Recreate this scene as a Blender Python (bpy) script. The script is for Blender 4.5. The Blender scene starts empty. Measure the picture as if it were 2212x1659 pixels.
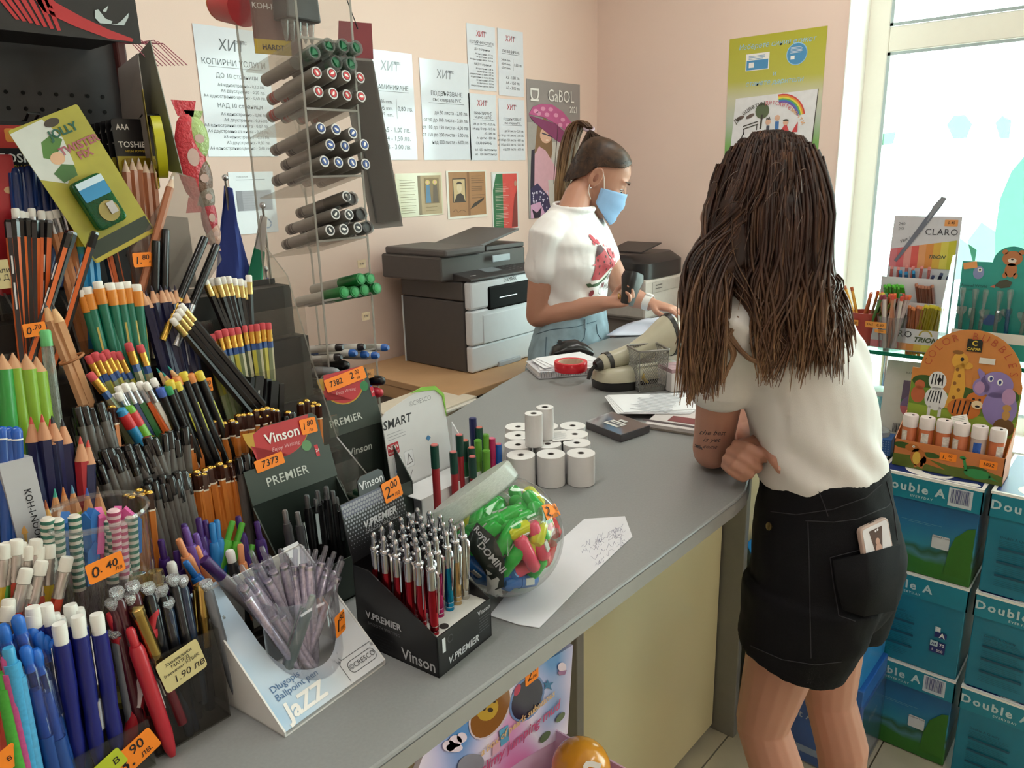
import bpy, bmesh, math, random
from mathutils import Vector as V, Matrix as M, noise
random.seed(11)
SC = bpy.context.scene
COL = SC.collection
PI = math.pi
# ---------------------------------------------------------------- camera
FPX, CX, CY, CZ = 1660.0,1106.0,829.5,1.5
_d = V((159.0,6050.5, FPX)).normalized()            # world "down" in the lens frame
_vx = 2600 - CX
_X = V((_vx, -(_d.x * _vx + _d.z * FPX) / _d.y, FPX)).normalized()
_U = -_d
_Y = _U.cross(_X)
RM = M((_X, _Y, _U))                                  # lens frame -> world
CAM = V((0,0, CZ))
cd = bpy.data.cameras.new('camera'); cam = bpy.data.objects.new('camera', cd); COL.objects.link(cam)
cd.sensor_width = 36.0; cd.lens = 36.0 * FPX / 2212.0; cd.clip_start = .02
r_, u_, b_ = RM @ V((1,0,0)), RM @ V((0,-1,0)), RM @ V((0,0,-1))
cam.matrix_world = M(((r_.x, u_.x, b_.x, 0),(r_.y, u_.y, b_.y, 0),(r_.z, u_.z, b_.z, CZ),(0,0,0,1)))
SC.camera = cam
# ---------------------------------------------------------------- sky, lamps, exposure
W = bpy.data.worlds.new('overcast_sky'); SC.world = W; W.use_nodes = True
nt = W.node_tree; bg = nt.nodes['Background']
bg.inputs['Color'].default_value = (.93,.98,1,1); bg.inputs['Strength'].default_value = 7.5
SC.view_settings.view_transform = 'Standard'; SC.view_settings.look = 'None'
SC.view_settings.gamma = 1; SC.view_settings.use_curve_mapping = False
SC.view_settings.exposure = .25
SC.cycles.max_bounces = 8; SC.cycles.transparent_max_bounces = 24; SC.cycles.caustics_reflective = False; SC.cycles.caustics_refractive = False
SC.cycles.sample_clamp_indirect = 4
CEIL = [(.2,-1.2),(1.9,-1.2),(.2,.9),(2.35,1.0)]   # unseen ceiling tube fittings; last one put there to brighten the right wall
LAMP_W = 9.5
for i, (x, y) in enumerate(CEIL):
    L = bpy.data.lights.new('ceiling_lamp_light', 'AREA'); L.shape = 'RECTANGLE'; L.size = 1.2; L.size_y = .26
    L.energy = LAMP_W; L.color = (1,.96,.91)
    lo = bpy.data.objects.new('ceiling_lamp_light', L); COL.objects.link(lo); lo.location = (x, y, 2.82)

# ---------------------------------------------------------------- helpers
def ray(px, py): return RM @ V((px - CX, py - CY, FPX))
def onz(px, py, z): r = ray(px, py); return CAM + r * ((z - CZ) / r.z)
def ony(px, py, y): r = ray(px, py); return CAM + r * (y / r.y)
def onx(px, py, x): r = ray(px, py); return CAM + r * (x / r.x)
def ond(px, py, d): return CAM + ray(px, py) * (d / FPX)

def lin(h):
    h = h.lstrip('#')
    o = []
    for i in (0,2,4):
        c = int(h[i:i + 2],16) / 255
        o.append(c / 12.92 if c <= .04045 else ((c + .055) / 1.055) ** 2.4)
    return (*o, 1)
_mc = {}
def H(h, r=.5, me=0, nz=.05, ns=40, bump=0, bs=120, sss=0, coat=0, spec=.5, em=0):
    """procedural principled material: colour h with a little noise in tone and relief"""
    k = (h, r, me, nz, ns, bump, bs, sss, coat, spec, em)
    if k in _mc: return _mc[k]
    m = bpy.data.materials.new('mat_%s_%d' % (h, len(_mc))); m.use_nodes = True
    t = m.node_tree; p = t.nodes['Principled BSDF']; c = lin(h)
    p.inputs['Base Color'].default_value = c; p.inputs['Roughness'].default_value = r; p.inputs['Metallic'].default_value = me
    p.inputs['Specular IOR Level'].default_value = spec
    if coat: p.inputs['Coat Weight'].default_value = coat; p.inputs['Coat Roughness'].default_value = .06
    if sss: p.inputs['Subsurface Weight'].default_value = sss; p.inputs['Subsurface Radius'].default_value = (.012,.005,.003); p.inputs['Subsurface Scale'].default_value = 1
    if em: p.inputs['Emission Color'].default_value = c; p.inputs['Emission Strength'].default_value = em
    if nz or bump:
        tc = t.nodes.new('ShaderNodeTexCoord')
        if nz:
            n = t.nodes.new('ShaderNodeTexNoise'); n.inputs['Scale'].default_value = ns; n.inputs['Detail'].default_value = 2
            t.links.new(tc.outputs['Object'], n.inputs['Vector'])
            mx = t.nodes.new('ShaderNodeMix'); mx.data_type = 'RGBA'
            mx.inputs[6].default_value = tuple(max(0, x * (1 - nz * 1.6)) for x in c[:3]) + (1,)
            mx.inputs[7].default_value = tuple(min(1, x * (1 + nz * 1.6)) for x in c[:3]) + (1,)
            t.links.new(n.outputs['Fac'], mx.inputs[0]); t.links.new(mx.outputs[2], p.inputs['Base Color'])
        if bump:
            n2 = t.nodes.new('ShaderNodeTexNoise'); n2.inputs['Scale'].default_value = bs; n2.inputs['Detail'].default_value = 3
            t.links.new(tc.outputs['Object'], n2.inputs['Vector'])
            b = t.nodes.new('ShaderNodeBump'); b.inputs['Strength'].default_value = bump; b.inputs['Distance'].default_value = .004
            t.links.new(n2.outputs['Fac'], b.inputs['Height']); t.links.new(b.outputs['Normal'], p.inputs['Normal'])
    _mc[k] = m
    return m
def CLR(h='#ffffff', refl=1.0, r=.05, haze=0.0, hz='#ffffff'):
    """thin clear plastic or glass: tinted see-through with fresnel gloss, a little milky haze"""
    k = ('clr', h, refl, r, haze, hz)
    if k in _mc: return _mc[k]
    m = bpy.data.materials.new('clear_%s_%d' % (h, len(_mc))); m.use_nodes = True
    t = m.node_tree; t.nodes.remove(t.nodes['Principled BSDF']); out = t.nodes['Material Output']
    tr = t.nodes.new('ShaderNodeBsdfTransparent'); tr.inputs[0].default_value = lin(h)
    base = tr
    if haze:
        df = t.nodes.new('ShaderNodeBsdfTranslucent'); df.inputs[0].default_value = lin(hz)
        d2 = t.nodes.new('ShaderNodeBsdfDiffuse'); d2.inputs[0].default_value = lin(hz)
        ad = t.nodes.new('ShaderNodeMixShader'); t.links.new(df.outputs[0], ad.inputs[1]); t.links.new(d2.outputs[0], ad.inputs[2])
        h1 = t.nodes.new('ShaderNodeMixShader'); h1.inputs[0].default_value = haze
        nn = t.nodes.new('ShaderNodeTexNoise'); nn.inputs['Scale'].default_value = 25
        mr = t.nodes.new('ShaderNodeMapRange'); mr.inputs['To Min'].default_value = haze * .7; mr.inputs['To Max'].default_value = min(1, haze * 1.3)
        t.links.new(nn.outputs['Fac'], mr.inputs['Value']); t.links.new(mr.outputs[0], h1.inputs[0])
        t.links.new(tr.outputs[0], h1.inputs[1]); t.links.new(ad.outputs[0], h1.inputs[2]); base = h1
    lw = t.nodes.new('ShaderNodeLayerWeight'); lw.inputs[0].default_value = .5
    pw = t.nodes.new('ShaderNodeMath'); pw.operation = 'POWER'; pw.inputs[1].default_value = 4; t.links.new(lw.outputs['Facing'], pw.inputs[0])
    mu = t.nodes.new('ShaderNodeMath'); mu.operation = 'MULTIPLY_ADD'; mu.use_clamp = True; mu.inputs[1].default_value = .6 * refl; mu.inputs[2].default_value = .03 * refl; t.links.new(pw.outputs[0], mu.inputs[0])
    gl = t.nodes.new('ShaderNodeBsdfGlossy'); gl.inputs['Roughness'].default_value = r
    ms = t.nodes.new('ShaderNodeMixShader'); t.links.new(mu.outputs[0], ms.inputs[0]); t.links.new(base.outputs[0], ms.inputs[1]); t.links.new(gl.outputs[0], ms.inputs[2])
    t.links.new(ms.outputs[0], out.inputs[0])
    _mc[k] = m
    return m

def fr(o, x, y):
    """4x4 frame: origin o, axes x, y and their cross product"""
    x = V(x).normalized(); y = V(y); y = (y - x * y.dot(x)).normalized(); z = x.cross(y)
    return M(((x.x, y.x, z.x, o[0]),(x.y, y.y, z.y, o[1]),(x.z, y.z, z.z, o[2]),(0,0,0,1)))
def T(x=0, y=0, z=0): return M.Translation((x, y, z))
def RZ(a): return M.Rotation(a, 4, 'Z')
def RX(a): return M.Rotation(a, 4, 'X')
def RY(a): return M.Rotation(a, 4, 'Y')
def axis(o, z, spin=0):
    """frame whose z axis runs along z"""
    z = V(z).normalized(); x = V((0,0,1)).cross(z)
    x = x.normalized() if x.length > 1e-4 else V((1,0,0))
    y = z.cross(x)
    return M(((x.x, y.x, z.x, o[0]),(x.y, y.y, z.y, o[1]),(x.z, y.z, z.z, o[2]),(0,0,0,1))) @ RZ(spin)

class MB:
    def __init__(s): s.v = []; s.f = []; s.m = []; s.s = []
    def add(s, vs, fs, mi=0, sm=False, t=None):
        b = len(s.v)
        s.v += [tuple(t @ V(p)) if t else tuple(p) for p in vs]
        for f in fs: s.f.append([i + b for i in f]); s.m.append(mi); s.s.append(sm)
        return s
    def box(s, c, d, mi=0, t=None, faces=None):
        x, y, z = c; a, b, h = d[0] / 2, d[1] / 2, d[2] / 2
        vs = [(x + i * a, y + j * b, z + k * h) for k in (-1,1) for j in (-1,1) for i in (-1,1)]
        fs = [(0,2,3,1),(4,5,7,6),(0,1,5,4),(2,6,7,3),(0,4,6,2),(1,3,7,5)]
        return s.add(vs, fs if faces is None else [fs[i] for i in faces], mi, False, t)
    def lathe(s, prof, n=16, mi=0, t=None, sm=True, cap=(1,1), ph=0):
        """prof: (radius, z[, material index of the band above])"""
        b = []; fs = []; ms = []
        for k, p in enumerate(prof):
            for i in range(n):
                a = ph + 2 * PI * i / n; b.append((p[0] * math.cos(a), p[0] * math.sin(a), p[1]))
        base = len(s.v); s.v += [tuple(t @ V(q)) if t else q for q in b]
        for k in range(len(prof) - 1):
            mm = prof[k][2] if len(prof[k]) > 2 else mi
            for i in range(n):
                j = (i + 1) % n
                s.f.append([base + k * n + i, base + k * n + j, base + (k + 1) * n + j, base + (k + 1) * n + i])
                s.m.append(mm[i % len(mm)] if isinstance(mm, (list, tuple)) else mm); s.s.append(sm)
        if cap[0]: s.f.append([base + i for i in range(n)][::-1]); s.m.append(mi); s.s.append(False)
        if cap[1]:
            mm = prof[-1][2] if len(prof[-1]) > 2 else mi
            s.f.append([base + (len(prof) - 1) * n + i for i in range(n)]); s.m.append(mm); s.s.append(False)
        return s
    def rod(s, a, b, r0, r1=None, n=10, mi=0, sm=True):
        a, b = V(a), V(b)
        return s.lathe([(r0,0),(r0 if r1 is None else r1,(b - a).length)], n, mi, axis(a, b - a), sm)
    def tube(s, pts, r, n=8, mi=0, sm=True, closed=False):
        pts = [V(p) for p in pts]; k = len(pts); base = len(s.v); up = None
        for i, p in enumerate(pts):
            q = pts[(i + 1) % k] if (closed or i < k - 1) else p; o = pts[i - 1] if (closed or i > 0) else p
            d = (q - o).normalized() if (q - o).length > 1e-9 else V((0,0,1))
            if up is None: up = d.orthogonal()
            x = (up - d * up.dot(d))
            x = x.normalized() if x.length > 1e-6 else d.orthogonal().normalized()
            up = x; y = d.cross(x); rr = r[i] if isinstance(r, (list, tuple)) else r
            for j in range(n):
                a = 2 * PI * j / n; s.v.append(tuple(p + (x * math.cos(a) + y * math.sin(a)) * rr))
        for i in range(k if closed else k - 1):
            i2 = (i + 1) % k
            for j in range(n):
                j2 = (j + 1) % n
                s.f.append([base + i * n + j, base + i * n + j2, base + i2 * n + j2, base + i2 * n + j]); s.m.append(mi); s.s.append(sm)
        if not closed:
            s.f.append([base + j for j in range(n)][::-1]); s.f.append([base + (k - 1) * n + j for j in range(n)]); s.m += [mi, mi]; s.s += [False, False]
        return s
    def prism(s, poly, h, t=None, mi=0, ms=None, z0=0):
        n = len(poly); b = len(s.v)
        for z in (z0, z0 + h):
            s.v += [tuple(t @ V((p[0], p[1], z))) if t else (p[0], p[1], z) for p in poly]
        s.f.append([b + i for i in range(n)][::-1]); s.f.append([b + n + i for i in range(n)])
        s.m += [mi, mi]; s.s += [False, False]
        for i in range(n):
            j = (i + 1) % n; s.f.append([b + i, b + j, b + n + j, b + n + i]); s.m.append(mi if ms is None else ms); s.s.append(False)
        return s
    def loft(s, rings, n=20, mi=0, ex=2.0):
        """rings: (centre, half axis a, half axis b[, exponent])"""
        base = len(s.v)
        for rg in rings:
            c, a, b = V(rg[0]), V(rg[1]), V(rg[2]); e = rg[3] if len(rg) > 3 else ex
            for i in range(n):
                th = 2 * PI * i / n; cc, ss = math.cos(th), math.sin(th)
                x = math.copysign(abs(cc) ** (2 / e), cc); y = math.copysign(abs(ss) ** (2 / e), ss)
                s.v.append(tuple(c + a * x + b * y))
        k = len(rings)
        for i in range(k - 1):
            for j in range(n):
                j2 = (j + 1) % n; s.f.append([base + i * n + j, base + i * n + j2, base + (i + 1) * n + j2, base + (i + 1) * n + j]); s.m.append(mi); s.s.append(True)
        s.f.append([base + j for j in range(n)][::-1]); s.f.append([base + (k - 1) * n + j for j in range(n)]); s.m += [mi, mi]; s.s += [True, True]
        return s
    def ball(s, c, r, mi=0, n=16, k=10, t=None):
        r = (r, r, r) if isinstance(r, (int, float)) else r
        pr = [(math.sin(PI * i / k),-math.cos(PI * i / k)) for i in range(k + 1)]
        pr[0] = (.001,-1); pr[-1] = (.001,1)
        tt = M.Translation(c) @ (t or M.Identity(4)) @ M.Diagonal((r[0], r[1], r[2],1))
        return s.lathe(pr, n, mi, tt, True)
    def mesh(s, name, mats):
        me = bpy.data.meshes.new(name); me.from_pydata(s.v, [], s.f)
        for m in (mats if isinstance(mats, (list, tuple)) else [mats]): me.materials.append(m)
        me.polygons.foreach_set('material_index', s.m); me.polygons.foreach_set('use_smooth', s.s)
        me.update()
        if any(s.s): me.set_sharp_from_angle(angle=.75)
        return me
    def build(s, name, mats, parent=None, t=None, bev=0, sub=0, seg=2):
        o = bpy.data.objects.new(name, s.mesh(name, mats)); COL.objects.link(o)
        if parent: o.parent = parent
        if t is not None: o.matrix_local = t
        if bev:
            b = o.modifiers.new('bevel', 'BEVEL'); b.width = bev; b.segments = seg; b.limit_method = 'ANGLE'; b.angle_limit = .6; b.harden_normals = False
        if sub:
            b = o.modifiers.new('sub', 'SUBSURF'); b.levels = sub; b.render_levels = sub
        return o
def tag(o, label=None, cat=None, group=None, kind=None):
    if label: o['label'] = label
    if cat: o['category'] = cat
    if group: o['group'] = group
    if kind: o['kind'] = kind
    return o
def thing(name, label, cat, t=None, group=None):
    o = bpy.data.objects.new(name, None); COL.objects.link(o); o.empty_display_size = .02
    if t is not None: o.matrix_world = t if isinstance(t, M) else M.Translation(t)
    return tag(o, label, cat, group)
def txt(s, size, parent, x=0, y=0, z=.0006, m=None, al='CENTER', bold=0, sx=1.0, rot=0, t=None, name='lettering', sp=1.0, shear=0, ls=1.0, va='CENTER'):
    if any(ord(c) > 1000 for c in s): bold = 0
    cu = bpy.data.curves.new(name, 'FONT'); cu.body = s; cu.size = size; cu.align_x = al; cu.align_y = va
    cu.resolution_u = 2; cu.offset = bold * size; cu.space_character = sp; cu.shear = shear; cu.space_line = ls
    cu.materials.append(m or H('#202022', .7, nz=0))
    o = bpy.data.objects.new(name, cu); COL.objects.link(o); o.parent = parent
    o.matrix_local = (t or M.Identity(4)) @ T(x, y, z) @ RZ(rot) @ M.Diagonal((sx, 1,1,1))
    return o
def rect(x0, y0, x1, y1): return [(x0, y0),(x1, y0),(x1, y1),(x0, y1)]
def rrect(x0, y0, x1, y1, r, n=5):
    o = []
    for cx, cy, a in ((x1 - r, y0 + r, -90),(x1 - r, y1 - r, 0),(x0 + r, y1 - r, 90),(x0 + r, y0 + r, 180)):
        for i in range(n + 1): w = math.radians(a + 90 * i / n); o.append((cx + r * math.cos(w), cy + r * math.sin(w)))
    return o
def ell(cx, cy, rx, ry=None, n=20, a0=0, a1=360, rot=0):
    ry = rx if ry is None else ry; o = []; full = abs(a1 - a0) >= 360
    for i in range(n if full else n + 1):
        w = math.radians(a0 + (a1 - a0) * i / n); x, y = rx * math.cos(w), ry * math.sin(w)
        o.append((cx + x * math.cos(rot) - y * math.sin(rot), cy + x * math.sin(rot) + y * math.cos(rot)))
    return o
def arcband(cx, cy, r0, r1, a0, a1, n=14): return ell(cx, cy, r1, r1, n, a0, a1) + ell(cx, cy, r0, r0, n, a0, a1)[::-1] if abs(a1 - a0) < 360 else None
def stroke(pts, w):
    """a pen stroke as one flat strip of quads -> list of polygons"""
    out = []
    for (a, b) in zip(pts, pts[1:]):
        dx, dy = b[0] - a[0], b[1] - a[1]; l = math.hypot(dx, dy) or 1; nx, ny = -dy / l * w / 2, dx / l * w / 2; ex, ey = dx / l * w * .3, dy / l * w * .3
        out.append([(a[0] - nx - ex, a[1] - ny - ey),(b[0] - nx + ex, b[1] - ny + ey),(b[0] + nx + ex, b[1] + ny + ey),(a[0] + nx - ex, a[1] + ny - ey)])
    return out
def art(parent, items, t=None, name='print', dz=.00012, z0=.0003):
    """flat print: items = (material, polygon or list of polygons), later ones on top"""
    mats = []; mb = MB(); z = z0
    for m, ps in items:
        if m not in mats: mats.append(m)
        if ps and not isinstance(ps[0][0],(list, tuple)): ps = [ps]
        for p in ps: mb.add([(q[0], q[1], z) for q in p],[list(range(len(p)))], mats.index(m))
        z += dz
    return mb.build(name, mats, parent, t)
def barcode(x0, y0, x1, y1, m='#24242c', n=22):
    w = (x1 - x0) / n; ps = []; rr = random.Random(int(abs(x0) * 1e5) + n); x = x0
    while x < x1 - w * .5:
        k = rr.choice((.35,.6,1.0)) * w; ps.append(rect(x, y0, x + k, y1)); x += k + rr.choice((.4,.7)) * w
    return (H(m, .6, nz=0), ps)
def tagcard(parent, t, w, h, lines, hexc='#ff8a1e'):
    """orange price sticker: part of the thing it sticks to"""
    o = MB().prism(rrect(-w / 2,-h / 2, w / 2, h / 2, min(w, h) * .1,3),.0004).build('price_sticker', H(hexc, .6), parent, t)
    for s, sz, x, y in lines: txt(s, sz * h, o, x * w, y * h, .0007, H('#1c1414', .7, nz=0), shear=.15, bold=.008)
    return o
# ---- sticks: pens and pencils along +z, base at 0
class Stick:
    def __init__(s, name, cat, parts): s.name = name; s.cat = cat; s.parts = parts; s.me = None
    def put(s, top, d, label, group, spin=None, sc=1.0):
        """top: upper end; d: direction from base to top"""
        if s.me is None:
            s.me = [(nm, mb.mesh(nm, ms)) for nm, mb, ms in s.parts]
            s.L = max(max(v[2] for v in mb.v) for _, mb, _ in s.parts)
        d = V(d).normalized(); sc = sc
        o = thing(s.name, label, s.cat, axis(V(top) - d * s.L * sc, d, random.uniform(0,6.28) if spin is None else spin) @ M.Scale(sc, 4), group)
        for nm, me in s.me:
            c = bpy.data.objects.new(nm, me); COL.objects.link(c); c.parent = o
        return o
def seg(prof, n=10, sm=True, ph=0, cap=(1,1)): return MB().lathe(prof, n, 0, None, sm, cap, ph)
CH = H('#c9cbd0', .16,1, nz=.02)
GOLD = H('#c8a04c', .25,1, nz=.04)
SILV = H('#b4b6ba', .3,1, nz=.04)
BLK = H('#0c0c0e', .25)
WHT = H('#eceae6', .6)
INK = H('#1c1b20', .7, nz=0)
# ================================================================ ROOM
WX, WY = 3.39,2.35
peach = H('#ecd3c7', .85, nz=.02, ns=3, bump=.05, bs=220)
def struct(name, mb, mats, bev=0): return tag(mb.build(name, mats, None, None, bev), kind='structure')
struct('wall_back', MB().box((.4, WY + .06,1.45),(6.0,.12,2.9)), peach)
struct('wall_right', MB().box((WX + .16,1.747,1.45),(.32,1.206,2.9)).box((WX + .16,-1.0,.2),(.32,4.288,.4)).box((WX + .16,-1.0,2.76),(.32,4.288,.28)).box((WX + .16,-2.82,1.58),(.32,.64,2.36)), peach)
struct('wall_left', MB().box((-2.66,-.33,1.45),(.12,5.24,2.9)), peach)
struct('wall_front', MB().box((.5,-3.2,1.45),(6.4,.12,2.9)), peach)
struct('ceiling', MB().box((.5,-.4,2.96),(6.6,5.8,.12)), H('#efeae2', .9, nz=.02))
fl = struct('floor', MB().box((.5,-.4,-.06),(6.6,5.8,.1)), H('#8f8672', .7, nz=.2, ns=6))
tile = MB().prism(rrect(-.1635,-.1635,.1635,.1635,.004,2),.0105).mesh('floor_tile', [H('#b9b09a', .35, nz=.09, ns=14)])
for i in range(11):
    for j in range(7):
        o = bpy.data.objects.new('floor_tile', tile); COL.objects.link(o); o.parent = fl
        o.location = (.33 + i * .331,-.75 + j * .331,-.0104 + random.uniform(0,.0004))
# window in the right wall: reveal, frame, transom, panes
white_pvc = H('#f3efe4', .4, nz=.01); FX = 3.66
wn = struct('window_1', MB().box((FX, 1.10,1.5),(.07,.088,2.2)).box((FX, -2.45,1.5),(.07,.09,2.2)).box((FX, -.68,.44),(.07,3.48,.08)).box((FX, -.68,2.57),(.07,3.48,.06)).box((FX, -.72,1.5),(.07,.08,2.08)), white_pvc, .006)
tag(MB().box((3.525,1.142,1.5),(.28,.004,2.18)).box((3.525,-1.0,.403),(.28,4.28,.006)).build('trim_1', H('#f6f4f0',.8)), kind='structure')
zt = onx(2030,75, FX).z
for a, b, z0, z1 in ((1.056,-.68,.48, zt - .05),(1.056,-.68, zt + .05,2.54),(-.76,-2.405,.48, zt - .05),(-.76,-2.405, zt + .05,2.54)):
    MB().box((FX, (a + b) / 2,(z0 + z1) / 2),(.012, abs(a - b), z1 - z0)).build('window_pane', CLR('#f4fffa', .6), wn)
    mb = MB(); ym = (a + b) / 2; w = abs(a - b)
    for s in (a - .006, b + .006): mb.box((FX - .036, s, (z0 + z1) / 2),(.006,.012, z1 - z0))
    for s in (z0 + .006, z1 - .006): mb.box((FX - .036, ym, s),(.006, w, .012))
    mb.build('gasket', H('#a9b6b8', .6), wn)
for a, b in ((1.056,-.68),(-.76,-2.405)): MB().box((FX, (a + b) / 2, zt),(.07, abs(a - b),.1)).build('transom', white_pvc, wn, None, .006)
# mint film shapes stuck on the pane
def film(c): return CLR(c, .2,.3)
mint, mint2 = film('#8aa89b'), film('#9db3a9')
def decal(pts, m, dx):
    P = [onx(px, py, FX - .008 - dx) for px, py in pts]
    t = fr((FX - .0085 - dx, 0,0),(0,-1,0),(0,0,1))
    MB().prism([(-p.y, p.z) for p in P],.0006, t).build('window_film', m, wn)
decal([(2150,500),(2160,430),(2185,370),(2215,335),(2290,330),(2320,420),(2300,560),(2215,610),(2150,570)][::-1], mint, 0)
decal([(1930,500),(1985,490),(2060,505),(2110,540),(2100,600),(2010,610),(1950,600)][::-1], mint2,.001)
decal([(2090,520),(2120,480),(2150,500),(2150,570),(2215,610),(2200,640),(2110,600)][::-1], mint2,.002)
decal([(2045,270),(2060,250),(2085,248),(2100,268),(2088,298),(2060,300)][::-1], mint2,.001)
decal([(2150,265),(2165,250),(2185,260),(2180,300),(2160,300)][::-1], mint2,.001)
decal([(1895,290),(1935,285),(1930,310),(1900,315)][::-1], mint2,.001)
tag(MB().box((7.2,-.5,-.2),(7,14,.2)).build('pavement', H('#cfccc4', .9)), 'pale grey pavement outside the window', 'pavement', kind='structure')
for i, (x, y) in enumerate(CEIL):
    lf = thing('ceiling_lamp', 'white tube lamp on the ceiling', 'lamp', (x, y, 2.86), 'ceiling tube lamps')
    MB().box((0,0,.02),(1.26,.3,.04)).build('housing', WHT, lf, None, .005)
# black desk behind the counter
dk = H('#2a2624', .45, nz=.1)
d = thing('back_desk', 'long black desk along the wall under the paper stacks', 'desk', (0,0,0))
MB().box((.95,1.93,.725),(1.5,.8,.03)).build('desktop', dk, d, None, .003)
MB().box((.95,1.535,.725),(1.5,.006,.03)).build('edge_band', H('#8c8a88', .5), d)
for x in (.22,1.68): MB().box((x, 1.93,.355),(.03,.76,.71)).build('side_panel', dk, d)
MB().box((.95,2.3,.45),(1.4,.02,.5)).build('back_panel', dk, d)
# beech cabinet under the left printer
cb = thing('printer_cabinet', 'light beech cabinet with open shelf under the large printer', 'cabinet', (0,0,0))
be = H('#c9a178', .5, nz=.08, ns=9)
MB().box((2.06,2.04,.785),(.68,.6,.025)).build('cabinet_top', be, cb, None, .003)
for x in (1.735,2.385): MB().box((x, 2.05,.386),(.022,.56,.772)).build('side_panel', be, cb)
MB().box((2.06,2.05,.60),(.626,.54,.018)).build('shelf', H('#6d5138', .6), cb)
MB().box((2.06,2.05,.30),(.626,.54,.018)).build('shelf', be, cb)
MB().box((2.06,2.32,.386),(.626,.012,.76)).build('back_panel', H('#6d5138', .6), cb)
for k, (x, y, z, a, n) in enumerate(((1.90,1.95,.609,.06,7),(2.19,1.93,.609,-.06,5))):
    ps = thing('paper_pile', ('left pile' if k == 0 else 'right pile') + ' of loose papers on the cabinet shelf below the large printer', 'papers', T(x, y, z) @ RZ(a))
    for i in range(n): MB().box((random.uniform(-.008,.008), random.uniform(-.01,.01),.004 + i * .0085),(.2,.28,.007)).build('paper', H(random.choice(('#d9d2c6', '#c9c0b0', '#e6e2da')),.8), ps, RZ(random.uniform(-.05,.05)))
# desk for the second printer, dark
d2 = thing('dark_desk', 'dark brown desk along the wall behind the shop assistant', 'desk', (0,0,0))
MB().box((2.92,1.99,.815),(.9,.68,.03)).build('desktop', H('#3a302c', .4), d2, None, .003)
for x in (2.5,3.34): MB().box((x, 2.0,.40),(.03,.6,.80)).build('side_panel', H('#3a302c', .5), d2)
MB().box((2.92,2.29,.5),(.8,.02,.5)).build('back_panel', H('#3a302c', .5), d2)

# ================================================================ WALL SHEETS
def sheet(name, label, cat, a, b, hexc='#eef0f4', r=.1, grp=None, Y=WY, th=.0012):
    """paper on the back wall; a, b: top-left and bottom-right corner in the photograph's pixels"""
    A = ony(*a, Y - .002); B = ony(*b, Y - .002); w = B.x - A.x; h = A.z - B.z
    o = MB().prism(rect(0,-h, w, 0), th).build(name, H(hexc, r, nz=.01, spec=.5), None, fr((A.x, Y - .0012, A.z),(1,0,0),(0,0,1)))
    tag(o, label, cat, grp); return o, w, h, th + .0006
gk = H('#4a4d55', .12, nz=0); rdm = H('#b8293a', .12, nz=0); lg = H('#8a8f98', .12, nz=0)
def logo(o, x, y, s, z, m):
    txt('ХИТ', s, o, x, y, z, m, bold=.012, sx=.95, shear=.12); txt('ОФИС', s * .3, o, x + s * .75, y + s * .28, z + .0004, lg, bold=.01)
def under(o, x0, x1, y, z, m=gk, w=.0012): return art(o, [(m, rect(x0, y - w / 2, x1, y + w / 2))], name='underline', z0=z)
def pricelist(o, w, h, z, rows, m=gk):
    for y, s, x, al, b, tx in rows: txt(tx, s * h, o, x * w, -y * h, z, m, al=al, bold=b)
copy_rows = [(.27,.062,.5, 'CENTER', .02, 'КОПИРНИ УСЛУГИ'),(.37,.05,.52, 'CENTER', .018, 'ДО 10 страници'),
    (.44,.036,.9, 'RIGHT', .004, 'A4 едностранно - 0,10 лв.'),(.485,.036,.9, 'RIGHT', .004, 'A4 двустранно - 0,20 лв.'),(.53,.036,.9, 'RIGHT', .004, 'A4 едностранно цветно - 0,60 лв.'),
    (.60,.05,.52, 'CENTER', .018, 'НАД 10 страници'),(.665,.036,.9, 'RIGHT', .004, 'A4 едностранно - 0,08 лв.'),(.71,.036,.9, 'RIGHT', .004, 'A4 двустранно - 0,16 лв.'),
    (.755,.036,.9, 'RIGHT', .004, 'A4 едностранно от книга - 0,07 лв.'),(.80,.036,.9, 'RIGHT', .004, 'A4 двустранно от книга - 0,13 лв.'),
    (.845,.036,.9, 'RIGHT', .004, 'A3 едностранно - 0,15 лв.'),(.89,.036,.9, 'RIGHT', .004, 'A3 двустранно - 0,30 лв.'),(.935,.036,.9, 'RIGHT', .004, 'A4 едностранно цветно - 0,60 лв.')]
lam_rows = [(.33,.06,.5, 'CENTER', .015, 'ЛАМИНИРАНЕ'),(.46,.05,.3, 'CENTER', 0, '54x86 mm.'),(.52,.05,.3, 'CENTER', 0, '60x95 mm.'),(.58,.05,.3, 'CENTER', 0, '65x95 mm.'),(.52,.06,.78, 'CENTER', .012, '0,80 лв.'),
    (.72,.065,.56, 'CENTER', .012, 'A5 - 1,00 лв.'),(.80,.065,.56, 'CENTER', .012, 'A4 - 1,50 лв.'),(.88,.065,.56, 'CENTER', .012, 'A3 - 3,00 лв.')]
bind_rows = [(.33,.062,.52, 'CENTER', .015, 'ПОДВЪРЗВАНЕ'),(.39,.052,.52, 'CENTER', .008, 'със спирала PVC')] + [(.52 + i * .075,.052,.95, 'RIGHT', .003, s) for i, s in enumerate(('до 50 листа - 2,00 лв.', 'от 50 до 100 листа - 3,00 лв.', 'от 100 до 150 листа - 4,00 лв.', 'от 150 до 200 листа - 5,00 лв.', 'над 200 листа - 6,00 лв.'))]
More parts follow.
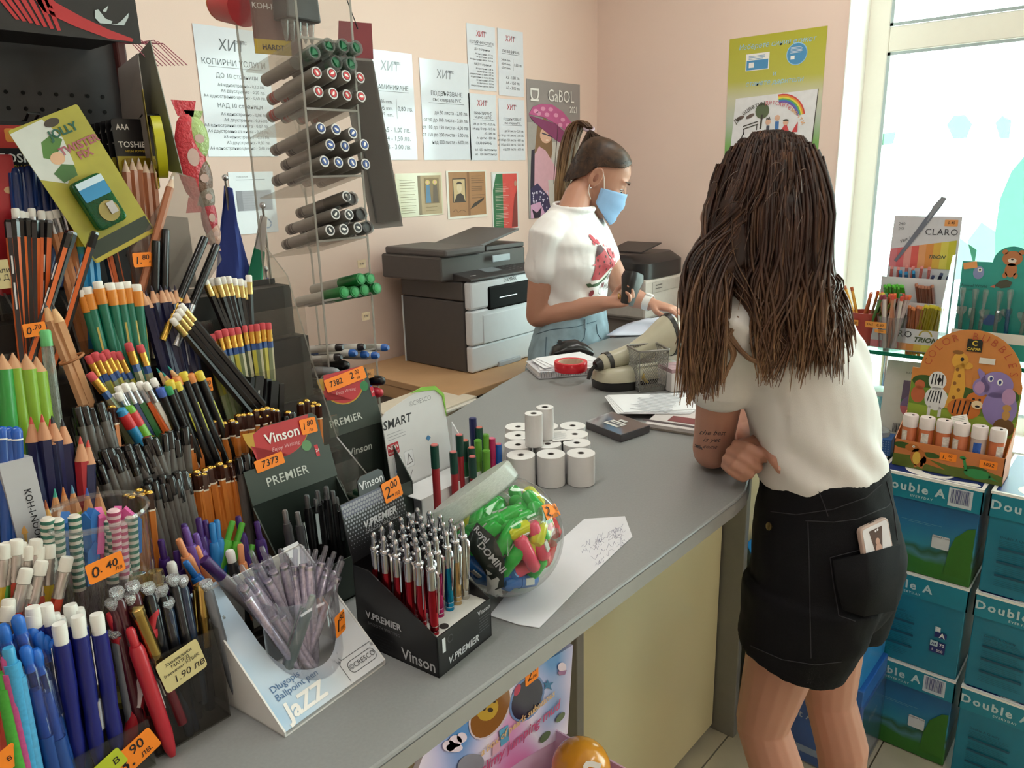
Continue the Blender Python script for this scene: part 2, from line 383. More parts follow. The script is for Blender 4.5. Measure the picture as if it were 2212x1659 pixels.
print_rows = [(.29,.06,.5, 'CENTER', .015, 'ПРИНТИРАНЕ'),(.35,.06,.5, 'CENTER', .015, 'ЧЕРНО-БЯЛО'),(.45,.05,.95, 'RIGHT', .004, 'A4 до 10 стр. - 0,20 лв.'),(.52,.05,.95, 'RIGHT', .004, 'A4 над 10 стр. - 0,15 лв.'),(.59,.05,.95, 'RIGHT', .004, 'A3 - 0,40 лв.'),(.66,.05,.95, 'RIGHT', .004, 'A4 цветно - 0,80 лв.'),
    (.74,.06,.5, 'CENTER', .015, 'СКАНИРАНЕ'),(.84,.05,.97, 'RIGHT', .004, 'A4 - 0,50 лв./страница'),(.91,.05,.97, 'RIGHT', .004, 'A3 - 1,00 лв./страница')]
for nm, lb, a, b, rows, lm, u in (
    ('price_sheet', 'large white copying price sheet, leftmost on the peach wall', (415,50),(601,338), copy_rows, gk, 1),
    ('price_sheet', 'large white laminating price sheet beside the clear marker tower', (790,104),(902,345), lam_rows, lg, 0),
    ('price_sheet', 'large white spiral binding price sheet left of the four small sheets', (905,125),(1019,345), bind_rows, lg, 1),
    ('price_sheet', 'small copying price sheet, upper left of the group of four', (1007,49),(1073,198), copy_rows, rdm, 1),
    ('price_sheet', 'small laminating price sheet, upper right of the group of four', (1074,60),(1132,210), lam_rows, rdm, 1),
    ('price_sheet', 'small printing and scanning price sheet, lower left of the group of four', (1011,201),(1075,346), print_rows, rdm, 1),
    ('price_sheet', 'small binding price sheet, lower right of the group of four', (1076,212),(1135,346), bind_rows, rdm, 1)):
    o, w, h, z = sheet(nm, lb, 'price sheet', a, b, '#dfe4ee')
    logo(o, w * .48,-h * .14, h * .12, z, lm); pricelist(o, w, h, z, rows)
    yy = [r for r in rows if r[0] < .42][-1][0] if rows is not copy_rows else .27
    under(o, w * .14, w * .88,-h * (yy + .035), z)
    if rows is lam_rows: art(o, [(gk, rect(w * .58,-h * .61, w * .585,-h * .43))], name='divider_line', z0=z)
# A4 notice behind the flags
o, w, h, z = sheet('notice_sheet', 'white form notice pinned low behind the blue flag', 'notice', (492,372),(602,500), '#d9dde4')
art(o, [(lg, [rect(w * .15,-h * .13, w * .8,-h * .12)]),(H('#b9bec8', .7),[rect(w * .2,-h * .62, w * .92,-h * .3)]),(H('#a2a7b2', .7),[rect(w * .12,-h * .62, w * .25,-h * .3)] + [rect(w * .12,-h * (.3 + i * .04) - .0006, w * .92,-h * (.3 + i * .04)) for i in range(9)]),(H('#93a7c8', .7), arcband(w * .75,-h * .85, w * .08, w * .1,0,350,20))], z0=z)
txt('ПОКАЗАТЕЛИ', h * .03, o, w * .3,-h * .08, z, gk)
# GABOL poster with a generic girl under an umbrella
o, w, h, z = sheet('fashion_poster', 'tall grey poster of a girl with pink umbrella and backpack', 'poster', (1137,170),(1253,462), '#9c9797')
pk, pk2, skin_, hr_ = H('#c25f93', .5), H('#8a3f6c', .5), H('#e0b49c', .6), H('#8a6a4c', .6)
U = lambda pts: [(x * w, -y * h) for x, y in pts]
art(o, [(H('#aaa6a2', .5), rect(0,-h, w, -h * .3)),(H('#c9c4be', .5), U([(.3,.45),(1,.4),(1,1),(.3,1)])),
    (hr_, U([(.17,.33),(.3,.26),(.42,.3),(.45,.5),(.4,.62),(.3,.58),(.2,.5),(.12,.52)])),
    (H('#d9a9b8', .6), U([(.1,.55),(.2,.47),(.32,.5),(.5,.62),(.62,.68),(.5,.72),(.36,.72),(.4,1),(.08,1)])),
    (skin_, ell(w * .33,-h * .39, w * .11, h * .058)),(skin_, U([(.55,.69),(.66,.62),(.72,.55),(.74,.62),(.66,.7),(.58,.72)])),
    (H('#f2d9c8', .6), ell(w * .35,-h * .425, w * .03, h * .006)),(H('#3b3b52', .6), stroke(U([(.26,.375),(.34,.385)]),.006) + stroke(U([(.36,.388),(.44,.4)]),.006)),
    (H('#2d2a3c', .5), U([(.06,.5),(.12,.49),(.1,.8),(.03,.78)])),(H('#39335a', .5), U([(.03,.78),(.16,.74),(.36,.84),(.42,.98),(.1,1),(.03,1)])),
    (H('#d8d2ea', .5),[ell(w * random.uniform(.06,.35),-h * random.uniform(.8,.97), w * .012, None, 6) for _ in range(40)]),
    (H('#d9a8cc', .5), U([(.03,.9),(.2,.88),(.3,.98),(.3,1),(.03,1)])),(H('#2a2334', .5), U([(.05,.93),(.14,.96),(.23,.92),(.2,1),(.09,1)])),
    (pk2, U([(.02,.25),(.5,.3),(.95,.44),(.84,.5),(.5,.42),(.12,.3)])),
    (pk, U([(.02,.245),(.1,.19),(.25,.165),(.45,.165),(.65,.21),(.85,.3),(.97,.41),(.92,.43),(.6,.32),(.3,.26)])),
    (H('#e39abf', .5),[ell(w * x, -h * y, w * .045, h * .016,8) for x, y in ((.15,.22),(.28,.2),(.42,.2),(.35,.24),(.52,.24),(.65,.27),(.6,.31),(.75,.31),(.85,.36),(.78,.37),(.2,.235),(.9,.41))]),
    (H('#3b3535', .5), stroke(U([(.56,.3),(.46,.75)]),.003))], z0=z)
wt_ = H('#f2f0ee', .6, nz=0)
txt('GaBOL', h * .125, o, w * .62,-h * .105, z + .003, wt_, sx=.88); txt('2021', h * .065, o, w * .86,-h * .195, z + .003, wt_, bold=.02, sx=.8)
art(o, [(wt_, arcband(w * .13,-h * .1, w * .055, w * .075,180,360) ),(wt_, rect(w * .055,-h * .1, w * .075,-h * .06)),(wt_, rect(w * .185,-h * .1, w * .205,-h * .06)),(wt_, rect(w * .055,-h * .075, w * .205,-h * .06)),(wt_, rect(w * .055,-h * .15, w * .205,-h * .135))], name='emblem', z0=z + .0025)
# three picture prints (generic portraits)
def lines(x0, x1, y0, y1, n, m, wd=.0012, ja=.25):
    return (m, [rect(x0, y0 + (y1 - y0) * i / max(1, n - 1) - wd, x0 + (x1 - x0) * random.uniform(1 - ja, 1), y0 + (y1 - y0) * i / max(1, n - 1)) for i in range(n)])
o, w, h, z = sheet('picture_print', 'laminated open book print with two haloed figures', 'print', (853,375),(958,463), '#d8d2b4', .12)
fz = H('#76643e', .7)
art(o, [(H('#b59f7c', .5), rect(w * .48,-h * .97, w * .97,-h * .06)),(H('#8a7a60', .5), rect(w * .46,-h * .97, w * .52,-h * .06)), lines(w * .08, w * .42,-h * .15,-h * .4,5, fz), lines(w * .08, w * .44,-h * .48,-h * .66,4, fz), lines(w * .08, w * .42,-h * .74,-h * .9,4, fz),
    (H('#8a7350', .5), rect(w * .6,-h * .72, w * .92,-h * .12)),(H('#d8c070', .5),[ell(w * .67,-h * .22, w * .05, h * .06), ell(w * .83,-h * .22, w * .05, h * .06)]),(H('#5d86a8', .5),[(w * .61,-h * .7),(w * .73,-h * .7),(w * .71,-h * .28),(w * .64,-h * .28)]),(H('#6a5a4a', .5),[(w * .77,-h * .7),(w * .9,-h * .7),(w * .87,-h * .28),(w * .79,-h * .28)]),(skin_, [ell(w * .67,-h * .22, w * .022, h * .035), ell(w * .83,-h * .22, w * .022, h * .035)]), lines(w * .6, w * .92,-h * .8,-h * .88,2, fz)], z0=z)
o, w, h, z = sheet('picture_print', 'sepia book print with a dark haired man and feather quill', 'print', (963,369),(1053,467), '#e8e2d6', .25)
sp = H('#a8794e', .5); dkb = H('#3a2a1e', .5)
art(o, [(sp, rect(w * .05,-h * .95, w * .97,-h * .03)),(H('#8a5f3a', .5), rect(w * .5,-h * .95, w * .56,-h * .03)),(dkb, rect(w * .14,-h * .66, w * .46,-h * .16)),(H('#cbb184', .5), rect(w * .16,-h * .64, w * .44,-h * .18)),(dkb, [(w * .17,-h * .64),(w * .43,-h * .64),(w * .4,-h * .52),(w * .33,-h * .47),(w * .24,-h * .49)]),(H('#d8c4a0', .5), ell(w * .3,-h * .36, w * .06, h * .1)),(dkb, ell(w * .3,-h * .28, w * .07, h * .05,20,0,180)), lines(w * .6, w * .94,-h * .12,-h * .26,4, dkb), lines(w * .6, w * .94,-h * .34,-h * .42,3, dkb), lines(w * .6, w * .94,-h * .52,-h * .58,2, dkb),(dkb, [(w * .55,-h * .82),(w * .65,-h * .7),(w * .92,-h * .58),(w * .9,-h * .64),(w * .7,-h * .76)]),(dkb, stroke([(w * .12,-h * .85),(w * .2,-h * .8),(w * .24,-h * .87),(w * .34,-h * .82),(w * .44,-h * .86)],.0014))], z0=z)
o, w, h, z = sheet('picture_print', 'narrow print with green and red bands and white verse', 'print', (1061,372),(1122,494), '#e4e2de', .25)
art(o, [(H('#2f7048', .4), rect(w * .04,-h * .97, w * .4,-h * .03)),(H('#d8504a', .4), rect(w * .4,-h * .97, w * .93,-h * .03)),(H('#dfe4e8', .4),[(w * .04,-h * .03),(w * .16,-h * .03),(w * .04,-h * .3)])] + [lines(w * .12, w * .62,-h * a, -h * b, n, H('#e8d8d0', .6),.0011) for a, b, n in ((.2,.2,1),(.25,.33,4),(.4,.48,4),(.55,.63,4),(.7,.78,4),(.84,.9,3))] + [(H('#8a3a36', .4),[(w * .7,-h * .95),(w * .93,-h * .95),(w * .93,-h * .3),(w * .82,-h * .45)]),(H('#b98a78', .4), ell(w * .87,-h * .2, w * .05, h * .05))], z0=z)
# green charity poster on the right wall
A = onx(1577,85, WX); B = onx(1763,384, WX)
w, h = A.y - B.y, A.z - B.z
me = H('#b4b43c', .35, nz=.03)
o = tag(MB().prism(rect(0,-h, w, 0),.0012).build('charity_poster', me, None, fr((WX - .0013, A.y, A.z),(0,-1,0),(0,0,1))), 'green charity poster with a child drawing on the window wall', 'poster')
# printed vertical colour run: olive -> grey white -> green
gm = bpy.data.materials.new('poster_colour_run'); gm.use_nodes = True; t_ = gm.node_tree; p_ = t_.nodes['Principled BSDF']; p_.inputs['Roughness'].default_value = .35
tc = t_.nodes.new('ShaderNodeTexCoord'); sx_ = t_.nodes.new('ShaderNodeSeparateXYZ'); mr = t_.nodes.new('ShaderNodeMapRange'); mr.inputs['From Min'].default_value = -h; mr.inputs['From Max'].default_value = 0
cr = t_.nodes.new('ShaderNodeValToRGB'); e = cr.color_ramp.elements; e[0].position = 0; e[0].color = lin('#5f9a3a'); e[1].position = 1; e[1].color = lin('#b7b437')
for ps, cc in ((.25, '#7fae62'),(.42, '#b9c2b4'),(.58, '#cfcdb0'),(.7, '#bdbb50')): q = e.new(ps); q.color = lin(cc)
t_.links.new(tc.outputs['Object'], sx_.inputs[0]); t_.links.new(sx_.outputs['Y'], mr.inputs['Value']); t_.links.new(mr.outputs[0], cr.inputs[0]); t_.links.new(cr.outputs[0], p_.inputs['Base Color'])
o.data.materials[0] = gm; z = .0018
bl = H('#4f93c4', .6, nz=0); lb_ = H('#9cc9e6', .6, nz=0); dg = H('#46423c', .7, nz=0)
txt('Изберете синия етикет', h * .05, o, w * .5,-h * .07, z, lb_, shear=.2, bold=.012); txt('и', h * .05, o, w * .5,-h * .27, z, lb_, shear=.2); txt('станете дарители', h * .05, o, w * .5,-h * .325, z, lb_, shear=.2, bold=.008)
hat = lambda px, py: (px * w, -py * h)
art(o, [(wt_, rect(w * .19,-h * .235, w * .44,-h * .12)),(bl, rect(w * .2,-h * .23, w * .43,-h * .165)),(lines(w * .22, w * .41,-h * .135,-h * .155,3, bl, .002)),(wt_, [rect(w * .225,-h * .215, w * .28,-h * .18)]),(lb_, ell(w * .72,-h * .155, w * .105, None, 28)),(bl, ell(w * .72,-h * .155, w * .097, None, 28)), lines(w * .655, w * .785,-h * .11,-h * .145,5, wt_, .0016),(wt_, rect(w * .66,-h * .19, w * .7,-h * .165)),
    (H('#e6e6ea', .5),[hat(.1,.42), hat(.96,.4), hat(.93,.82), hat(.84,.86), hat(.06,.85)]),(dg, [hat(.955,.4), hat(.962,.4), hat(.935,.83), hat(.84,.866), hat(.835,.86), hat(.925,.82)])], z0=z)
def rib(cx, cy, r, a0, a1, n=8): return arcband(cx, cy, r, r + w * .014, a0, a1, n)
cols = ('#d24a4a', '#e89a3c', '#e9dc58', '#6ab05a', '#4a7ac0', '#7a5aa8')
art(o, [(H(c_, .6), rib(w * .6,-h * .59, w * (.235 - i * .014),10,100)) for i, c_ in enumerate(cols)] + [
    (H('#8b8584', .6), ell(w * .46,-h * .86, w * .27, None, 30,20,160)),(H('#7fae6a', .6), ell(w * .46,-h * .86, w * .27, None, 20,20,95) + [(w * .46,-h * .8)]),
    (H('#5d6a4e', .6), ell(w * .4,-h * .52, w * .075, None)),(dg, stroke([hat(.4,.55), hat(.39,.64)],.008)),(H('#6a5a54', .6),[ell(w * .16,-h * .56, w * .05, w * .018,12, rot=.4), ell(w * .27,-h * .55, w * .05, w * .018,12, rot=.4)]),
    (dg, stroke([hat(.2,.62), hat(.36,.59)],.004) + stroke([hat(.2,.64), hat(.36,.61)],.004) + stroke([hat(.21,.64), hat(.21,.68)],.004) + stroke([hat(.35,.62), hat(.35,.65)],.004) + stroke([hat(.14,.73), hat(.19,.7), hat(.21,.66)],.004)),
    (skin_, [ell(w * x, -h * y, w * .028, None, 12) for x, y in ((.47,.6),(.565,.575),(.655,.61))]),(H('#4a4a58', .6),[rect(w * .455,-h * .665, w * .487,-h * .625)]),(H('#4a78b4', .6),[rect(w * .545,-h * .665, w * .585,-h * .6)]),(H('#cf4a4e', .6),[[hat(.6,.68), hat(.7,.68), hat(.67,.63), hat(.64,.63)],[hat(.72,.68), hat(.78,.68), hat(.78,.61)]]),
    (dg, [ell(w * .655,-h * .6, w * .03, w * .018,10,0,180)] + stroke([hat(.45,.585), hat(.455,.57), hat(.47,.58), hat(.48,.565), hat(.49,.585)],.003))], name='child_drawing', z0=z + .0016)
for s_, col, a0, a1 in (('Да оцветим', dg, 142,97),('детските', H('#d2707a', .6),92,58),('мечти', H('#e8b07a', .6),52,30)):
    for i, ch in enumerate(s_):
        a = math.radians(a0 + (a1 - a0) * i / max(1, len(s_) - 1)); R_ = w * .43
        if ch != ' ': txt(ch, h * .045, o, w * .46 + R_ * math.cos(a),-h * .77 + R_ * math.sin(a) * 1.0 + h * .0, z + .004, col, rot=a - PI / 2)
for y, s_ in ((.9, 'ТЕТЕ'),(.945, 'детски'),(.975, 'мечти!')): txt(s_, h * .03, o, w * .88,-h * y, z, wt_, al='RIGHT')

# ================================================================ COUNTER
CT = .95
cg = H('#8b8c8c', .42, nz=.06, ns=260, bump=.04, bs=400)
ct = thing('shop_counter', 'long grey laminate counter with cream front panels', 'counter', (0,0,0))
front = [(-1.6,.515),(1.16,.515),(1.215,.52),(1.26,.535),(1.75,.735),(2.35,.75),(2.62,.78)]
back = [(2.62,1.46),(2.18,1.44),(1.815,1.432),(1.488,1.346),(1.208,1.26),(1.0,1.235),(-1.6,1.235)]
MB().prism(front + back, .03, T(0,0, CT - .03)).build('worktop', cg, ct, None, .0035, seg=2)
mb = MB()
for a, b in zip(front, front[1:]):
    n = V((b[1] - a[1], a[0] - b[0])).normalized() * .0012
    mb.add([(a[0] + n.x, a[1] + n.y, CT - .0275),(b[0] + n.x, b[1] + n.y, CT - .0275),(b[0] + n.x, b[1] + n.y, CT - .004),(a[0] + n.x, a[1] + n.y, CT - .004)],[(0,1,2,3)])
mb.build('edge_band', H('#918f8c', .4), ct)
pg_ = H('#7d7b74', .45, nz=.04); cream = H('#dccfa6', .22, nz=.03, ns=5, spec=.5)
for x0, x1 in ((-1.58,-.32),(-.28,.98),(1.02,1.698)): MB().box(((x0 + x1) / 2,.797,.47),(x1 - x0,.026,.9)).build('front_panel', cream, ct, None, .002)
MB().box((2.16,.768,.47),(.86,.022,.9)).build('front_panel', cream, ct, None, .002); MB().box((2.6,1.11,.47),(.022,.62,.9)).build('end_panel', pg_, ct, None, .002)
pg = H('#7d7b74', .45, nz=.04)
for x in (-.3,1.0,1.715): MB().box((x, .77,.46),(.022,.09,.92)).build('upright', pg, ct, None, .002)
MB().box((.06,.85,.04),(3.26,.02,.08)).build('plinth', H('#55524c', .6), ct)
MB().box((.1,1.19,.47),(3.2,.022,.9)).build('rear_panel', cream, ct)
# ================================================================ PENCIL RACK
rk = thing('pencil_rack', 'big stepped acrylic rack crammed with pencils and pens', 'rack', (0,0,0))
dkr = H('#2c2622', .6, nz=.1)
STEPS = [(.735,.80,1.0),(.80,.86,.965),(.86,.90,.985),(.90,.942,1.0),(.942,.968,1.10),(.968,1.0,1.18),(1.0,1.035,1.275),(1.035,1.075,1.35)]
for a, b, z in STEPS: MB().box((.25 if a > .85 else .14,(a + b) / 2,(CT + z - .008) / 2 + .0005),(.84 if a > .85 else .62, b - a - .0015, z - .008 - CT)).build('step', dkr, rk)
MB().box((.25,1.08,1.15),(.84,.006,.4)).build('rear_panel', dkr, rk)
ac = CLR('#f8f8f6', .9,.08,.03, '#cfc8c0'); edge_ = CLR('#d9d8d2', .9,.1,.35, '#c8c2ba')
prof = [(.724, CT + .002),(.724,1.045),(.80,1.06),(.86,1.075),(.93,1.12),(.97,1.215),(1.02,1.36),(1.07,1.40),(1.07, CT + .002)]
prof2 = [(.862, CT + .002),(.862,1.075)] + prof[4:]
for x in (.288,.344,.448,.655): MB().prism(prof if x < .4 else prof2,.0025, fr((x, 0,0),(0,1,0),(0,0,1)),0,1).build('divider', [ac, edge_], rk)
for y, z0, z1 in ((.802,1.0,1.06),(.862,1.0,1.075),(.903,1.0,1.09),(.945,1.1,1.15),(.971,1.18,1.235),(1.003,1.27,1.315)):
    MB().box((.25 if y > .85 else .14, y, (z0 + z1) / 2),(.84 if y > .85 else .62,.002, z1 - z0)).build('front_lip', ac, rk)

def pencil(nm, faces, fer=SILV, era='#eceae4', r=.0047, L=.175, z1=None, bands=(), cat='pencil', pr=None):
    """hexagonal pencil with ferrule and eraser at the top; bands = (z fraction, faces)"""
    mats = [];
    def mi(hx):
        m = H(hx, .32) if isinstance(hx, str) else hx
        if m not in mats: mats.append(m)
        return mats.index(m)
    zb = L - .026
    rows = [(0, faces)] + [(f * zb, b) for f, b in bands]
    prf = [(r, z, [mi(h) for h in (fc if isinstance(fc, (list, tuple)) else [fc])]) for z, fc in rows] + [(r, zb, mi(rows[-1][1] if not isinstance(rows[-1][1],(list, tuple)) else rows[-1][1][0]))]
    parts = [('barrel', MB().lathe(prf, 6,0, None, False), mats)]
    f = MB().lathe([(r * 1.02, zb - .001),(r * 1.06, zb + .003),(r * .96, zb + .005),(r * 1.06, zb + .007),(r * .97, zb + .010),(r * 1.04, zb + .016)],10)
    parts.append(('ferrule', f, [fer]))
    parts.append(('eraser', MB().lathe([(r * .95, zb + .0155),(r * .95, L - .0015),(r * .75, L)],10),[H(era, .8)]))
    return Stick(nm, cat, parts)
def lead(nm, body, wood='#d9ae7e', tip='#2a2628', r=.0047, L=.175, bands=(), n=6, cone=.022, cat='pencil'):
    """sharpened pencil, point up"""
    mats = [H(body, .32) if isinstance(body, str) else body]; rows = [(r, 0,0)]
    for f, b in bands: mats.append(H(b, .32)); rows.append((r, f * L, len(mats) - 1))
    rows.append((r, L - cone, 0))
    return Stick(nm, cat, [('barrel', MB().lathe(rows, n, 0, None, n > 8), mats),('wood_cone', MB().lathe([(r * .98, L - cone),(r * .32, L - cone * .3)], n * 2 if n < 8 else n, 0),[H(wood, .7)]),('lead', MB().lathe([(r * .32, L - cone * .3),(r * .08, L)],8,0),[H(tip, .5)])])
def capped(nm, body, cap, r=.005, L=.175, cl=.02, dome=.3, n=6, ring=None, dm=None, cat='pencil', rc=1.06, bsm=False):
    """pencil or pen with a dipped or capped top end"""
    B = H(body, .35) if isinstance(body, str) else body; C_ = H(cap, .18, coat=.3) if isinstance(cap, str) else cap
    parts = [('barrel', MB().lathe([(r, 0),(r, L - cl)], n, 0, None, bsm),[B])]
    parts.append(('cap', MB().lathe([(r * rc, L - cl),(r * rc, L - .003),(r * rc * .82, L - (.001 if dm else 0))], n, 0, None, bsm),[C_]))
    if ring: parts.append(('ring', MB().lathe([(r * rc * 1.02, L - cl - .0012),(r * rc * 1.02, L - cl + .0008)], n, 0, None, bsm),[H(ring, .5)]))
    if dm: parts.append(('end_dome', MB().lathe([(r * .92, L - .0018),(r * .8, L),(r * .45, L + .0012),(.0003, L + .0017)],12,0),[dm]))
    return Stick(nm, cat, parts)
def row(st, Y, tops, dr, label, group, lean=.10, jit=3, sc=1.0, jz=0):
    """tops: pixels of the upper ends on the tier's plane Y; dr: run of the barrel in the photograph"""
    for k, (px, py) in enumerate(tops):
        s = st[k % len(st)] if isinstance(st, list) else st
        P = ony(px, py, Y + random.uniform(-.004,.004)); a = dr(k) if callable(dr) else dr
        Q = ony(px + a[0] + random.uniform(-jit, jit), py + a[1], Y)
        d = (P - Q).normalized(); d.y += lean
        s.put(P, d, label, group, sc=sc)
# --- top tiers
bluepen = Stick('marker_pen', 'pen', [('barrel', MB().lathe([(.0062,0),(.0062,.09)],10),[H('#17305e', .3)]),('cap', MB().lathe([(.0066,.09),(.0068,.138),(.0055,.145),(.003,.147)],12),[H('#182f66', .22)]),('clip', MB().box((.0075,0,.12),(.0025,.003,.04)),[H('#1c3a7a', .25)]),('print', MB().box((0,-.0062,.06),(.002,.001,.05)),[H('#c8c04a', .5)])])
row(bluepen, 1.05,[(32,362),(48,360),(62,358),(76,360),(90,358),(104,361),(118,360),(131,363),(150,378)],(4,100), 'dark blue capped pen in the back row above the eraser pencils', 'dark blue pens at the back', jit=2)
row(bluepen, 1.04,[(161,377),(187,374)],(-30,100), 'dark blue pen leaning right in front of the twister card', 'leaning dark blue pens')
wcap = Stick('marker_pen', 'pen', [('barrel', MB().lathe([(.006,0),(.006,.10)],10),[H('#2a4a86', .3)]),('cap', MB().lathe([(.0068,.10),(.007,.140),(.0055,.146)],12),[H('#e8e8ea', .35)])])
row(wcap, 1.035,[(208,383)],(-30,100), 'pen with a white cap leaning over the sharpener card', None)
nat = pencil('pencil', ['#c98a5c', '#c07f52']); rain = pencil('pencil', '#1f7fb8', bands=((.28, '#7a3f98'),(.45, '#2a8fc4'),(.78, '#38a0a0'),(.84, '#cfc22c')))
bo_e = pencil('pencil', ['#171314', '#d0612c'])
row([nat, nat, bo_e],1.03,[(33,450),(45,456),(57,458),(68,450),(89,455)],(15,250), 'white tipped eraser pencil behind the black ended ones', 'white eraser pencils at the back left', jit=4)
row(nat, 1.03,[(104,456),(119,453),(136,448),(152,447)],(55,260), 'bare wood pencil with silver ferrule and white eraser', 'bare wood eraser pencils', jit=4)
row(rain, 1.028,[(166,443),(181,441),(195,443)],(14,250), 'rainbow pencil fading yellow to blue with white eraser', 'rainbow eraser pencils', jit=3)
row(bo_e, 1.03,[(207,447),(215,453),(226,456)],(45,250), 'black and orange eraser pencil right of the rainbow ones', 'black orange eraser pencils', jit=4)
bo = capped('pencil', '#171314', '#0d0c0e', .0047,.175,.02); bo.parts[0] = ('barrel', MB().lathe([(.0047,0,[1,0,2,0,1,0]),(.0047,.155)],6,0, None, False),[H('#d4662e', .35), H('#171314', .3), H('#171314', .3)])
bo.parts.append(('print', MB().box((0,-.0044,.09),(.0016,.0006,.03)).box((0,-.0044,.125),(.0016,.0006,.02)),[H('#dcdcdc', .5)]))
row(bo, 1.005,[(19,475),(32,473),(45,472),(60,472),(76,476),(91,476),(105,476)], lambda k: (14 - 5 * k, 230), 'black and orange striped pencil with dipped black end', 'upright black orange pencils', jit=2)
row(bo, .992,[(150,500),(159,502),(205,501)],(-72,200), 'black and orange pencil leaning left across the rack', 'leaning black orange pencils', jit=4)
natp = lead('jumbo_pencil', '#c9956a', r=.0062, tip='#3a3634')
row(natp, .965,[(95,652),(112,655)],(62,180), 'thick bare wood pencil in a rubber banded pair', 'rubber banded wood pencils', jit=1)
P_ = ony(155,775,.95); MB2 = MB()
MB2.tube([P_ + V((.013 * math.cos(a),.009 * math.sin(a),.004 * math.cos(a))) for a in [i * PI / 8 for i in range(16)]],.0016,6, closed=True)
tag(MB2.build('rubber_band', H('#9a6238', .5)), 'brown rubber band around two thick wood pencils', 'rubber band')
grn = Stick('jumbo_pencil', 'pencil', [('barrel', MB().lathe([(.0063,0),(.0063,.150)],12),[H('#0f6a52', .35)]),('ferrule', MB().lathe([(.0066,.149)] + [(.0066 + .0003 * (i % 2),.150 + i * .0022) for i in range(9)],12),[H('#d8862c', .4)]),('eraser', MB().lathe([(.0057,.167),(.0057,.175),(.005,.176)],12),[H('#e2dfd6', .8)]),('print', MB().box((0,-.0061,.1),(.0022,.0008,.055)),[H('#c0aa58', .5)])])
row(grn, .98,[(177,626),(187,620),(210,608),(226,616),(236,611),(255,610),(272,608),(283,624),(294,614)], lambda k: (32 - 3 * k, 130), 'thick green pencil with ribbed orange ferrule', 'thick green pencils', jit=2)
nred = lead('jumbo_pencil', '#17183a', tip='#241c34', r=.0058, wood='#c99a78', L=.18); nred.parts[0] = ('barrel', MB().lathe([(.0058,0,0),(.0058,.065,1),(.0058,.158)],6,0, None, False),[H('#b01f2a', .35), H('#17183c', .35)])
nred.parts.append(('print', MB().box((0,-.0054,.105),(.0014,.0006,.06)),[H('#a8a8b4', .5)]))
row(nred, .985,[(305,622),(314,628),(326,617),(336,622),(346,616),(356,615),(366,619),(377,616),(387,620),(397,618)], lambda k: (34 - 2 * k, 150), 'two coloured pencil, navy above and red below, point up', 'navy and red pencils', jit=2)
liner = Stick('eyeliner_pencil', 'pencil', [('barrel', MB().lathe([(.0050,0),(.0050,.06)],12),[SILV]),('cap', MB().lathe([(.0055,.06),(.0055,.148),(.0048,.15)],12),[H('#101012', .2)])])
goldl = Stick('eyeliner_pencil', 'pencil', [('barrel', MB().lathe([(.0050,0),(.0050,.06)],12),[GOLD]),('cap', MB().lathe([(.0055,.06),(.0055,.148),(.0048,.15)],12),[H('#101012', .2)])])
row([liner],.998,[(337,520),(357,496)],(-7,120), 'upright black and silver liner pen before the clear bag', 'upright silver liners', jit=1)
row([goldl, liner],.99,[(443,513),(468,529)],(-52,110), 'black liner pen leaning right beside the blue flag', 'leaning liners', jit=1)
bg_ = pencil('pencil', ['#141213', '#1d1a1b'], fer=H('#c8b070', .3,1), r=.0048)
row(bg_, .998,[(440,599),(455,602),(468,600),(480,598),(492,597),(505,601),(518,602),(527,606),(537,594)], lambda k: (40 - 5 * k, 110), 'black pencil with gold ferrule and white eraser, upper right', 'black pencils with gold ferrules', jit=2)
row(bg_, .96,[(389,658),(384,668),(378,677),(371,688)],(78,100), 'black pencil leaning left over the navy and red ones', 'leaning black gold ferrule pencils', jit=1)
def news(b): return pencil('pencil', [H('#9aa08a', .45), H('#b0b49c', .45)], fer=H('#c89a4a', .3,1), era='#c24a50', r=.0050, bands=((.3, '#c8c8cc'),(.34,['#8f9a6a', '#a0a680']),(.62, b),(.93, '#2e4f8c')))
nw = news(['#b5ab3c', '#9a9a52']); nw2 = news(['#a89c7c', '#7f8a6c'])
row([nw2, nw],.96,[(190,768),(203,762),(215,764),(226,757),(240,761),(253,761)],(34,75), 'newsprint patterned pencil with red eraser in the left bunch', 'left bunch of red eraser pencils', jit=2)
row([nw2],.955,[(276,741),(301,745)],(22,75), 'newsprint pencil with red eraser standing above the left bunch', 'tall red eraser pencils', jit=1)
row([nw2],.935,[(192,806)],(40,50), 'newsprint pencil with red eraser tipped low on the left', None)
row([nw, nw2],.975,[(444,728),(457,722),(470,715),(484,711),(498,709),(512,707)], lambda k: (36 - 4 * k, 140), 'yellow green newsprint pencil with red eraser, right bunch', 'right bunch of red eraser pencils', jit=1)
row([nw2, nw],.99,[(526,703),(540,701),(553,700),(566,697),(579,697)], lambda k: (14 - 3 * k, 140), 'newsprint pencil with red eraser at the rack end', 'end bunch of red eraser pencils', jit=1)
